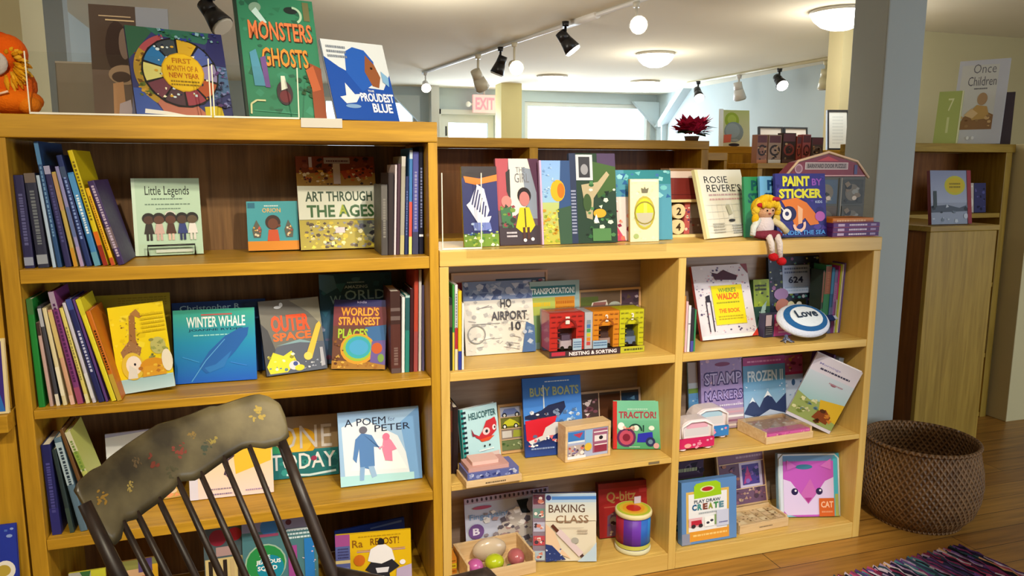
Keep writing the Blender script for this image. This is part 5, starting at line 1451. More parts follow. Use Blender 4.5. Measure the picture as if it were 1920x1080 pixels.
# rag doll on the edge
t = thing('rag_doll', 'rag doll with yellow hair and red shoes sitting on the bookcase edge', 'doll', (1.549, 0.004, LZ + 0.001))
m = MB(); m.ball((0, 0.02, 0.045), (0.036, 0.03, 0.044), 'd8ccd2', n=16); m.ball((0.004, 0.004, 0.018), (0.058, 0.036, 0.018), '7a3040', n=16)
m.tube([(-0.03, 0.015, 0.07), (-0.058, 0.0, 0.045), (-0.066, -0.008, 0.018)], [0.013, 0.011, 0.010], 8, 'd0d4d0'); m.tube([(0.03, 0.015, 0.07), (0.055, 0.0, 0.05), (0.078, -0.004, 0.026)], [0.013, 0.011, 0.012], 8, 'ddd0a8'); m.build('body', CLOTH, t)
m = MB(); m.ball((0, 0.022, 0.104), (0.036, 0.031, 0.034), 'd8a888', n=18, m=12); m.build('head', CLOTH, t)
m = MB()
rnd = random.Random(7)
m.ball((0, 0.034, 0.114), (0.046, 0.030, 0.038), 'd8ae20', n=18)
for k in range(7):
    m.ball((-0.026 + 0.0087 * k, -0.006, 0.124 + 0.003 * math.sin(k * 1.7)), (0.0075, 0.008, 0.013), 'e0b82c', n=8, m=6)
for k in range(22):
    a = math.pi * (0.02 + 0.96 * k / 21)
    m.ball((0.044 * math.cos(a), 0.012 + rnd.uniform(-.006, .006), 0.096 + 0.048 * math.sin(a)), (0.013, 0.013, 0.016), rnd.choice(('e0b424', 'd0a018', 'e8c440')), n=8, m=6)
m.ball((-0.044, 0.012, 0.074), (0.013, 0.012, 0.020), 'd8ac20'); m.ball((0.044, 0.012, 0.072), (0.013, 0.012, 0.022), 'd0b860'); m.build('hair', CLOTH, t)
m = MB(); m.ball((-0.036, 0.0, 0.122), (0.013, 0.008, 0.009), 'b82a30'); m.build('hair_bow', CLOTH, t)
m = MB(); m.ball((0.028, -0.002, 0.143), (0.02, 0.009, 0.008), 'b03040'); m.build('hair_bow', CLOTH, t)
m = MB(); m.ball((-0.011, -0.009, 0.104), 0.003, '1c1414'); m.ball((0.012, -0.009, 0.104), 0.003, '1c1414'); m.ball((0, -0.009, 0.093), (0.006, 0.002, 0.002), 'a83a3a'); m.build('face', CLOTH, t)
for sx, dz in ((-0.012, 0.0), (0.022, -0.016)):
    m = MB(); m.tube([(sx, -0.002, 0.017), (sx + 0.002, -0.024, 0.013), (sx + 0.006, -0.034, -0.010), (sx + 0.012, -0.032, -0.045 + dz)], [0.013, 0.012, 0.011, 0.010], 10, 'dcd0cc'); lg = m.build('leg', CLOTH, t)
    m = MB(); m.ball((sx + 0.014, -0.038, -0.056 + dz), (0.016, 0.020, 0.015), 'b41c24', n=14); m.build('shoe', CLOTH, lg)

# ================================================================== LOW BOOKCASE, LEFT SECTION
LA, LB, LC = 0.803, 0.427, 0.064
gA = 'thin spines at the left end of the left section first shelf'
spine_row(0.4025, 0.025, LA, [
    (0.010, 0.235, 0.18, 0.6, '2a2a2c', sp(None, ((0.6, 0.9, '5a4a40'),)), 'thin dark spine against the low bookcase left upright'),
    (0.006, 0.275, 0.19, 0.6, '3a8a3a', sp(None, ((0, 0.45, 'd0b83a'),)), 'thin green and yellow spine in the low bookcase'),
    (0.009, 0.275, 0.19, 0.6, 'c8ccd2', sp('6a6a78', ((0.25, 0.5, 'a82a34'), (0, 0.25, 'e0c8a8')), 3, 0.5, 0.9), 'white spine with a red band in the low bookcase'),
    (0.011, 0.255, 0.18, 0.6, 'd8b424', sp(None, ((0, 0.24, '2c3a90'),)), 'yellow spine with a blue foot in the low bookcase'),
    (0.006, 0.215, 0.18, 0.6, 'e8e6e0', None, 'thin white spine right of the yellow one in the low bookcase')], gA)


def puzzle_tray(key, label, cells, frame='c8a070', t=0.012, seed=1, mat=None, bg_='3c342e'):
    x, y, z, yaw, lean, wd, ht = TAB[key]
    a = R(lean)
    root = thing('puzzle_tray', label, 'puzzle', (x, y, z + 0.0006 + t * math.sin(a)), (-a, 0, R(yaw)))
    b = 0.008
    m = MB(); m.box(0, wd, 0, t, 0, b, frame); m.box(0, wd, 0, t, ht - b, ht, frame); m.box(0, b, 0, t, b, ht - b, frame); m.box(wd - b, wd, 0, t, b, ht - b, frame); m.build('tray_frame', PRINT, root)
    m = MB(); m.box(b + .0003, wd - b - .0003, 0.003, t, b + .0003, ht - b - .0003, bg_)
    A = Art(m, wd - 2 * b, ht - 2 * b, Matrix.Translation((b, 0.003, b)))
    cells(A)
    m.build('picture_board', mat or PRINT, root)
    return root


puzzle_tray('puz1', 'wooden picture puzzle standing behind the black and white colouring pad', lambda a: (a.r(0, 0, 1, 1, '5a5a68'), a.r(0, 0.9, 1, 1, 'a89088'), a.r(0, 0.78, 0.45, 0.9, '8a3450'), a.r(0.45, 0.78, 1, 0.93, '3c4a5c'), a.s(30, ['b8b4b0', '2c3444', '8a4a5a'], 0.4, 0.72, 1, 0.92, 0.02, 0.05, 2)), 'b89478')
puzzle_tray('puz2', 'wooden puzzle tray with a white car, behind the three-garage toy', lambda a: (a.r(0, 0, 1, 1, '6a5848'), a.r(0.7, 0.3, 1, 1, '4c3a4c'), a.r(0.68, 0, 0.70, 1, 'c0a088'), a.r(0.0, 0.5, 0.3, 0.9, '54602c'), a.p([(0.12, 0.5), (0.2, 0.78), (0.44, 0.82), (0.52, 0.5)], 'd8d0c8'), a.p([(0.2, 0.68), (0.42, 0.7), (0.44, 0.78), (0.22, 0.78)], '8a5a58'), a.e(0.58, 0.68, 0.11, 0.1, 'a8b0a8'), a.s(20, ['3a3040', 'a89aa8', '5a4a3a'], 0.7, 0.4, 1, 0.95, 0.02, 0.06, 3), a.r(0, 0, 1, 0.45, '4a4038')))


def art_airport(a):
    a.r(0, 0, 1, 1, 'd4d0c8'); a.r(0, 0.74, 1, 1, '6e7fa2'); a.s(40, ['8a98b4', '4a5a84', 'a8b0c4'], 0, 0.74, 1, 1, 0.03, 0.08, 2); a.s(90, ['c4c0bc', 'dedad2', 'aaa8a8'], 0.02, 0.02, 0.98, 0.74, 0.015, 0.05, 3)
    rnd = random.Random(5)
    for k in range(16):
        u, v = rnd.uniform(0.05, 0.75), rnd.uniform(0.06, 0.66); a.l([(u, v), (u + rnd.uniform(0.05, 0.22), v + rnd.uniform(-0.05, 0.05))], 0.006, '8a8890')
    a.ring(0.16, 0.28, 0.13, 0.115, '8a8a8a', 0, 360); a.l([(0.1, 0.42), (0.5, 0.42)], 0.008, '8a8a90')
    a.t('HO', 0.52, 0.63, 0.68, 0.75, '3a3a40', 0.02); a.t('AIRPORT', 0.38, 0.46, 0.90, 0.58, '4c4c54', 0.02); a.t('10', 0.66, 0.31, 0.80, 0.43, '3a3a44', 0.02); a.p([(0.8, 0), (1, 0), (1, 0.36), (0.88, 0.42)], '4c6a9c'); a.s(8, ['6a86b0', 'b0bcd0'], 0.82, 0.02, 0.99, 0.36, 0.02, 0.05, 6)


slab('airport', 'colouring_pad', 'black and white drawn colouring pad with a blue sky band', 'colouring pad', 0.008, 'd4d0c8', art_airport)
slab('transport', 'puzzle_card', 'green and yellow transport game card behind the three-garage toy', 'card', 0.006, '8aa4a4', lambda a: (a.r(0, 0, 1, 1, '8ea8a8'), a.r(0.02, 0.78, 0.92, 0.93, '2c6a74'), a.t('TRANSPORTATION!', -0.12 + 0.14, 0.81, 0.9, 0.90, 'd8e8e8', 0.03), a.r(0.04, 0.5, 0.5, 0.76, 'a8b45a'), a.r(0.5, 0.5, 0.9, 0.76, 'c8862c'), a.bars(0.52, 0.55, 0.88, 0.72, 2, 'a8601c', 2), a.bars(0.06, 0.6, 0.4, 0.72, 1, 'd0b02c', 3), a.r(0.04, 0.1, 0.9, 0.5, '7a9a6a')), mat=GLOSS)

# three garage toy in its clear box
x, y, z, yaw, lean, wd, ht = TAB['garage']
t = thing('toy_garage', 'boxed toy garage with red, orange and yellow brick doors numbered 1 to 3', 'toy', (x, y, LA + 0.0006), (0, 0, R(yaw)))
D_ = 0.10
m = MB(); m.box(0, wd, 0.001, D_, 0, 0.012, '5a2030'); m.box(0, wd, D_ - 0.004, D_, 0.0125, ht - 0.004, '6a5a54')
A = Art(m, wd, 0.022, Matrix.Translation((0, 0.001, 0))); A.r(0, 0, 0.74, 1, '3a2830'); A.r(0.02, 0.3, 0.16, 0.9, 'b02a44'); A.t('NESTING & SORTING', 0.2, 0.2, 0.7, 0.8, 'e8e0e8', 0.03); A.r(0.74, 0, 1, 1, 'b8b42c'); A.bars(0.78, 0.2, 0.98, 0.8, 1, '4a4a20', 2)
m.build('carton_base', PRINT, t)
for k, (c, c2, u0, u1, num, in_) in enumerate((('c02a24', '8a1a1c', 0.005, 0.36, '1', '5a2c3a'), ('d8861c', 'a85a14', 0.45, 0.73, '2', '6a4038'), ('cdc818', '98941a', 0.735, 0.995, '3', '3a4a3c'))):
    m = MB()
    X0, X1 = u0 * wd, u1 * wd
    cx = (X0 + X1) / 2
    w2 = (X1 - X0) * 0.27
    H_ = ht - 0.006
    m.box(X0, cx - w2, 0.008, 0.09, 0.0225, H_, c); m.box(cx + w2, X1, 0.008, 0.09, 0.0225, H_, c); m.box(cx - w2, cx + w2, 0.008, 0.09, H_ * 0.66, H_, c); m.box(cx - w2, cx + w2, 0.05, 0.09, 0.0225, H_ * 0.66, in_)
    A = Art(m, X1 - X0, H_ - 0.0225, Matrix.Translation((X0, 0.008, 0.0225)))
    for row in range(7):
        v = (row + 0.5) / 7
        us = ([0.03, 0.16] if row < 4 else [0.03, 0.2, 0.38, 0.62, 0.8]); us = us + ([0.80, 0.92] if row < 4 else [])
        for u in us:
            if row >= 4 and 0.36 < u < 0.6:
                continue
            A.r(u + (0.03 if row % 2 else 0), v - 0.012, min(u + 0.13, 0.99), v + 0.012, c2)
    A.t(num, 0.44, 0.72, 0.56, 0.92, 'f0e4dc', 0.03)
    A.ring(0.5, 0.6, 0.28, 0.23, c2, 0, 180, 10)
    m.build('garage_door', PRINT, t)
m = MB(); m.box(0.365 * wd, 0.445 * wd, 0.006, 0.09, 0.0225, ht - 0.006, 'b8b8c4'); A = Art(m, 0.08 * wd, ht - 0.03, Matrix.Translation((0.365 * wd, 0.006, 0.0225))); [A.r(0.25, v, 0.75, v + 0.1, c) for v, c in ((0.1, 'c84a4a'), (0.22, 'd88a2a'), (0.34, 'c8c03a'), (0.46, '4a9a5a'), (0.58, '4a7ab8'), (0.7, '8a9aa8'))]; m.build('key_panel', PRINT, t)
for xc, c, c2 in ((0.18 * wd, 'b8a8b4', '5a4a60'), (0.585 * wd, 'a88a84', '4a3434'), (0.86 * wd, '6a7a98', '3a4454')):
    m = MB(); m.bbox(xc - 0.022, xc + 0.022, 0.012, 0.045, 0.028, 0.055, c, 0.004); m.box(xc - 0.015, xc + 0.015, 0.016, 0.042, 0.0555, 0.074, c2); m.cyl((xc - 0.014, 0.011, 0.030), (xc - 0.014, 0.046, 0.030), 0.007, col='1c1c1c'); m.cyl((xc + 0.014, 0.011, 0.030), (xc + 0.014, 0.046, 0.030), 0.007, col='1c1c1c'); m.build('toy_vehicle', GLOSS, t)
m = MB(); m.box(0.24 * wd, 0.33 * wd, 0.002, 0.006, 0.0225, 0.062, 'a8c0d8'); m.box(0.45 * wd, 0.60 * wd, 0.002, 0.006, 0.0225, 0.050, 'a0bcd8'); A = Art(m, 0.36 * wd, 0.035, Matrix.Translation((0.24 * wd, 0.002, 0.0225))); A.bars(0.02, 0.2, 0.24, 0.9, 3, '4a6a98', 2); A.bars(0.6, 0.2, 0.98, 0.7, 2, '4a6a98', 3); m.build('label_card', PRINT, t)
m = MB(); m.box(-0.0015, wd + 0.0015, 0.0, 0.0008, 0, ht, 'fff'); m.box(-0.0015, -0.0005, 0.001, D_, 0, ht, 'fff'); m.box(wd + 0.0005, wd + 0.0015, 0.001, D_, 0, ht, 'fff'); m.box(-0.0015, wd + 0.0015, 0.001, D_, ht, ht + 0.0008, 'fff'); m.build('clear_cover', CLEAR, t)

# second shelf
spine_row(0.4035, 0.095, LB, [
    (0.022, 0.245, 0.18, 0.8, '3a2622', sp('6a4034', ((0.6, 0.9, '5a3024'),), 2), 'dark brown spine behind the ring-bound red bird book'),
    (0.018, 0.23, 0.18, 0.8, '281c1e', None, 'near-black spine behind the ring-bound red bird book')], 'dark spines in the left section second shelf')


def art_heli(a):
    a.r(0, 0, 1, 1, 'b4d8de'); a.r(0, 0, 0.07, 1, '2a9a94')
    for k in range(11):
        a.r(0.01, 0.05 + k * 0.087, 0.13, 0.09 + k * 0.087, '14202a')
    a.t('HELICOPTER', 0.2, 0.79, 0.94, 0.91, '2a5a5e', 0.015)
    a.p([(0.28, 0.55), (0.36, 0.46), (0.5, 0.4), (0.74, 0.42), (0.92, 0.52), (0.94, 0.66), (0.9, 0.76), (0.8, 0.74), (0.66, 0.72), (0.54, 0.56), (0.44, 0.48)], 'c0242c'); a.p([(0.44, 0.42), (0.86, 0.44), (0.7, 0.37), (0.5, 0.37)], 'd84a20'); a.e(0.64, 0.54, 0.10, 0.065, 'e8c8c8'); a.e(0.65, 0.54, 0.04, 0.03, '1c1c28'); a.e(0.86, 0.58, 0.05, 0.05, 'e8d8d8'); a.e(0.875, 0.58, 0.022, 0.022, '1c1c28'); a.p([(0.24, 0.64), (0.3, 0.54), (0.4, 0.5), (0.26, 0.5)], '8a2434')
    a.e(0.56, 0.29, 0.025, 0.02, '1c2a30'); a.e(0.7, 0.29, 0.025, 0.02, '1c2a30'); a.r(0.3, 0.0, 0.95, 0.16, 'd0b8b4'); a.bars(0.4, 0.2, 0.8, 0.25, 1, 'e8eef0', 3)


face_book('heli', 'board_book', 'pale blue ring-edged book with a big red bird-like shape', 'book', 0.02, 'd0dadc', art_heli, spine='2a9a94')


def art_cars(a):
    a.r(0, 0, 1, 1, '7a6a50'); a.r(0, 0.76, 1, 0.98, 'a8acc0'); a.r(0, 0.5, 1, 0.74, '6a6a2c'); a.r(0, 0.26, 1, 0.48, '8a7a70'); a.r(0, 0.02, 1, 0.24, '6a7a52')
    a.p([(0.05, 0.8), (0.2, 0.94), (0.7, 0.95), (0.95, 0.82)], '6a7ab0'); a.p([(0.05, 0.55), (0.2, 0.66), (0.45, 0.72), (0.7, 0.66), (0.95, 0.56)], 'c0c02c'); a.r(0.05, 0.3, 0.5, 0.45, 'c8c4c0'); a.p([(0.55, 0.3), (0.98, 0.3), (0.98, 0.44), (0.6, 0.46)], '9aa03a')
    for u, v in ((0.2, 0.8), (0.8, 0.8), (0.18, 0.55), (0.72, 0.55)):
        a.e(u, v, 0.11, 0.06, '16161a'); a.e(u, v, 0.06, 0.032, 'd8d8d0')
    for v in (0.75, 0.49, 0.25):
        a.r(0, v, 1, v + 0.018, 'd0b08a')
    a.s(10, ['4a6a3a', 'a8b48a'], 0.02, 0.03, 0.98, 0.22, 0.04, 0.1, 3)


puzzle_tray('carpuz', 'narrow wooden puzzle of cars in rows beside the pale blue bird book', art_cars)


def art_boats(a):
    a.g(0, 0.4, 1, 1, '4a88d4', '2c66bc'); a.r(0, 0, 1, 0.42, '24387a'); a.g(0, 0.0, 1, 0.2, '2c4a98', '1c2c66'); a.bars(0.38, 0.93, 0.8, 0.955, 1, 'c8dcf0', 2)
    a.t('BUSY BOATS', 0.12, 0.76, 0.96, 0.875, '9aa884', 0.03); a.r(0.34, 0.58, 0.36, 0.9, 'c8d8e0')
    a.p([(0.02, 0.52), (0.3, 0.58), (0.42, 0.64), (0.7, 0.68), (0.72, 0.6), (0.62, 0.5), (0.2, 0.46), (0.02, 0.48)], '1c2448'); a.s(16, ['d8dce4', '7a8aa8', '4a2c34'], 0.1, 0.45, 0.62, 0.6, 0.02, 0.05, 3); a.s(20, ['8ab0d8', 'c8d8e8', '4a6a98'], 0.6, 0.38, 1, 0.6, 0.02, 0.06, 4)
    a.p([(0.02, 0.46), (0.56, 0.5), (0.5, 0.36), (0.34, 0.26), (0.08, 0.18), (0.03, 0.22)], 'cc1c30'); a.p([(0.36, 0.36), (0.52, 0.42), (0.9, 0.4), (0.62, 0.3), (0.4, 0.22), (0.1, 0.16), (0.06, 0.2), (0.3, 0.26)], 'd4d4da'); a.s(16, ['f0f0f4', '5a6a90', 'd86a74'], 0.05, 0.12, 0.6, 0.28, 0.02, 0.05, 5); a.bars(0.1, 0.08, 0.5, 0.12, 1, '8aa0d0', 6)


face_book('boats', 'picture_book', 'tall blue picture book with a red boat hull', 'book', 0.011, '2048a0', art_boats)
puzzle_tray('puz3', 'wooden vehicle puzzle standing behind the pine toy box', lambda a: (a.r(0, 0, 1, 1, '4a3a3a'), a.r(0.3, 0, 0.315, 1, 'd0b8a0'), a.r(0.68, 0.4, 0.695, 1, 'd0b8a0'), a.r(0, 0.4, 0.3, 0.42, 'd0b8a0'), a.r(0.32, 0.45, 0.68, 0.95, '4e2c18'), a.r(0.7, 0.55, 1, 0.95, '1e3450'), a.s(16, ['b08a98', '7a4a5a', 'e0d0d0'], 0.02, 0.45, 0.28, 0.9, 0.02, 0.06, 2), a.s(14, ['c8ccd4', 'd83a34', '6a5a5a'], 0.3, 0.1, 0.7, 0.45, 0.03, 0.08, 3), a.s(10, ['5a86a8', '2a4a68'], 0.72, 0.58, 0.98, 0.9, 0.03, 0.07, 4), a.s(12, ['8ab0b8', '3a3a40'], 0.02, 0.05, 0.3, 0.38, 0.03, 0.08, 5)), 'b8a08c')
x, y, z, yaw, lean, wd, ht = TAB['woodbox']
t = thing('toy_box', 'upright pine toy box with a picture front between the blue and green books', 'toy', (x, y, LB + 0.0006), (0, 0, R(yaw)))
m = MB(); b = 0.009; m.box(0, b, 0, 0.06, 0, ht); m.box(wd - b, wd, 0, 0.06, 0, ht); m.box(b, wd - b, 0, 0.06, 0, b); m.box(b, wd - b, 0, 0.06, ht - 0.018, ht); m.build('pine_case', CRATE, t, 0.001)
m = MB(); m.box(b + .0003, wd - b - .0003, 0.004, 0.057, b + .0003, ht - 0.0183, 'a8b0d0')
A = Art(m, wd - 2 * b, ht - b - 0.018, Matrix.Translation((b, 0.004, b))); A.r(0.02, 0.55, 0.42, 0.95, '3a78c0'); A.p([(0.14, 0.86), (0.38, 0.9), (0.3, 0.7)], 'b03a58'); A.r(0.02, 0.55, 0.42, 0.62, 'd8e4ec'); A.r(0.44, 0.5, 0.6, 0.95, '88b4dc'); A.r(0.62, 0.1, 0.98, 0.95, '9a5a78'); A.r(0.66, 0.5, 0.96, 0.72, 'e0d8dc'); A.e(0.82, 0.62, 0.05, 0.07, '1c1418'); A.r(0.64, 0.82, 0.98, 0.86, 'e8dce0'); A.r(0.66, 0.12, 0.97, 0.4, '8a2844'); A.r(0.66, 0.36, 0.97, 0.4, 'f0e0e4'); A.r(0.02, 0.04, 0.4, 0.48, 'b8a8a4'); A.s(26, ['d06a5a', '5a4a4a', 'e8e0dc', '7a6a98'], 0.02, 0.04, 0.42, 0.5, 0.02, 0.05, 3); A.e(0.5, 0.36, 0.09, 0.14, 'd8b43a'); A.r(0.0, 0.0, 0.44, 0.1, 'e8e4ee')
m.build('picture_front', GLOSS, t)


def art_tractor(a):
    a.r(0, 0, 1, 1, '74c0a0'); a.g(0, 0, 1, 0.6, '4a9a68', '6cb898'); a.r(0, 0, 0.085, 1, 'c02c28'); a.t('TRACTOR!', 0.12, 0.64, 0.90, 0.79, 'a83a4a', 0.03); a.bars(0.3, 0.82, 0.72, 0.85, 1, 'd8ece4', 2)
    a.e(0.28, 0.24, 0.20, 0.20, '5a2a5a'); a.e(0.28, 0.24, 0.15, 0.155, 'b84a64'); a.e(0.28, 0.24, 0.08, 0.08, '7a1c34'); a.p([(0.5, 0.14), (0.52, 0.32), (0.82, 0.36), (0.84, 0.14)], '2a30b4'); a.e(0.78, 0.15, 0.10, 0.10, '28305c'); a.e(0.78, 0.15, 0.05, 0.05, '6a86a0'); a.r(0.62, 0.36, 0.645, 0.5, '1c3a3c'); a.ring(0.46, 0.38, 0.15, 0.12, '1c3c3a', 0, 180)
    a.e(0.17, 0.48, 0.07, 0.08, 'e8ecec'); a.e(0.48, 0.44, 0.06, 0.06, 'dce8e0'); a.e(0.80, 0.44, 0.06, 0.05, 'e4ece4'); a.s(8, ['c86a5a', 'e0b8a8'], 0.2, 0.36, 0.46, 0.5, 0.03, 0.05, 3); a.e(0.9, 0.07, 0.06, 0.06, 'd0a0a0'); a.bars(0.34, 0.03, 0.56, 0.06, 1, 'c8e4d4', 4)


face_book('tractor', 'board_book', 'green board book with a tractor and a bright red spine', 'book', 0.02, '7cc4a4', art_tractor, spine='c02c28')
m = MB(); m.box(0, 0.022, -0.002, 0.03, 0, 0.01)
# pine tray with boxes in front
x, y, z, yaw, lean, wd, ht = TAB['wtray']
t = thing('wooden_tray', 'pine tray overhanging the shelf edge below the pale blue bird book', 'tray', (x - 0.012, -0.035, LB + 0.0006), (0, 0, R(3)))
m = MB(); m.box(0, wd + 0.02, 0, 0.11, 0, 0.022); m.build('tray_body', CRATE, t, 0.0015)
m = MB(); A = Art(m, 0.07, 0.01, Matrix.Translation((0.065, -0.0003, 0.004))); A.bars(0, 0, 1, 1, 1, '6a5a48', 2); m.build('printed_mark', PAPER, t)
m = MB(); m.bbox(0.006, wd + 0.012, 0.006, 0.104, 0.0226, 0.046, '6a6ea8', 0.002); A = Art(m, wd + 0.004, 0.0234, Matrix.Translation((0.007, 0.006, 0.0226))); A.r(0, 0, 1, 1, '5a64a0'); A.s(30, ['c0c4dc', '3a4484', '8a94c8'], 0.02, 0.05, 0.98, 0.95, 0.02, 0.05, 3)
bx = m.build('puzzle_box', PRINT); bx.location = t.location; bx.rotation_euler = t.rotation_euler; tag(bx, 'flat violet-blue box lying on the pine tray', 'box')
m = MB(); m.bbox(0.012, wd - 0.02, 0.012, 0.100, 0.0466, 0.060, 'c89a94', 0.002); m.bbox(0.03, wd - 0.05, 0.03, 0.096, 0.0604, 0.072, 'e0b8b0', 0.002)
bx = m.build('puzzle_box', PRINT); bx.location = t.location; bx.rotation_euler = t.rotation_euler; tag(bx, 'small pink box on the violet-blue box', 'box')

# bottom shelf


def art_flip(a):
    a.r(0, 0, 1, 1, 'b8bcd0'); a.r(0, 0.9, 1, 1, 'a894a8')
    for k in range(18):
        a.e(0.04 + k * 0.054, 0.955, 0.012, 0.03, '3a2c3a')
    a.e(0.2, 0.82, 0.11, 0.03, 'a84a68'); a.t('Fingerpaint', 0.05, 0.6, 0.5, 0.72, '6a8ab0', 0.01); a.e(0.12, 0.42, 0.09, 0.13, '6a4a84'); a.t('B', 0.08, 0.36, 0.16, 0.48, 'd8d0e0', 0.03); a.p([(0.3, 0.2), (0.5, 0.7), (0.8, 0.8), (0.95, 0.2)], 'c0b8b4'); a.s(80, ['d8d4d0', '8a7e84', 'a88a8a', 'e8e4e4', '5a5460'], 0.2, 0.08, 0.98, 0.75, 0.015, 0.05, 3); a.p([(0.6, 0.86), (0.66, 0.62), (0.76, 0.6), (0.74, 0.86)], '1c2428'); a.e(0.82, 0.74, 0.1, 0.14, '9a929a'); a.p([(0.8, 0.4), (0.96, 0.44), (0.98, 0.06), (0.82, 0.1)], '2c2c44'); a.p([(0.02, 0.05), (0.12, 0.2), (0.16, 0.05)], '3a444c')


slab('flip', 'colouring_pad', 'spiral-topped grey colouring pad behind the cookbook', 'colouring pad', 0.01, 'b0a4b8', art_flip, side='7a3a4a')


def art_baking(a):
    a.r(0, 0, 1, 1, 'dcd2bc'); a.r(0, 0, 0.20, 1, '8a7a8a')
    for v, c in ((0.86, '6a3a4a'), (0.66, '6a8a84'), (0.46, 'b4b4cc'), (0.26, 'b84a54'), (0.04, 'a8b8c4')):
        a.r(0.01, v - 0.02, 0.19, v + 0.12, c); a.s(6, ['e8dcd8', '4a3a44', 'c87a6a'], 0.02, v - 0.01, 0.18, v + 0.11, 0.02, 0.05, int(v * 100))
    a.r(0.20, 0.86, 1, 1, 'a8c0d8'); a.r(0.3, 0.91, 1, 0.96, '4a7cc0'); a.e(0.25, 0.94, 0.04, 0.04, '34346a'); a.g(0.2, 0.6, 1, 0.87, 'e0d8c4', 'c4cccc')
    a.t('BAKING', 0.25, 0.72, 0.82, 0.84, '5c4438', 0.01); a.t('CLASS', 0.36, 0.57, 0.88, 0.68, '8a6a50', 0.01)
    a.p([(0.2, 0.56), (0.34, 0.44), (0.44, 0.2), (0.6, 0.04), (0.2, 0.2)], 'e0c0a0'); a.p([(0.2, 0.26), (0.3, 0.24), (0.52, 0.03), (0.2, 0.0)], '2a3a74'); a.s(16, ['c8d0e8', '4a5a98'], 0.2, 0.0, 0.46, 0.22, 0.008, 0.018, 3)
    a.l([(0.30, 0.54), (0.40, 0.44)], 0.05, '5a3024'); a.l([(0.40, 0.45), (0.76, 0.10)], 0.095, 'd8c4c8'); a.l([(0.76, 0.1), (0.82, 0.03)], 0.05, '4a3030'); a.p([(0.7, 0), (1, 0), (1, 0.28), (0.9, 0.16)], 'b8ccdc'); a.e(0.66, 0.31, 0.06, 0.045, 'a8a49a'); a.bars(0.7, 0.4, 0.86, 0.48, 2, 'b8a894', 5); a.l([(0.4, 0.5), (0.8, 0.5)], 0.005, 'a89888')


face_book('baking', 'cookbook', 'cookbook with a rolling pin on the bottom shelf', 'book', 0.018, '2c3050', art_baking)
slab('qrbitz', 'game_box', 'dark red game box behind the rainbow drum', 'game', 0.03, '9a2424', lambda a: (a.r(0, 0, 1, 1, '9c2626'), a.r(0, 0.9, 1, 1, '82201e'), a.t('Q-bitz', 0.15, 0.62, 0.72, 0.84, 'a8824a', 0.02), a.r(0.1, 0.55, 0.72, 0.57, 'b85a4a'), a.p([(0.14, 0.02), (0.4, 0.02), (0.36, 0.5), (0.16, 0.4)], '6a4a5a'), a.e(0.28, 0.3, 0.08, 0.08, '8a7a6a'), a.s(10, ['5a3a6a', 'b89a7a', '3a2020'], 0.12, 0.02, 0.44, 0.5, 0.02, 0.05, 2), a.r(0.78, 0.78, 0.96, 0.86, 'b03434')), side='5c1818')
t = thing('toy_drum', 'round rainbow drum with a red, yellow and green top', 'toy', (1.096, 0.080, LC + 0.0006))


def drum_side(f):
    f = f % 1.0
    return ('3aa04a', 'c8c02c', 'd89a24', 'c86a28', 'c04a28', 'b8283c', 'a0283c', '5a2a90', '6a34a8', '2a62b8', '2c80c8', '3a9ac0')[int(f * 12) % 12]


RD = 0.064
m = MB(); m.lathe([(RD * 0.97, 0.012), (RD * 0.97, 0.135)], 36, 'fff', cols=[drum_side]); m.build('drum_wall', PRINT, t)
m = MB(); m.lathe([(RD, 0.0), (RD * 1.02, 0.006), (RD * 1.02, 0.016), (RD * 0.99, 0.0175)], 36, 'd8d4b0'); m.lathe([(RD * 0.98, 0.02), (RD * 0.985, 0.035)], 36, 'c8c85a', cap=False); m.build('base_ring', PRINT, t)
m = MB()
m.lathe([(RD, 0.1355), (RD * 1.05, 0.138), (RD * 1.05, 0.150), (RD * 0.99, 0.153)], 36, 'e0d4a0')
for rr_, zz, cc in ((0.96, 0.1533, 'b0c23a'), (0.80, 0.1536, 'd8b83a'), (0.62, 0.1539, 'e0a02c'), (0.42, 0.1542, 'c03020')):
    m.prism([(RD * rr_ * math.cos(2 * math.pi * k / 32), RD * rr_ * math.sin(2 * math.pi * k / 32)) for k in range(32)], zz - 0.0003, zz, cc)
m.build('drum_top', PRINT, t)
m = MB(); m.box(0.018, 0.044, 0.03, 0.033, 0.1545, 0.18, 'c8c0d8'); m.build('price_tag', PRINT, t)

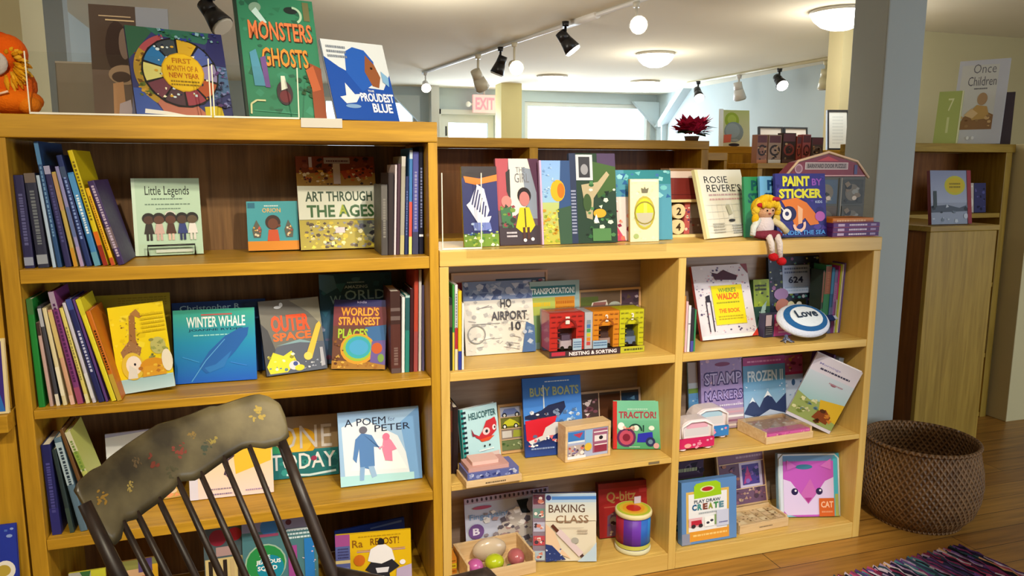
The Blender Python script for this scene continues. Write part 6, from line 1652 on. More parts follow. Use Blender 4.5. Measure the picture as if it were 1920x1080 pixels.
# tray with toy food, and yellow boxes
t = thing('wooden_crate', 'open pine crate of toys at the left of the bottom shelf', 'crate', (0.455, 0.004, LC + 0.0006), (0, 0, R(4)))
cw, cd, ch = 0.245, 0.17, 0.07
m = MB(); m.box(0, cw, 0, cd, 0, 0.006); m.box(0, cw, 0, 0.008, 0.006, ch * 0.62); m.box(0, cw, cd - 0.008, cd, 0.006, ch); m.box(0, 0.008, 0.008, cd - 0.008, 0.006, ch); m.box(cw - 0.008, cw, 0.008, cd - 0.008, 0.006, ch); m.build('crate_body', CRATE, t, 0.001)
base_m = Matrix.Translation(t.location) @ Matrix.Rotation(R(4), 4, 'Z')
for nm, lb, c, px, py, r3 in (('toy_ball', 'pink toy ball in the pine crate', 'b85a98', 0.045, 0.06, (0.028, 0.028, 0.026)), ('toy_ball', 'lime green toy ball in the pine crate', 'b4c024', 0.115, 0.060, (0.034, 0.030, 0.028)),
                              ('toy_ball', 'dull red toy ball in the pine crate', 'b06064', 0.195, 0.060, (0.030, 0.034, 0.030)), ('toy_disc', 'large beige rounded toy at the back of the pine crate', 'c8b49a', 0.12, 0.125, (0.062, 0.026, 0.042)), ('toy_ball', 'dark green toy ball in the pine crate', '3c6a54', 0.157, 0.026, (0.014, 0.014, 0.014))):
    m = MB(); m.ball((0, 0, r3[2]), r3, c, n=20, m=12)
    o = m.build(nm, GLOSS); o.location = base_m @ Vector((px, py, 0.0065)); tag(o, lb, 'toy')
for k, (c, lb) in enumerate((('c87a24', 'lowest orange card box left of the pine crate'), ('d8c020', 'yellow card box in the middle of the pile left of the pine crate'), ('d88a2c', 'topmost orange card box left of the pine crate'))):
    m = MB(); m.bbox(0, 0.037, 0, 0.09, 0, 0.018, c, 0.002); A = Art(m, 0.035, 0.018, Matrix.Translation((0.001, 0, 0))); A.bars(0.1, 0.2, 0.9, 0.8, 1, '8a5a10', k + 1)
    tag(m.build('card_box', PRINT, None, 0, (0.4025, 0.10, LC + 0.0006 + k * 0.0186)), lb, 'box')

# ================================================================== LOW BOOKCASE, RIGHT SECTION
spine_row(1.2310, 0.02, LA, [
    (0.012, 0.20, 0.18, 0.5, 'c8862c', sp(None, ((0.1, 0.4, 'b8a03a'),)), 'thin orange spine against the middle upright, right section'),
    (0.008, 0.18, 0.18, 0.5, 'd8b0b8', None, 'thin pale pink spine beside the thin orange one'),
    (0.010, 0.165, 0.18, 0.5, 'dcd8dc', sp(None, ((0.6, 0.62, '5a4a5a'),)), 'thin white spine in the right section'),
    (0.012, 0.155, 0.18, 0.5, '2c2830', sp(None, ((0, 0.25, '4a4a9a'),)), 'short black spine with a blue foot in the right section'),
    (0.006, 0.15, 0.18, 0.5, '3a8a5a', None, 'thin short green spine in the right section')], 'thin spines at the left end of the right section first shelf')


def art_waldo(a):
    a.r(0, 0, 1, 1, 'd8d2da'); a.s(170, ['a094b0', 'e8e4ea', '76688a', 'c09cac', '54486a', 'd8a4b0'], 0.02, 0.06, 0.98, 0.98, 0.008, 0.025, 2); a.p([(0.38, 0.8), (0.34, 0.9), (0.44, 0.88), (0.56, 0.93), (0.68, 0.88), (0.8, 0.84), (0.76, 0.78)], '4a2434'); a.p([(0.88, 1), (1, 1), (1, 0.86)], '8a4a54')
    a.p([(0.16, 0.58), (0.24, 0.6), (0.24, 0.5), (0.16, 0.5)], '2c2430'); a.r(0.15, 0.1, 0.17, 0.52, '3a2c3a'); a.r(0.23, 0.1, 0.25, 0.52, '3a2c3a')
    a.r(0.28, 0.18, 0.84, 0.72, 'd0c45a'); a.r(0.29, 0.19, 0.83, 0.71, 'e6d40c'); a.t("WHERE'S", 0.40, 0.62, 0.72, 0.68, '5a8a3a', 0.02); a.t('WALDO?', 0.36, 0.52, 0.76, 0.61, 'd8601c', 0.04); a.bars(0.34, 0.46, 0.76, 0.5, 1, '9a9a1c', 4); a.t('THE BOOK', 0.36, 0.34, 0.74, 0.40, 'd8741c', 0.03); a.bars(0.34, 0.24, 0.78, 0.31, 2, 'b8a40c', 5)
    a.r(0, 0, 1, 0.05, 'e8e4e4'); a.p([(0.88, 0), (1, 0), (1, 0.1)], 'c83a2c')


slab('waldo', 'activity_book', 'crowded pale activity pad with a bright yellow title panel', 'book', 0.014, 'e2dcde', art_waldo, side='b84a40')
slab('dino', 'puzzle_box', 'lime and dark green dinosaur puzzle box right of the yellow-panelled pad', 'box', 0.02, '3a5a38', lambda a: (a.r(0, 0.5, 1, 1, '8aa024'), a.r(0, 0, 1, 0.5, '2c4a44'), a.s(14, ['4a5a1c', 'a8b83a', '26301c'], 0, 0.5, 1, 1, 0.04, 0.1, 2), a.p([(0.1, 0.1), (0.5, 0.5), (0.8, 0.6), (0.6, 0.2)], '9ab8b4'), a.bars(0.1, 0.78, 0.8, 0.92, 2, '2c3010', 3), a.s(12, ['6a8a8a', '1c2c2c', 'c8d0c8'], 0, 0, 1, 0.5, 0.04, 0.1, 4)))
slab('sticker', 'activity_book', 'dark doodle-covered book with a pale blue label behind the oval plush', 'book', 0.014, '1e2438', lambda a: (a.s(120, ['3a4a7a', 'a8b0c8', '6a7a3a', '8a5a8a', '0e1220', 'c8c88a', '4a8a8a'], 0.01, 0.01, 0.99, 0.99, 0.015, 0.045, 2), a.r(0.26, 0.5, 0.80, 0.88, 'a8b8dc'), a.bars(0.3, 0.76, 0.76, 0.86, 2, '5a6a9a', 3), a.t('624', 0.37, 0.64, 0.66, 0.73, '24284a', 0.03), a.bars(0.3, 0.52, 0.76, 0.6, 2, '8aa0c8', 4), a.e(0.22, 0.5, 0.14, 0.08, '8a6a9a'), a.e(0.24, 0.34, 0.14, 0.1, 'a86a5a'), a.e(0.7, 0.2, 0.16, 0.07, 'a8b82c'), a.r(0.44, 0.28, 0.7, 0.42, '1c2010'), a.e(0.56, 0.36, 0.05, 0.03, 'dce0e0'), a.e(0.4, 0.34, 0.07, 0.06, 'c8c4a0')))
x, y, z, yaw, lean, wd, ht = TAB['pinkbox']
m = MB(); m.bbox(0, wd, 0, 0.035, 0, ht, '3c3a5a', 0.002); A = Art(m, wd - 0.004, ht, Matrix.Translation((0.002, 0, 0))); A.r(0, 0, 0.3, 1, '2c2838'); A.r(0.03, 0.5, 0.24, 0.98, 'b8a8b4'); A.bars(0.05, 0.1, 0.28, 0.48, 4, '6a6a6a', 2); A.r(0.34, 0.02, 1, 0.98, 'c84a94'); A.r(0.4, 0.76, 0.95, 0.92, 'd8982c'); A.s(8, ['e890c0', 'a83a7a', 'f0c0d8'], 0.36, 0.05, 0.98, 0.7, 0.04, 0.08, 3); A.bars(0.5, 0.12, 0.95, 0.4, 2, 'e8a8cc', 4)
tag(m.build('game_box', PRINT, None, 0, (1.654, 0.135, LA + 0.0006), (0, 0, R(2))), 'small black and pink box left of the oval plush', 'box')
# oval plush cushion
t = thing('plush_cushion', 'oval white and blue plush with stitched lettering lying against the dark doodle book', 'plush toy', (1.778, 0.072, LA + 0.0715), (R(-50), 0, R(5)))
m = MB(); m.ball((0, 0, 0), (0.118, 0.030, 0.078), 'd4daec', n=32, m=16); m.build('body', CLOTH, t)
m = MB()


def dome_y(u, v):
    return -0.030 * math.sqrt(max(0.0, 1 - (u / 0.118) ** 2 - (v / 0.078) ** 2)) - 0.0012


def on_dome(mb, s0, s1, col, lift):
    n = 36
    vs, fs = [], []
    for k in range(n):
        a = 2 * math.pi * k / n
        for s in (s0, s1):
            u, v = 0.118 * s * math.cos(a), 0.078 * s * math.sin(a)
            vs.append((u, dome_y(u, v) - lift, v))
    for k in range(n):
        k2 = (k + 1) % n
        fs.append((2 * k, 2 * k2, 2 * k2 + 1, 2 * k + 1))
    mb.add(vs, fs, col, None, True)


for i in range(6):
    on_dome(m, 0.62 + i * 0.035, 0.62 + (i + 1) * 0.035, '2a6098', 0.0)
m.build('blue_band', CLOTH, t)
m = MB()
for i in range(8):
    on_dome(m, max(0.001, i * 0.077), (i + 1) * 0.077, 'dbe4ee', 0.0004)
m.build('centre_patch', CLOTH, t)
m = MB(); A = Art(m, 0.10, 0.035, Matrix.Translation((-0.05, -0.0322, -0.008)), 0.0004); A.t('Love', 0, 0, 1, 1, '2c3c50', 0.03); m.build('lettering', PRINT, t)
m = MB(); m.box(0.112, 0.150, -0.004, 0.004, -0.012, 0.012, '1c2c58'); m.box(0.15, 0.165, -0.003, 0.003, -0.008, 0.008, 'a8b0c8'); m.build('fabric_tag', CLOTH, t)
m = MB()
rnd = random.Random(3)
for k in range(14):
    m.tube([(0, 0, 0.022), (rnd.uniform(-.012, .012), rnd.uniform(-.01, .006), 0.012), (rnd.uniform(-.026, .026), rnd.uniform(-.022, .012), 0.002)], 0.0022, 5, rnd.choice(('6a7090', '4a506c', '8a90a8')))
m.ball((0, 0, 0.022), 0.007, '5a607c')
tag(m.build('tassel', CLOTH, None, 0, (1.685, 0.045, LA + 0.001)), 'small grey-blue tassel on the shelf left of the oval plush', 'tassel')
gR = 'spines leaning at the right end of the right section first shelf'
spine_row(1.896, 0.125, LA, [
    (0.0083, 0.25, 0.068, 0.90, '2e3a34', sp(None, ((0, 0.4, '1e6a48'), (0.5, 0.98, '6a4434'))), 'dark green and brown spine right of the doodle book'),
    (0.0276, 0.27, 0.068, 1.12, '2a6a4a', sp('8a5a44', ((0.58, 0.98, '7a4a38'), (0.0, 0.14, '5a4a30')), 3, 0.6, 0.9), 'wide green and brown book behind the oval plush'),
    (0.0129, 0.26, 0.068, 1.35, '2a5a8a', sp(None, ((0.6, 0.98, '3a78a8'), (0, 0.4, '54608c'))), 'blue spine in the right section row'),
    (0.0138, 0.25, 0.068, 1.57, '6a6aa4', sp('9a4a98', ((0, 0.3, '6a3a80'), (0.5, 0.8, '8a80b8')), 4), 'lavender and purple spine in the right section row'),
    (0.0064, 0.265, 0.068, 1.71, 'b03a88', sp(None, ((0, 0.5, 'a8b0b8'),)), 'thin magenta spine in the right section row'),
    (0.0064, 0.27, 0.068, 1.80, 'a8b83a', sp(None, ((0, 0.35, 'b8c84a'),)), 'thin lime spine in the right section row'),
    (0.0055, 0.27, 0.068, 1.89, 'd8d4cc', None, 'thin white spine in the right section row'),
    (0.0074, 0.275, 0.068, 1.98, '6a58a0', None, 'violet spine rightmost in the right section row')], gR)

# second shelf of the right section
slab('card', 'activity_card', 'narrow blue and green card at the left of the purple stamp kit', 'card', 0.006, '6a9ac0', lambda a: (a.r(0, 0.7, 1, 1, '9a8a84'), a.r(0, 0.55, 1, 0.62, '6a8a2c'), a.r(0, 0.62, 1, 0.7, 'b8c0c8'), a.r(0, 0, 1, 0.55, '5a90c0'), a.s(8, ['3a70a8', '8ab8d8', 'c8d8e0'], 0, 0.1, 1, 0.5, 0.1, 0.25, 2)))


def art_stamp(a):
    a.r(0, 0, 1, 1, '9a86b8'); a.s(50, ['b09ac8', '86709f', 'c8a8c0'], 0, 0, 1, 1, 0.02, 0.05, 2); a.e(0.52, 0.92, 0.18, 0.03, '7a3460'); a.t('STAMP', 0.07, 0.62, 0.98, 0.82, '3a2a6a', 0.06); a.t('STAMP', 0.09, 0.64, 0.96, 0.80, 'b8acd8', 0.01); a.t('MARKERS', 0.07, 0.40, 0.99, 0.56, '3a2a6a', 0.06); a.t('MARKERS', 0.09, 0.42, 0.97, 0.54, 'a898d0', 0.01); a.bars(0.42, 0.31, 0.98, 0.36, 1, 'd0c8e0', 3)
    a.r(0, 0, 1, 0.28, 'b8a0b0')
    for k in range(4):
        a.r(0.1, 0.03 + k * 0.062, 0.98, 0.06 + k * 0.062, ('e8dcd8', '9a6a8a', 'e4e0e0', 'c89aa8')[k])


slab('stamp', 'craft_kit', 'purple stamp marker kit behind the pink toy backpacks', 'craft kit', 0.02, '8a76a8', art_stamp)


def art_frozen(a):
    a.r(0, 0, 1, 1, '5a90b8'); a.g(0, 0, 1, 0.7, 'a8c0e0', '5a98c0'); a.r(0, 0.88, 1, 1, 'a02c74'); a.bars(0.1, 0.91, 0.9, 0.96, 1, 'd88ab8', 2); a.t('FROZEN II', 0.10, 0.64, 0.94, 0.80, 'd4e8f4', 0.03)
    # plain snowy hills stand in for the cover figures
    a.p([(0, 0.2), (0.2, 0.42), (0.36, 0.26), (0.56, 0.5), (0.76, 0.3), (1, 0.44), (1, 0), (0, 0)], '2c3a64'); a.p([(0.12, 0.33), (0.2, 0.42), (0.27, 0.34), (0.2, 0.36)], 'd8e4f0'); a.p([(0.46, 0.39), (0.56, 0.5), (0.66, 0.4), (0.56, 0.43)], 'dfe8f4'); a.p([(0, 0), (1, 0), (1, 0.14), (0.6, 0.22), (0.3, 0.12), (0, 0.18)], 'b8c8e4'); a.s(20, ['d8e4f4', '86a8d0'], 0.02, 0.4, 0.98, 0.62, 0.008, 0.02, 3)


slab('frozen', 'activity_book', 'icy blue activity book with a magenta top band', 'book', 0.012, '3a6a98', art_frozen)
slab('pink', 'activity_book', 'pink and pale blue book right of the icy blue one', 'book', 0.012, 'b8c8e0', lambda a: (a.r(0, 0.72, 1, 1, 'c05a8a'), a.r(0, 0.7, 1, 0.74, 'c03a6a'), a.s(16, ['e8a8c0', '8a3460', 'd8a04a'], 0, 0.74, 1, 1, 0.05, 0.12, 2), a.e(0.45, 0.58, 0.1, 0.05, '3a5a80'), a.s(14, ['8aa8cc', 'd4e0f0', '5a7aa8'], 0, 0.05, 1, 0.68, 0.04, 0.1, 3)))


def toy_backpack(x, y, c, c2, label, s=1.0, rz=0):
    t = thing('toy_case', label, 'toy', (x, y, LB + 0.0006), (0, 0, R(rz)), 'rounded toy cases')
    w_, h_, d_ = 0.145 * s, 0.118 * s, 0.06 * s

    def rr(x0, x1, z0, z1, r, n=6, top=True):
        p = [(x0, z0), (x1, z0)]
        p += [(x1 - r + r * math.cos(a), z1 - r + r * math.sin(a)) for a in [math.pi / 2 * k / n for k in range(n + 1)]]
        p += [(x0 + r + r * math.cos(a), z1 - r + r * math.sin(a)) for a in [math.pi / 2 + math.pi / 2 * k / n for k in range(n + 1)]]
        return p
    m = MB(); m.plate(rr(0, w_, 0.012, h_ * 0.42, 0.004), 0, d_, c); A = Art(m, w_, h_ * 0.42); A.e(0.25, 0.45, 0.1, 0.16, 'e8a8a0'); A.s(8, [c2, 'e88aa8'], 0.3, 0.15, 0.95, 0.9, 0.03, 0.08, 2); m.build('pocket', GLOSS, t)
    m = MB(); m.plate(rr(0.002, w_ - 0.002, h_ * 0.425, h_, 0.045 * s), 0.002, d_ - 0.002, 'e4d8dc'); A = Art(m, w_, h_ * 0.55, Matrix.Translation((0, 0.002, h_ * 0.43))); A.r(0.16, 0.1, 0.84, 0.55, 'd4d0d4'); A.r(0.2, 0.55, 0.8, 0.85, c2); m.build('lid', GLOSS, t)
    m = MB(); m.tube([(0.012, -0.002, h_ * 0.45), (0.010, -0.002, h_ * 0.8), (0.045 * s, -0.002, h_ - 0.006), (w_ - 0.045 * s, -0.002, h_ - 0.006), (w_ - 0.010, -0.002, h_ * 0.8), (w_ - 0.012, -0.002, h_ * 0.45)], 0.0045, 8, 'f0e8ec'); m.build('piping', GLOSS, t)
    for xf in (0.02 * s, w_ - 0.02 * s):
        m = MB(); m.ball((xf, d_ * 0.4, 0.006), (0.02, 0.024, 0.006), 'e0c8d0'); m.build('foot', GLOSS, t)


toy_backpack(1.247, 0.035, 'cc2a60', 'e0a8bc', 'white and hot pink rounded toy case in front', 1.0, 0)
toy_backpack(1.352, 0.115, '2a7ac4', 'a8c8dc', 'white and blue rounded toy case behind the pink one', 1.06, 0)
# wooden jewellery box
x0, x1 = 1.615, 1.865
t = thing('wooden_box', 'flat pine box with pink beads under a clear lid', 'toy', (1.598, 0.010, LB + 0.0006), (0, 0, R(3)))
bw_, bd_, bh_ = 0.218, 0.172, 0.05
m = MB(); m.box(0, bw_, 0, bd_, 0, 0.010); m.box(0, bw_, 0, 0.008, 0.010, 0.026); m.box(0, 0.008, 0.008, bd_, 0.010, bh_ - 0.006); m.box(bw_ - 0.008, bw_, 0.008, bd_, 0.010, bh_ - 0.006); m.box(0.008, bw_ - 0.008, bd_ - 0.008, bd_, 0.010, bh_ - 0.006); m.build('box_body', CRATE, t, 0.001)
m = MB(); m.box(0.009, bw_ - 0.009, 0.009, 0.06, 0.0105, 0.036, 'c85a9c'); A = Art(m, bw_ - 0.02, 0.024, Matrix.Translation((0.01, 0.009, 0.011))); A.s(30, ['e08ab8', 'a83a84', 'd8a0a0'], 0, 0, 1, 1, 0.01, 0.03, 2); m.box(0.009, bw_ - 0.009, 0.0605, bd_ - 0.009, 0.0105, 0.032, 'b89a84'); A = Art(m, bw_ - 0.02, bd_ - 0.08, Matrix(((1, 0, 0, 0.01), (0, 0, 1, 0.065), (0, -1, 0, 0.032), (0, 0, 0, 1)))); A.s(40, ['d0b8a8', '8a7468', 'c89a9a', 'e4dcd0'], 0, 0, 1, 1, 0.02, 0.05, 4); m.build('bead_tray', PRINT, t)
m = MB(); m.box(0.001, bw_ - 0.001, 0.001, bd_ - 0.001, bh_ - 0.005, bh_ - 0.0035, 'fff'); m.build('clear_lid', CLEAR, t)
# books leaning at the right end, cover turned to the left
yw, rl, bw_ = R(-36), R(22), 0.175
Mr = Matrix.Rotation(yw, 4, 'Z') @ Matrix.Rotation(rl, 4, 'Y')
loc = Vector((1.902, 0.035, LB + 0.0008)) - (Mr @ Vector((bw_, 0, 0)))
t = thing('picture_book', 'thick white picture book with a farm scene leaning beside the pine bead box', 'book', loc, (0, rl, yw))


def art_farm(a):
    a.r(0, 0, 1, 1, 'c8c4d4'); a.g(0, 0.3, 1, 0.75, '8ab4b8', 'b8c4d4'); a.t('Mornings', 0.14, 0.86, 0.6, 0.9, '8a86b8', 0.01); a.bars(0.2, 0.79, 0.85, 0.84, 1, '3a3a54', 2); a.e(0.6, 0.66, 0.06, 0.02, '8a5a6a'); a.bars(0.5, 0.65, 0.8, 0.69, 1, 'a08090', 3)
    a.p([(0, 0.4), (0.3, 0.34), (0.6, 0.38), (1, 0.44), (1, 0.05), (0, 0.05)], '8a9a5a'); a.p([(0.5, 0.4), (1, 0.46), (1, 0.16), (0.6, 0.2)], 'c8a42c'); a.s(24, ['b8b88a', '5a7a8a', 'c8c89a', '6a7a3a'], 0.02, 0.1, 0.6, 0.4, 0.03, 0.08, 4); a.p([(0.5, 0.12), (0.56, 0.24), (0.7, 0.3), (0.86, 0.22), (0.84, 0.1)], '7a3c1c'); a.s(8, ['b8742c', '4a2814'], 0.55, 0.06, 0.95, 0.3, 0.04, 0.08, 5)


closed_book(t, bw_, 0.272, 0.026, 'dcd8e0', art_farm, pages='e8e4ea')
spine_row(1.905, 0.085, LB, [
    (0.0100, 0.30, 0.12, 7, '4a2a5a', sp(None, ((0.5, 0.9, '6a2a30'),)), 'dark purple spine behind the leaning farm book'),
    (0.0120, 0.275, 0.12, 7.5, 'c8c434', sp('8a8a20', (), 2), 'yellow-green spine right of the leaning farm book'),
    (0.0240, 0.285, 0.12, 7.5, 'a8b8d4', sp(None, ((0.4, 0.58, '6a6a4a'), (0, 0.32, '7ab0dc'), (0.32, 0.4, 'c8d0dc'))), 'pale blue spine at the right end of the right section second shelf')], 'spines behind the leaning farm book')

# bottom shelf of the right section


def art_create(a):
    a.r(0, 0, 1, 1, '5c88c0'); a.r(0.08, 0.08, 0.86, 0.84, 'd8b25a'); a.r(0, 0, 0.16, 0.18, '8a90a8'); a.r(0.14, 0.04, 0.86, 0.2, 'e0982c'); a.bars(0.2, 0.1, 0.82, 0.16, 1, 'f0c878', 2)
    a.r(0.12, 0.2, 0.82, 0.8, 'e8e8ea'); a.p([(0.22, 0.92), (0.26, 0.96), (0.4, 0.975), (0.62, 0.975), (0.70, 0.93), (0.72, 0.74), (0.22, 0.72)], '9cc81e'); a.e(0.46, 0.86, 0.13, 0.05, 'd8e0a0'); a.e(0.46, 0.86, 0.10, 0.035, 'b02434')
    a.t('PLAY DRAW', 0.22, 0.645, 0.70, 0.70, '3a4a5a', 0.02)
    for k, (ch, c) in enumerate(zip('CREATE', ('1c5a8a', '3a8a8a', '7a3a2a', '8a9a2c', '3a8a4a', '5a8a9a'))):
        a.t(ch, 0.18 + k * 0.098, 0.535, 0.265 + k * 0.098, 0.635, c, 0.05)
    a.bars(0.3, 0.46, 0.66, 0.51, 1, 'a8b0b8', 3); a.r(0.12, 0.28, 0.36, 0.42, 'e0b0b8'); a.p([(0.16, 0.3), (0.16, 0.38), (0.34, 0.38), (0.36, 0.3)], 'b81c34'); a.e(0.2, 0.29, 0.04, 0.03, '2a2028'); a.e(0.33, 0.29, 0.04, 0.03, '2a2028'); a.r(0.4, 0.26, 0.58, 0.42, 'f2f2f2'); a.e(0.46, 0.32, 0.03, 0.02, '3a3a48'); a.e(0.53, 0.35, 0.03, 0.02, '3a3a48'); a.r(0.58, 0.28, 0.61, 0.44, '7a9a5a'); a.r(0.62, 0.24, 0.84, 0.5, 'c8cce4'); a.bars(0.66, 0.28, 0.82, 0.32, 1, '5a5a98', 4)


TAB['create'] = (1.272, 0.030, 0.064, 0.0, 5.0, 0.232, 0.236)
slab('create', 'craft_kit', 'blue and yellow drawing kit with a lime green handle shape', 'craft kit', 0.03, '5c88c0', art_create, mat=GLOSS)
for k, (c, lb) in enumerate((('2c3a1c', 'lowest of the green flat boxes behind the blue drawing kit'), ('4a6a1e', 'bright green flat box, second of the pile behind the blue drawing kit'), ('38501e', 'olive green flat box, third of the pile behind the blue drawing kit'), ('4a3a54', 'dark violet flat box topmost of the pile behind the blue drawing kit'))):
    m = MB(); zz = LC + 0.0006 + 0.07 * k
    m.bbox(1.240, 1.430 - 0.01 * (k == 3), 0.14, 0.255, zz, zz + 0.069, c, 0.003); A = Art(m, 0.184, 0.069, Matrix.Translation((1.243, 0.14, zz))); A.s(14, ['2a3a20', '6a8a2a', '1c241a'] if k < 3 else ['6a5a78', '2a2438'], 0, 0, 1, 1, 0.04, 0.12, k + 2); A.bars(0.1, 0.3, 0.8, 0.7, 1, 'a8b090', k)
    tag(m.build('puzzle_box', PRINT), lb, 'box', 'flat boxes behind the blue drawing kit')
# open stamp set: lid leaning behind, box in front
x, y, z, yaw, lean, wd, ht = TAB['lid']
t = thing('stamp_set', 'open pine stamp set with a purple printed lid', 'toy', (1.528, 0.045, LC + 0.0006), (0, 0, R(2)))
m = MB(); b = 0.008
m.box(0, 0.225, 0, 0.115, 0, 0.008); m.box(0, 0.225, 0, 0.008, 0.008, 0.035); m.box(0, 0.008, 0.008, 0.115, 0.008, 0.042); m.box(0.217, 0.225, 0.008, 0.115, 0.008, 0.042); m.box(0.008, 0.217, 0.107, 0.115, 0.008, 0.050); m.build('box_body', CRATE, t, 0.001)
m = MB(); m.box(0.0085, 0.2165, 0.0085, 0.1065, 0.0085, 0.032, 'd8c098')
A = Art(m, 0.208, 0.098, Matrix(((1, 0, 0, 0.0085), (0, 0, 1, 0.0085), (0, -1, 0, 0.032), (0, 0, 0, 1))))
for i in range(6):
    for j in range(3):
        A.r(0.02 + i * 0.165, 0.04 + j * 0.33, 0.155 + i * 0.165, 0.31 + j * 0.33, ('e0cca4', 'cdb184', 'd8bc94')[(i + j) % 3])
A.s(30, ['6a4a30', '8a6a48', 'b09068'], 0.02, 0.04, 0.98, 0.98, 0.012, 0.03, 3)
m.build('stamp_blocks', PRINT, t)
m = MB(); A = Art(m, 0.06, 0.008, Matrix.Translation((0.09, -0.0002, 0.012))); A.bars(0, 0, 1, 1, 1, '7a6a54', 2); m.build('printed_mark', PAPER, t)
m = MB(); m.box(0, 0.225, 0, 0.012, 0, 0.235, 'c8a478')
A = Art(m, 0.225, 0.235); A.r(0.03, 0.03, 0.97, 0.97, '6a4a64'); A.r(0.03, 0.74, 0.97, 0.95, '7a5470'); A.bars(0.4, 0.78, 0.95, 0.92, 2, 'b090a4', 2); A.r(0.45, 0.3, 0.92, 0.72, 'c8bcd8'); A.r(0.5, 0.34, 0.86, 0.68, '4a3a90'); A.p([(0.52, 0.36), (0.62, 0.66), (0.7, 0.4)], 'b83a84'); A.s(14, ['c8508a', '2c2a6a', '8a6ac0'], 0.5, 0.34, 0.86, 0.68, 0.03, 0.07, 3); A.s(40, ['a88474', 'c8a890', '8a5a6a', '4a3040'], 0.04, 0.04, 0.96, 0.3, 0.02, 0.05, 4); A.s(20, ['8a5a84', 'a8705a', '54385a'], 0.04, 0.3, 0.44, 0.74, 0.02, 0.06, 5); A.r(0.03, 0.72, 0.97, 0.735, 'd8b898'); A.r(0.03, 0.285, 0.97, 0.30, 'd8b898')
ld = m.build('lid', PRINT, t); ld.location = (0.0, 0.124, 0.046); ld.rotation_euler = (R(-13), 0, 0)


def art_cat(a):
    a.r(0, 0, 1, 1, '8ac0d4'); a.r(0, 0, 0.08, 1, 'd4dce8'); a.r(0.9, 0, 1, 1, '4ab4cc'); a.r(0.92, 0, 0.99, 0.35, 'a8b060'); a.r(0.08, 0.86, 0.9, 1, '6a92c0')
    a.p([(0.08, 0.06), (0.3, 0.0), (0.9, 0.0), (0.9, 0.88), (0.08, 0.88)], 'c05ac0'); a.p([(0.08, 0.60), (0.2, 0.56), (0.4, 0.3), (0.48, 0.2), (0.6, 0.34), (0.76, 0.56), (0.9, 0.62), (0.9, 0.03), (0.14, 0.03), (0.08, 0.1)], 'dccaf0'); a.p([(0.36, 0.36), (0.48, 0.2), (0.62, 0.38), (0.52, 0.6)], 'c868b8'); a.p([(0.42, 0.3), (0.54, 0.3), (0.48, 0.22)], 'a83a8a')
    a.e(0.42, 0.79, 0.14, 0.04, '3a7a98'); a.e(0.26, 0.40, 0.055, 0.055, '2c2450'); a.e(0.275, 0.415, 0.018, 0.018, 'e8e4f0'); a.e(0.66, 0.40, 0.055, 0.055, '2c2450'); a.e(0.675, 0.415, 0.018, 0.018, 'e8e4f0'); a.p([(0.14, 0.74), (0.14, 0.9), (0.3, 0.8)], 'd070c8'); a.p([(0.68, 0.8), (0.86, 0.92), (0.86, 0.74)], 'd070c8')
    a.r(0.65, 0.0, 0.9, 0.29, 'd0622c'); a.t('CAT', 0.68, 0.14, 0.88, 0.24, 'f0c0a0', 0.03); a.bars(0.69, 0.05, 0.87, 0.1, 1, 'e09a70', 2)


x, y, z, yaw, lean, wd, ht = TAB['cat']
a_ = R(lean)
t = thing('activity_case', 'shiny pink and lilac cat-faced activity case', 'activity case', (x, y - 0.02, LC + 0.0006 + 0.03 * math.sin(a_)), (-a_, 0, R(yaw)))
m = MB(); m.bbox(0, wd, 0.002, 0.03, 0, ht, '9ac4dc', 0.003); art_cat(Art(m, wd, ht, Matrix.Translation((0, 0.002, 0)))); m.build('case', GLOSS, t)
m = MB(); m.tube([(0.004, 0.001, 0.004), (0.004, 0.001, ht - 0.02), (0.02, 0.001, ht - 0.004), (wd - 0.02, 0.001, ht - 0.004), (wd - 0.004, 0.001, ht - 0.02), (wd - 0.004, 0.001, 0.004)], 0.0038, 8, 'd8e8f4'); m.build('plastic_rim', GLOSS, t)

# ================================================================== BASKET, RUG
t = thing('basket', 'large round woven brown basket on the floor right of the low bookcase', 'basket', (2.405, 0.075, 0.0))
prof_ = [(0.135, 0.002), (0.175, 0.012), (0.213, 0.06), (0.231, 0.12), (0.236, 0.18), (0.230, 0.24), (0.219, 0.29), (0.211, 0.325), (0.210, 0.335)]
bm_, bt, bb = new_mat('woven_cane')
tc = bt.nodes.new('ShaderNodeTexCoord')
sx = bt.nodes.new('ShaderNodeSeparateXYZ')
bt.links.new(tc.outputs['Object'], sx.inputs[0])
at = bt.nodes.new('ShaderNodeMath'); at.operation = 'ARCTAN2'
bt.links.new(sx.outputs['Y'], at.inputs[0]); bt.links.new(sx.outputs['X'], at.inputs[1])


def mth(op, a, b=None):
    n = bt.nodes.new('ShaderNodeMath'); n.operation = op
    for i, q in enumerate((a, b)):
        if q is None:
            continue
        if isinstance(q, (int, float)):
            n.inputs[i].default_value = q
        else:
            bt.links.new(q, n.inputs[i])
    return n.outputs[0]


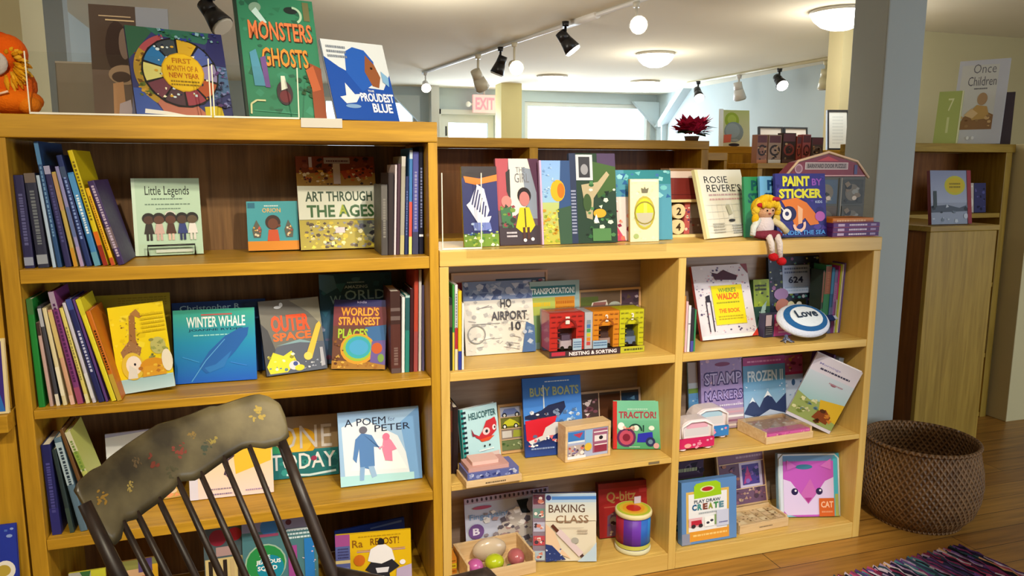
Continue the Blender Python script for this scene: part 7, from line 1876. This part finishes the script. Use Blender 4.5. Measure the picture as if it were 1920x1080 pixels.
ang = mth('MULTIPLY', at.outputs[0], 60.0)
zz_ = mth('MULTIPLY', sx.outputs['Z'], 190.0)
w1_ = mth('SINE', mth('ADD', ang, zz_)); w2_ = mth('SINE', mth('SUBTRACT', mth('MULTIPLY', ang, 1.0), zz_))
hgt = mth('MAXIMUM', w1_, w2_)
vor = bt.nodes.new('ShaderNodeTexNoise'); vor.inputs['Scale'].default_value = 26; vor.inputs['Detail'].default_value = 5
bt.links.new(tc.outputs['Object'], vor.inputs['Vector'])
rp = bt.nodes.new('ShaderNodeValToRGB')
rp.color_ramp.elements[0].color = hx('54381e'); rp.color_ramp.elements[1].color = hx('8a6640'); rp.color_ramp.elements[0].position = 0.25; rp.color_ramp.elements[1].position = 0.85
bt.links.new(mth('ADD', mth('MULTIPLY', hgt, 0.22), vor.outputs['Fac']), rp.inputs['Fac'])
bt.links.new(rp.outputs['Color'], bb.inputs['Base Color'])
bp = bt.nodes.new('ShaderNodeBump'); bp.inputs['Strength'].default_value = 0.9; bp.inputs['Distance'].default_value = 0.004
bt.links.new(hgt, bp.inputs['Height']); bt.links.new(bp.outputs['Normal'], bb.inputs['Normal'])
bb.inputs['Roughness'].default_value = 0.55
m = MB(); m.lathe(prof_, 64, '7a5838', cap=False); inner = [(r - 0.008, max(z_, 0.012)) for r, z_ in prof_][::-1]; m.lathe(prof_[-1:] + inner, 64, '5a4028', cap=False)
m.prism([(0.172 * math.cos(2 * math.pi * k / 40), 0.172 * math.sin(2 * math.pi * k / 40)) for k in range(40)], 0.001, 0.011, '5a4028')
m.build('woven_body', bm_, t)
m = MB(); m.tube([(0.2105 * math.cos(2 * math.pi * k / 48), 0.2105 * math.sin(2 * math.pi * k / 48), 0.340) for k in range(49)], 0.0085, 8, '8a6844'); m.build('rim', bm_, t)

# rag rug
rug_c = [(1.72, -0.235), (2.36, -0.185), (2.52, -1.15), (1.88, -1.20)]
m = MB()
rnd = random.Random(11)
pal = ['2c2440', '5a3a7a', '8a3a6a', 'b04a6a', '34505e', '4a7a84', '20202c', '6a4a8a', 'c8b8c8', 'd0a070', '3a3a5a', '7a2a4a', 'a890b0']
n_ = 70
hub = [Vector((p[0], p[1], 0)) for p in rug_c]
for k in range(n_):
    u0, u1 = k / n_, (k + 0.93) / n_
    steps = 40
    vs, fs, cs = [], [], []
    for j in range(steps + 1):
        v = j / steps
        wob = 0.004 * math.sin(j * 1.9 + k * 1.3)
        for uu in (u0, (u0 + u1) / 2, u1):
            p = (hub[0].lerp(hub[1], uu)).lerp(hub[3].lerp(hub[2], uu), v)
            vs.append((p.x + wob, p.y + (0.012 * math.sin(k * 2.1) if j == 0 else 0), 0.003 + (0.009 if uu not in (u0, u1) else 0.0) + 0.002 * math.sin(j * 2.7 + k)))
    c = rnd.choice(pal)
    for j in range(steps):
        if rnd.random() < 0.22:
            c = rnd.choice(pal)
        b_ = len(m.v)
        q = j * 3
        m.add([vs[q], vs[q + 1], vs[q + 2], vs[q + 3], vs[q + 4], vs[q + 5]], [(0, 1, 4, 3), (1, 2, 5, 4)], c, None, True)
m.box(1.9, 2.3, -1.1, -0.30, 0.0006, 0.003, '2c2440')
tag(m.build('rag_rug', CLOTH), 'multicoloured striped rag rug on the wooden floor in front of the basket', 'rug')

# ================================================================== ROCKING CHAIR
LEAN = R(30)
ce = Vector((0.756, 0.655, 0)).normalized()
cf = Vector((ce.y, -ce.x, 0))
cu_ = Vector((0, 0, math.cos(LEAN))) - cf * math.sin(LEAN)
cn = ce.cross(cu_)                     # points to the back of the chair or front, along the thickness
O = Vector((-0.279, -0.759, 0.900))
t = thing('rocking_chair', 'old dark wooden rocking chair with a painted curved crest and thin spindles', 'chair', (-0.10, -1.03, 0.0))
base_i = Matrix.Translation(-Vector(t.location))


def cp(s, tt, n=0.0):
    """point of the chair back: along the crest, up the back, out of its plane (towards the sitter)"""
    bow = 0.55 * (s * s) - 0.012
    return O + ce * s + cu_ * tt + cf * (n + bow)


crest_o = [(-0.2313, 0.0146), (-0.2274, 0.0221), (-0.2184, 0.0278), (-0.19, 0.0359), (-0.1725, 0.0358), (-0.162, 0.04), (-0.1514, 0.0442), (-0.1136, 0.054), (-0.0779, 0.0623), (-0.0406, 0.0709), (-0.0061, 0.069), (0.0312, 0.0701), (0.0573, 0.0733), (0.0758, 0.0753), (0.0899, 0.0712), (0.1323, 0.0742), (0.1674, 0.076), (0.1843, 0.0745), (0.1988, 0.0674), (0.2161, 0.0467), (0.2163, 0.019), (0.212, -0.0269), (0.1862, -0.0419), (0.147, -0.0402), (0.1226, -0.0283), (0.1023, -0.027), (0.0615, -0.0366), (0.0094, -0.0498), (-0.0142, -0.0531), (-0.0441, -0.0436), (-0.0606, -0.054), (-0.0949, -0.0636), (-0.1294, -0.0689), (-0.1467, -0.0729), (-0.1693, -0.0681), (-0.187, -0.0911), (-0.2029, -0.0947), (-0.2095, -0.0813), (-0.2146, -0.0641), (-0.2254, -0.0237), (-0.2278, 0.0012)]
cm, ct, cb = new_mat('painted_crest')
tc = ct.nodes.new('ShaderNodeTexCoord')
n1 = ct.nodes.new('ShaderNodeTexNoise'); n1.inputs['Scale'].default_value = 9; n1.inputs['Detail'].default_value = 8
ct.links.new(tc.outputs['Object'], n1.inputs['Vector'])
rp = ct.nodes.new('ShaderNodeValToRGB')
rp.color_ramp.elements[0].color = hx('2e271a'); rp.color_ramp.elements[1].color = hx('6c6144'); rp.color_ramp.elements[0].position = 0.36; rp.color_ramp.elements[1].position = 0.7
ct.links.new(n1.outputs['Fac'], rp.inputs['Fac']); ct.links.new(rp.outputs['Color'], cb.inputs['Base Color'])
cb.inputs['Roughness'].default_value = 0.38
# crest: sample vertical strips of the outline so that it can bow


def span(s):
    ys = []
    for i in range(len(crest_o)):
        (x0, y0), (x1, y1) = crest_o[i], crest_o[(i + 1) % len(crest_o)]
        if (x0 - s) * (x1 - s) <= 0 and x0 != x1:
            ys.append(y0 + (y1 - y0) * (s - x0) / (x1 - x0))
    return min(ys), max(ys)


m = MB()
NS, NT = 60, 6
TH = 0.011
cols_ = []
for i in range(NS + 1):
    s = -0.2306 + (0.2155 + 0.2306) * i / NS
    lo, hi = span(s)
    cols_.append((s, lo, hi))
vs = []
for n in (TH, 0.0):
    for (s, lo, hi) in cols_:
        for j in range(NT + 1):
            f = j / NT
            e_ = 0.003 if j in (0, NT) else 0.0
            vs.append(base_i @ cp(s, lo + (hi - lo) * f, n - (e_ if n > 0 else -e_)))
W_ = NT + 1
fs = []
K = (NS + 1) * W_
for i in range(NS):
    for j in range(NT):
        a, b = i * W_ + j, (i + 1) * W_ + j
        fs.append((a, b, b + 1, a + 1)); fs.append((K + a, K + a + 1, K + b + 1, K + b))
for i in range(NS):
    a, b = i * W_, (i + 1) * W_
    fs.append((a, K + a, K + b, b)); a += NT; b += NT
    fs.append((a, b, K + b, K + a))
for j in range(NT):
    fs.append((j, j + 1, K + j + 1, K + j)); a = NS * W_ + j
    fs.append((a, K + a, K + a + 1, a + 1))
m.add(vs, fs, '5a5240', None, True)
m.mat_i = 1


def decal(pts, col):
    """thin painted shape on the crest face"""
    vv = [base_i @ cp(s, q, TH + 0.0006) for s, q in pts]
    m.add(vv, [tuple(range(len(vv)))], col)


rnd = random.Random(6)
for (s0, t0, c_, rr2, nn) in ((-0.078, 0.012, '6a3226', 0.013, 5), (-0.0206, 0.0127, '783a30', 0.014, 6), (0.0118, 0.0334, '80683a', 0.008, 6), (0.0469, 0.0096, '8a7a3c', 0.010, 5), (-0.1383, -0.0147, '9a8648', 0.008, 7), (0.1574, 0.0364, '96803a', 0.015, 10), (-0.1945, -0.0087, '8a6a2c', 0.012, 5), (0.03, 0.0, '3c4438', 0.012, 5), (-0.05, -0.02, '4a4632', 0.012, 6), (-0.11, 0.02, '5a4a34', 0.009, 6)):
    for k in range(nn * 2):
        a = rnd.uniform(0, 6.28); d = rnd.uniform(0.2, 1.1) * rr2
        cx, cz = s0 + d * math.cos(a), t0 + d * math.sin(a); q = rr2 * rnd.uniform(0.2, 0.42); st = rnd.uniform(0.35, 0.8); ro = rnd.uniform(0, 3.1)
        pts = []
        for h in range(9):
            b = 2 * math.pi * h / 9
            u, v = q * math.cos(b), q * st * math.sin(b)
            pts.append((cx + u * math.cos(ro) - v * math.sin(ro), cz + u * math.sin(ro) + v * math.cos(ro)))
        decal(pts, c_)
m.build('crest_rail', [cm, PRINT], t)
# spindles and posts
tops = [-0.1719, -0.1416, -0.0935, -0.0457, 0.003, 0.0588, 0.1205]
bots = [-0.150, -0.107, -0.064, -0.022, 0.020, 0.063, 0.106]
SEAT_T = -0.52
tl = [-0.066, -0.062, -0.056, -0.036, -0.042, -0.028, -0.024]
bow0 = lambda s, n=0.0: base_i @ (O + ce * s + cu_ * SEAT_T + cf * n)
for s0, s1, tz in zip(tops, bots, tl):
    m = MB()
    s1 = s0 * 0.80 + 0.012
    p0, p1 = base_i @ cp(s0, tz, TH * 0.4), bow0(s1)
    m.tube([p0, p0.lerp(p1, 0.35), p0.lerp(p1, 0.7), p1], [0.0052, 0.0065, 0.0070, 0.0055], 10, '2a1d18')
    m.build('spindle', CHAIRWOOD, t)
for s0, t0, s1 in ((-0.223, -0.01, -0.180), (0.190, -0.036, 0.172)):
    m = MB(); p0, p1 = base_i @ cp(s0, t0, TH * 0.4), bow0(s1, 0.01)
    m.tube([p0, p0.lerp(p1, 0.3), p0.lerp(p1, 0.65), p1], [0.0105, 0.0125, 0.0135, 0.010], 12, '2a1d18'); m.build('back_post', CHAIRWOOD, t)
# seat, arms, legs, rockers
sc = base_i @ (O + cu_ * SEAT_T + cf * 0.19)
m = MB()
so = []
for k in range(28):
    a = 2 * math.pi * k / 28
    q = ce * (0.235 * math.copysign(abs(math.cos(a)) ** 0.7, math.cos(a))) + cf * (0.225 * math.copysign(abs(math.sin(a)) ** 0.7, math.sin(a)))
    so.append((sc.x + q.x, sc.y + q.y))
m.prism(so, sc.z - 0.040, sc.z - 0.006, '2a1d18'); m.build('seat', CHAIRWOOD, t, 0.006)
for sgn in (-1, 1):
    m = MB()
    a0 = base_i @ (O + ce * (0.19 * sgn) + cu_ * (-0.335)); a1 = a0 + cf * 0.20 + ce * (0.03 * sgn) + Vector((0, 0, 0.002)); a2 = a0 + cf * 0.35 + ce * (0.045 * sgn) + Vector((0, 0, 0.064))
    m.tube([a0, a0.lerp(a1, 0.5), a1, a2, a2 + cf * 0.03 + Vector((0, 0, -0.012))], [0.014, 0.017, 0.019, 0.027, 0.018], 12, '4a3222'); m.build('arm', CHAIRWOOD, t)
    m = MB(); m.tube([a1 + Vector((0, 0, -0.018)), sc + ce * (0.19 * sgn) + cf * 0.06 + Vector((0, 0, -0.008))], 0.011, 10, '2a1d18'); m.build('arm_support', CHAIRWOOD, t)
    feet = []
    for fr_, sp_ in ((0.15, 0.23), (-0.14, 0.20)):
        m = MB(); top_ = sc + ce * (0.15 * sgn) + cf * fr_ + Vector((0, 0, -0.040)); ft = Vector((sc.x, sc.y, 0.062)) + ce * (sp_ * sgn) + cf * (fr_ * 1.5)
        m.tube([top_, top_.lerp(ft, 0.5), ft], [0.014, 0.018, 0.012], 10, '2a1d18'); m.build('leg', CHAIRWOOD, t); feet.append(ft)
    m = MB(); c0 = (feet[0] + feet[1]) / 2
    pts = []
    for k in range(13):
        u = -1 + 2 * k / 12
        pts.append(Vector((c0.x, c0.y, 0.0)) + cf * (0.40 * u - 0.04) + Vector((0, 0, 0.024 + 0.085 * u * u)))
    m.tube(pts, 0.020, 8, '2a1d18'); m.build('rocker', CHAIRWOOD, t)

# ================================================================== BACK ROOM THINGS
# poinsettia
t = thing('poinsettia', 'red poinsettia in a pot on the far oak bookcase', 'plant', (2.075, 1.42, 1.5855))
m = MB(); m.lathe([(0.034, 0), (0.040, 0.022), (0.042, 0.026)], 18, '5a4438'); m.build('pot', PRINT, t)
m = MB(); m2 = MB()
rnd = random.Random(9)
for k in range(100):
    a, el, L_ = rnd.uniform(0, 6.28), rnd.uniform(-0.1, 1.15), rnd.uniform(0.065, 0.105)
    c0 = Vector((0.035 * math.cos(a), 0.035 * math.sin(a), 0.035 + rnd.uniform(0, 0.035)))
    d = Vector((math.cos(a) * math.cos(el), math.sin(a) * math.cos(el), math.sin(el)))
    sd = d.cross(Vector((0, 0, 1))).normalized() * L_ * 0.30
    tgt_, cc = (m, rnd.choice(('c0244c', 'd03058', '901a3c'))) if el > 0.12 else (m2, rnd.choice(('2a3a24', '3a4a2c')))
    p1 = c0 + d * L_ * 0.5 + Vector((0, 0, 0.006)); p2 = c0 + d * L_
    tgt_.add([c0, p1 - sd, p2, p1 + sd, p1 + Vector((0, 0, 0.004))], [(0, 1, 4), (1, 2, 4), (2, 3, 4), (3, 0, 4)], cc)
m.build('bracts', CLOTH, t); m2.build('leaves', CLOTH, t)


def standing(name, label, cat, x, y, z, wd, ht, t_, base, art, lean=8, yaw=0, group=None, frame=None):
    a = R(lean)
    mb = MB(); mb.box(0, wd, 0, t_, 0, ht, base)
    if frame:
        A = Art(mb, wd, ht); art(A)
        o = mb.build('picture', PRINT)
        root = thing(name, label, cat, (x, y, z + 0.0006 + t_ * math.sin(a)), (-a, 0, R(yaw)), group)
        o.parent = root
        f = MB(); b = frame[1]
        f.box(-b, wd + b, -0.006, t_, -b, -0.0002, frame[0]); f.box(-b, wd + b, -0.006, t_, ht + .0002, ht + b, frame[0]); f.box(-b, -.0002, -0.006, t_, 0, ht, frame[0]); f.box(wd + .0002, wd + b, -0.006, t_, 0, ht, frame[0])
        f.build('frame', METAL, root); root.location.z += b
        return root
    art(Art(mb, wd, ht))
    o = mb.build(name, PRINT, None, 0, (x, y, z + 0.0006 + t_ * math.sin(a)), (-a, 0, R(yaw)))
    return tag(o, label, cat, group)


standing('poster', 'pale poster of a globe with green and red discs in the back room', 'poster', 2.655, 2.02, 1.576, 0.205, 0.232, 0.012, 'e4eef0', lambda a: (a.r(0, 0, 1, 1, 'b8bc8a'), a.g(0, 0, 1, 1, 'c8c8b0', 'a8b470'), a.e(0.36, 0.72, 0.26, 0.22, '8aa42c'), a.e(0.36, 0.74, 0.16, 0.13, 'a0b848'), a.e(0.42, 0.40, 0.35, 0.28, '7a8a8e'), a.e(0.38, 0.44, 0.26, 0.2, '8a9aa0'), a.p([(0.04, 0.1), (0.3, 0.12), (0.34, 0.34), (0.06, 0.32)], 'c8604a'), a.e(0.42, 0.05, 0.2, 0.045, '241c28'), a.e(0.45, 0.18, 0.14, 0.03, '9aa0a4')), 6, group=None)
standing('picture_book', 'thin white book edge-on beside the poster of a globe', 'book', 2.622, 2.0, 1.576, 0.026, 0.235, 0.012, 'e8f0f4', lambda a: None, 3)
for k, (xx, lb) in enumerate(((3.045, 'left of the two small white framed prints in the back room'), (3.245, 'right of the two small white framed prints in the back room'))):
    standing('framed_print', lb, 'framed print', xx, 2.17, 1.562, 0.17, 0.135, 0.012, 'e4e2dc', lambda a: (a.r(0.03, 0.03, 0.97, 0.97, 'e8e6e4'), a.r(0.2, 0.2, 0.8, 0.7, 'd0d4d0')), 6, frame=('3a3e44', 0.010), group='small framed prints in the back room')
standing('framed_print', 'tall black framed print at the right end of the back room shelf', 'framed print', 3.560, 2.12, 1.562, 0.125, 0.250, 0.02, 'd4d8d8', lambda a: (a.r(0, 0, 1, 1, 'd2d8d8'), a.bars(0.2, 0.1, 0.8, 0.9, 9, 'c0c8ca', 2)), 8, yaw=-16, frame=('24262c', 0.012))
cards = (('9a6a54', '3a2824', 'rust and cream patterned card box, leftmost on the display stand'), ('a88a74', '3a2c28', 'beige card box with a dark rosette on the display stand'), ('3a2418', '8a3a2c', 'dark brown card box with red spots on the display stand'), ('a84a3c', '4a1c1c', 'terracotta card box on the display stand'), ('b05a5a', '5a2a2e', 'rose red card box on the display stand'), ('5a4c48', '8a7a74', 'grey-brown card box rightmost on the display stand'))
xx = 2.545
for k, (c, c2, lb) in enumerate(cards):
    w_ = (0.072, 0.088, 0.092, 0.034, 0.058, 0.082)[k]; h_ = (0.16, 0.16, 0.172, 0.155, 0.165, 0.15)[k]
    m = MB(); m.bbox(0, w_, 0, 0.05, 0, h_, c, 0.002); A = Art(m, w_ - 0.004, h_, Matrix.Translation((0.002, 0, 0))); A.r(0.05, 0.72, 0.95, 0.97, '6a3a40'); A.e(0.5, 0.45, 0.42, 0.2, c2); A.e(0.5, 0.45, 0.28, 0.13, c); A.s(14, [c2, 'c8a070', '2a1c18'], 0.05, 0.03, 0.95, 0.7, 0.06, 0.14, k + 3); A.r(0.0, 0.0, 1, 0.12, ('c07a4a', 'd8d0c0', '5a3a2a', '8a3a2c', 'a06a5a', '4a4040')[k])
    tag(m.build('card_box', PRINT, None, 0, (xx, 1.50, 1.4706)), lb, 'box', 'patterned card boxes on the display stand'); xx += w_ + 0.006
m = MB(); m.ball((0, 0, 0.03), 0.03, 'f0e8d8'); tag(m.build('ornament', GLOSS, None, 0, (2.86, 1.60, 1.471)), 'small white round ornament behind the card boxes', 'ornament')

# things at the right rear bookcase
RZ = 1.575
standing('framed_print', 'white framed vintage print of a child reading, on the right rear bookcase', 'framed print', 3.64, 1.22, RZ, 0.25, 0.50, 0.014, 'c8ccd4', lambda a: (a.r(0, 0, 1, 1, 'bcc0cc'), a.r(0.07, 0.17, 0.80, 0.94, 'c4c6c4'), a.t('Once', 0.3, 0.84, 0.75, 0.95, '6a6a74', -0.005), a.t('Children', 0.22, 0.69, 0.78, 0.80, '5a5a68', -0.005), a.bars(0.36, 0.64, 0.62, 0.67, 1, '6a6a74', 2), a.p([(0.1, 0.17), (0.8, 0.17), (0.8, 0.34), (0.5, 0.42), (0.22, 0.32)], '8a6848'), a.e(0.55, 0.53, 0.1, 0.075, 'a88a68'), a.p([(0.3, 0.36), (0.46, 0.46), (0.66, 0.44), (0.74, 0.3), (0.4, 0.28)], 'b8955a'), a.p([(0.22, 0.34), (0.36, 0.42), (0.5, 0.36), (0.4, 0.3)], 'd0b48a'), a.s(14, ['6a4a34', 'c8a878', '9a7a54'], 0.12, 0.18, 0.78, 0.36, 0.02, 0.06, 3), a.e(0.36, 0.07, 0.03, 0.02, 'e0e4ea'), a.e(0.46, 0.07, 0.03, 0.02, 'd8dce4')), 17, yaw=-56)
standing('picture_book', 'pale green book on the right rear bookcase beside the white framed print', 'book', 3.46, 1.16, RZ, 0.12, 0.30, 0.016, 'b4c07a', lambda a: (a.r(0, 0, 1, 1, 'a8b86c'), a.t('7', 0.42, 0.62, 0.66, 0.86, 'd8e0b0', 0.0), a.r(0.45, 0.2, 0.55, 0.5, 'c8d49a'), a.r(0.95, 0, 1, 1, 'e0e4c0')), 15, yaw=-56)
standing('picture_book', 'dark brown book at the right edge of the right rear bookcase top', 'book', 3.82, 1.24, RZ, 0.20, 0.30, 0.02, '3a3034', lambda a: a.r(0, 0, 1, 1, '443a40'), 8, yaw=-52)
standing('picture_book', 'grey winter picture book with a yellow disc, on the low oak case', 'book', 2.70, 0.40, 1.19, 0.232, 0.242, 0.018, '6a2a30', lambda a: (a.r(0, 0, 1, 1, '8a92a4'), a.g(0, 0.4, 1, 1, '98a0b4', '7c84a0'), a.e(0.6, 0.72, 0.26, 0.18, 'b0aa30'), a.e(0.6, 0.72, 0.21, 0.14, 'bca41c'), a.bars(0.46, 0.66, 0.74, 0.78, 2, '7a6c14', 2), a.p([(0, 0.34), (0.4, 0.36), (0.7, 0.3), (1, 0.38), (1, 0.24), (0, 0.22)], '4a5260'), a.s(20, ['2c343c', '6a7684', 'b0b8c4'], 0, 0.02, 1, 0.4, 0.02, 0.06, 3), a.r(0.06, 0.32, 0.14, 0.62, '3a4448'), a.r(0.9, 0, 1, 1, '8a2a34')), 8)
for nm, lb, x_, w_, h_, z_, c, art_ in (
        ('picture_book', 'pale book with a drawn shell on the upper shelf behind the winter book', 3.545, 0.115, 0.165, 1.195, 'c8c0b8', lambda a: (a.r(0, 0, 1, 1, 'beb6ac'), a.s(14, ['8a8a84', 'd8d4cc', '9aa09a'], 0.05, 0.1, 0.95, 0.95, 0.05, 0.12, 2), a.e(0.7, 0.34, 0.26, 0.2, 'd8d4cc'))),
        ('picture_book', 'dark violet-blue book beside the shell book on the upper rear shelf', 3.664, 0.085, 0.165, 1.195, '34345a', lambda a: (a.r(0, 0, 1, 1, '3a3a64'), a.s(14, ['5a5a90', '20203c'], 0.05, 0.05, 0.95, 0.95, 0.06, 0.14, 3))),
        ('picture_book', 'small cream book on the second rear shelf near the white cabinet', 3.62, 0.15, 0.13, 0.80, 'dccfa8', lambda a: (a.r(0, 0, 1, 1, 'd8c898'), a.bars(0.1, 0.3, 0.9, 0.8, 3, '8a6a3a', 2))),
        ('picture_book', 'white spined book standing on the third rear shelf', 3.70, 0.085, 0.27, 0.385, 'e0d8c4', lambda a: (a.r(0, 0, 1, 1, 'd8d2c0'), a.r(0.42, 0.1, 0.62, 0.85, '4a342c'))),
        ('picture_book', 'orange and yellow book on the lowest rear shelf', 3.68, 0.11, 0.30, 0.03, 'd8a428', lambda a: (a.r(0, 0, 1, 1, 'd09a2c'), a.r(0.05, 0.5, 0.95, 0.98, 'a8581c'), a.e(0.5, 0.62, 0.3, 0.14, 'd8a83c'), a.p([(0.1, 0.2), (0.5, 0.5), (0.9, 0.3), (0.6, 0.1)], 'e0c46a')))):
    standing(nm, lb, 'book', x_, 1.03, z_, w_, h_, 0.014, c, art_, 6)
m = MB(); m.bbox(0, 0.125, 0, 0.10, 0, 0.075, 'b08a50', 0.003); A = Art(m, 0.12, 0.075, Matrix.Translation((0.0025, 0, 0))); A.r(0.1, 0.1, 0.9, 0.9, 'c4a06a'); A.bars(0.2, 0.4, 0.8, 0.6, 1, '8a6a3a', 2)
tag(m.build('gift_box', PRINT, None, 0, (3.60, 1.15, 1.196 + 0.0)), 'tan box behind the shell book on the upper rear shelf', 'box')
m = MB(); m.bbox(0, 0.14, 0, 0.10, 0, 0.11, 'c87a2c', 0.003); A = Art(m, 0.135, 0.11, Matrix.Translation((0.0025, 0, 0))); A.bars(0.1, 0.5, 0.9, 0.9, 1, 'e8c088', 2); A.r(0, 0, 1, 0.3, 'a8541c')
tag(m.build('gift_box', PRINT, None, 0, (3.645, 1.12, 0.8006)), 'orange box behind the small cream book', 'box')
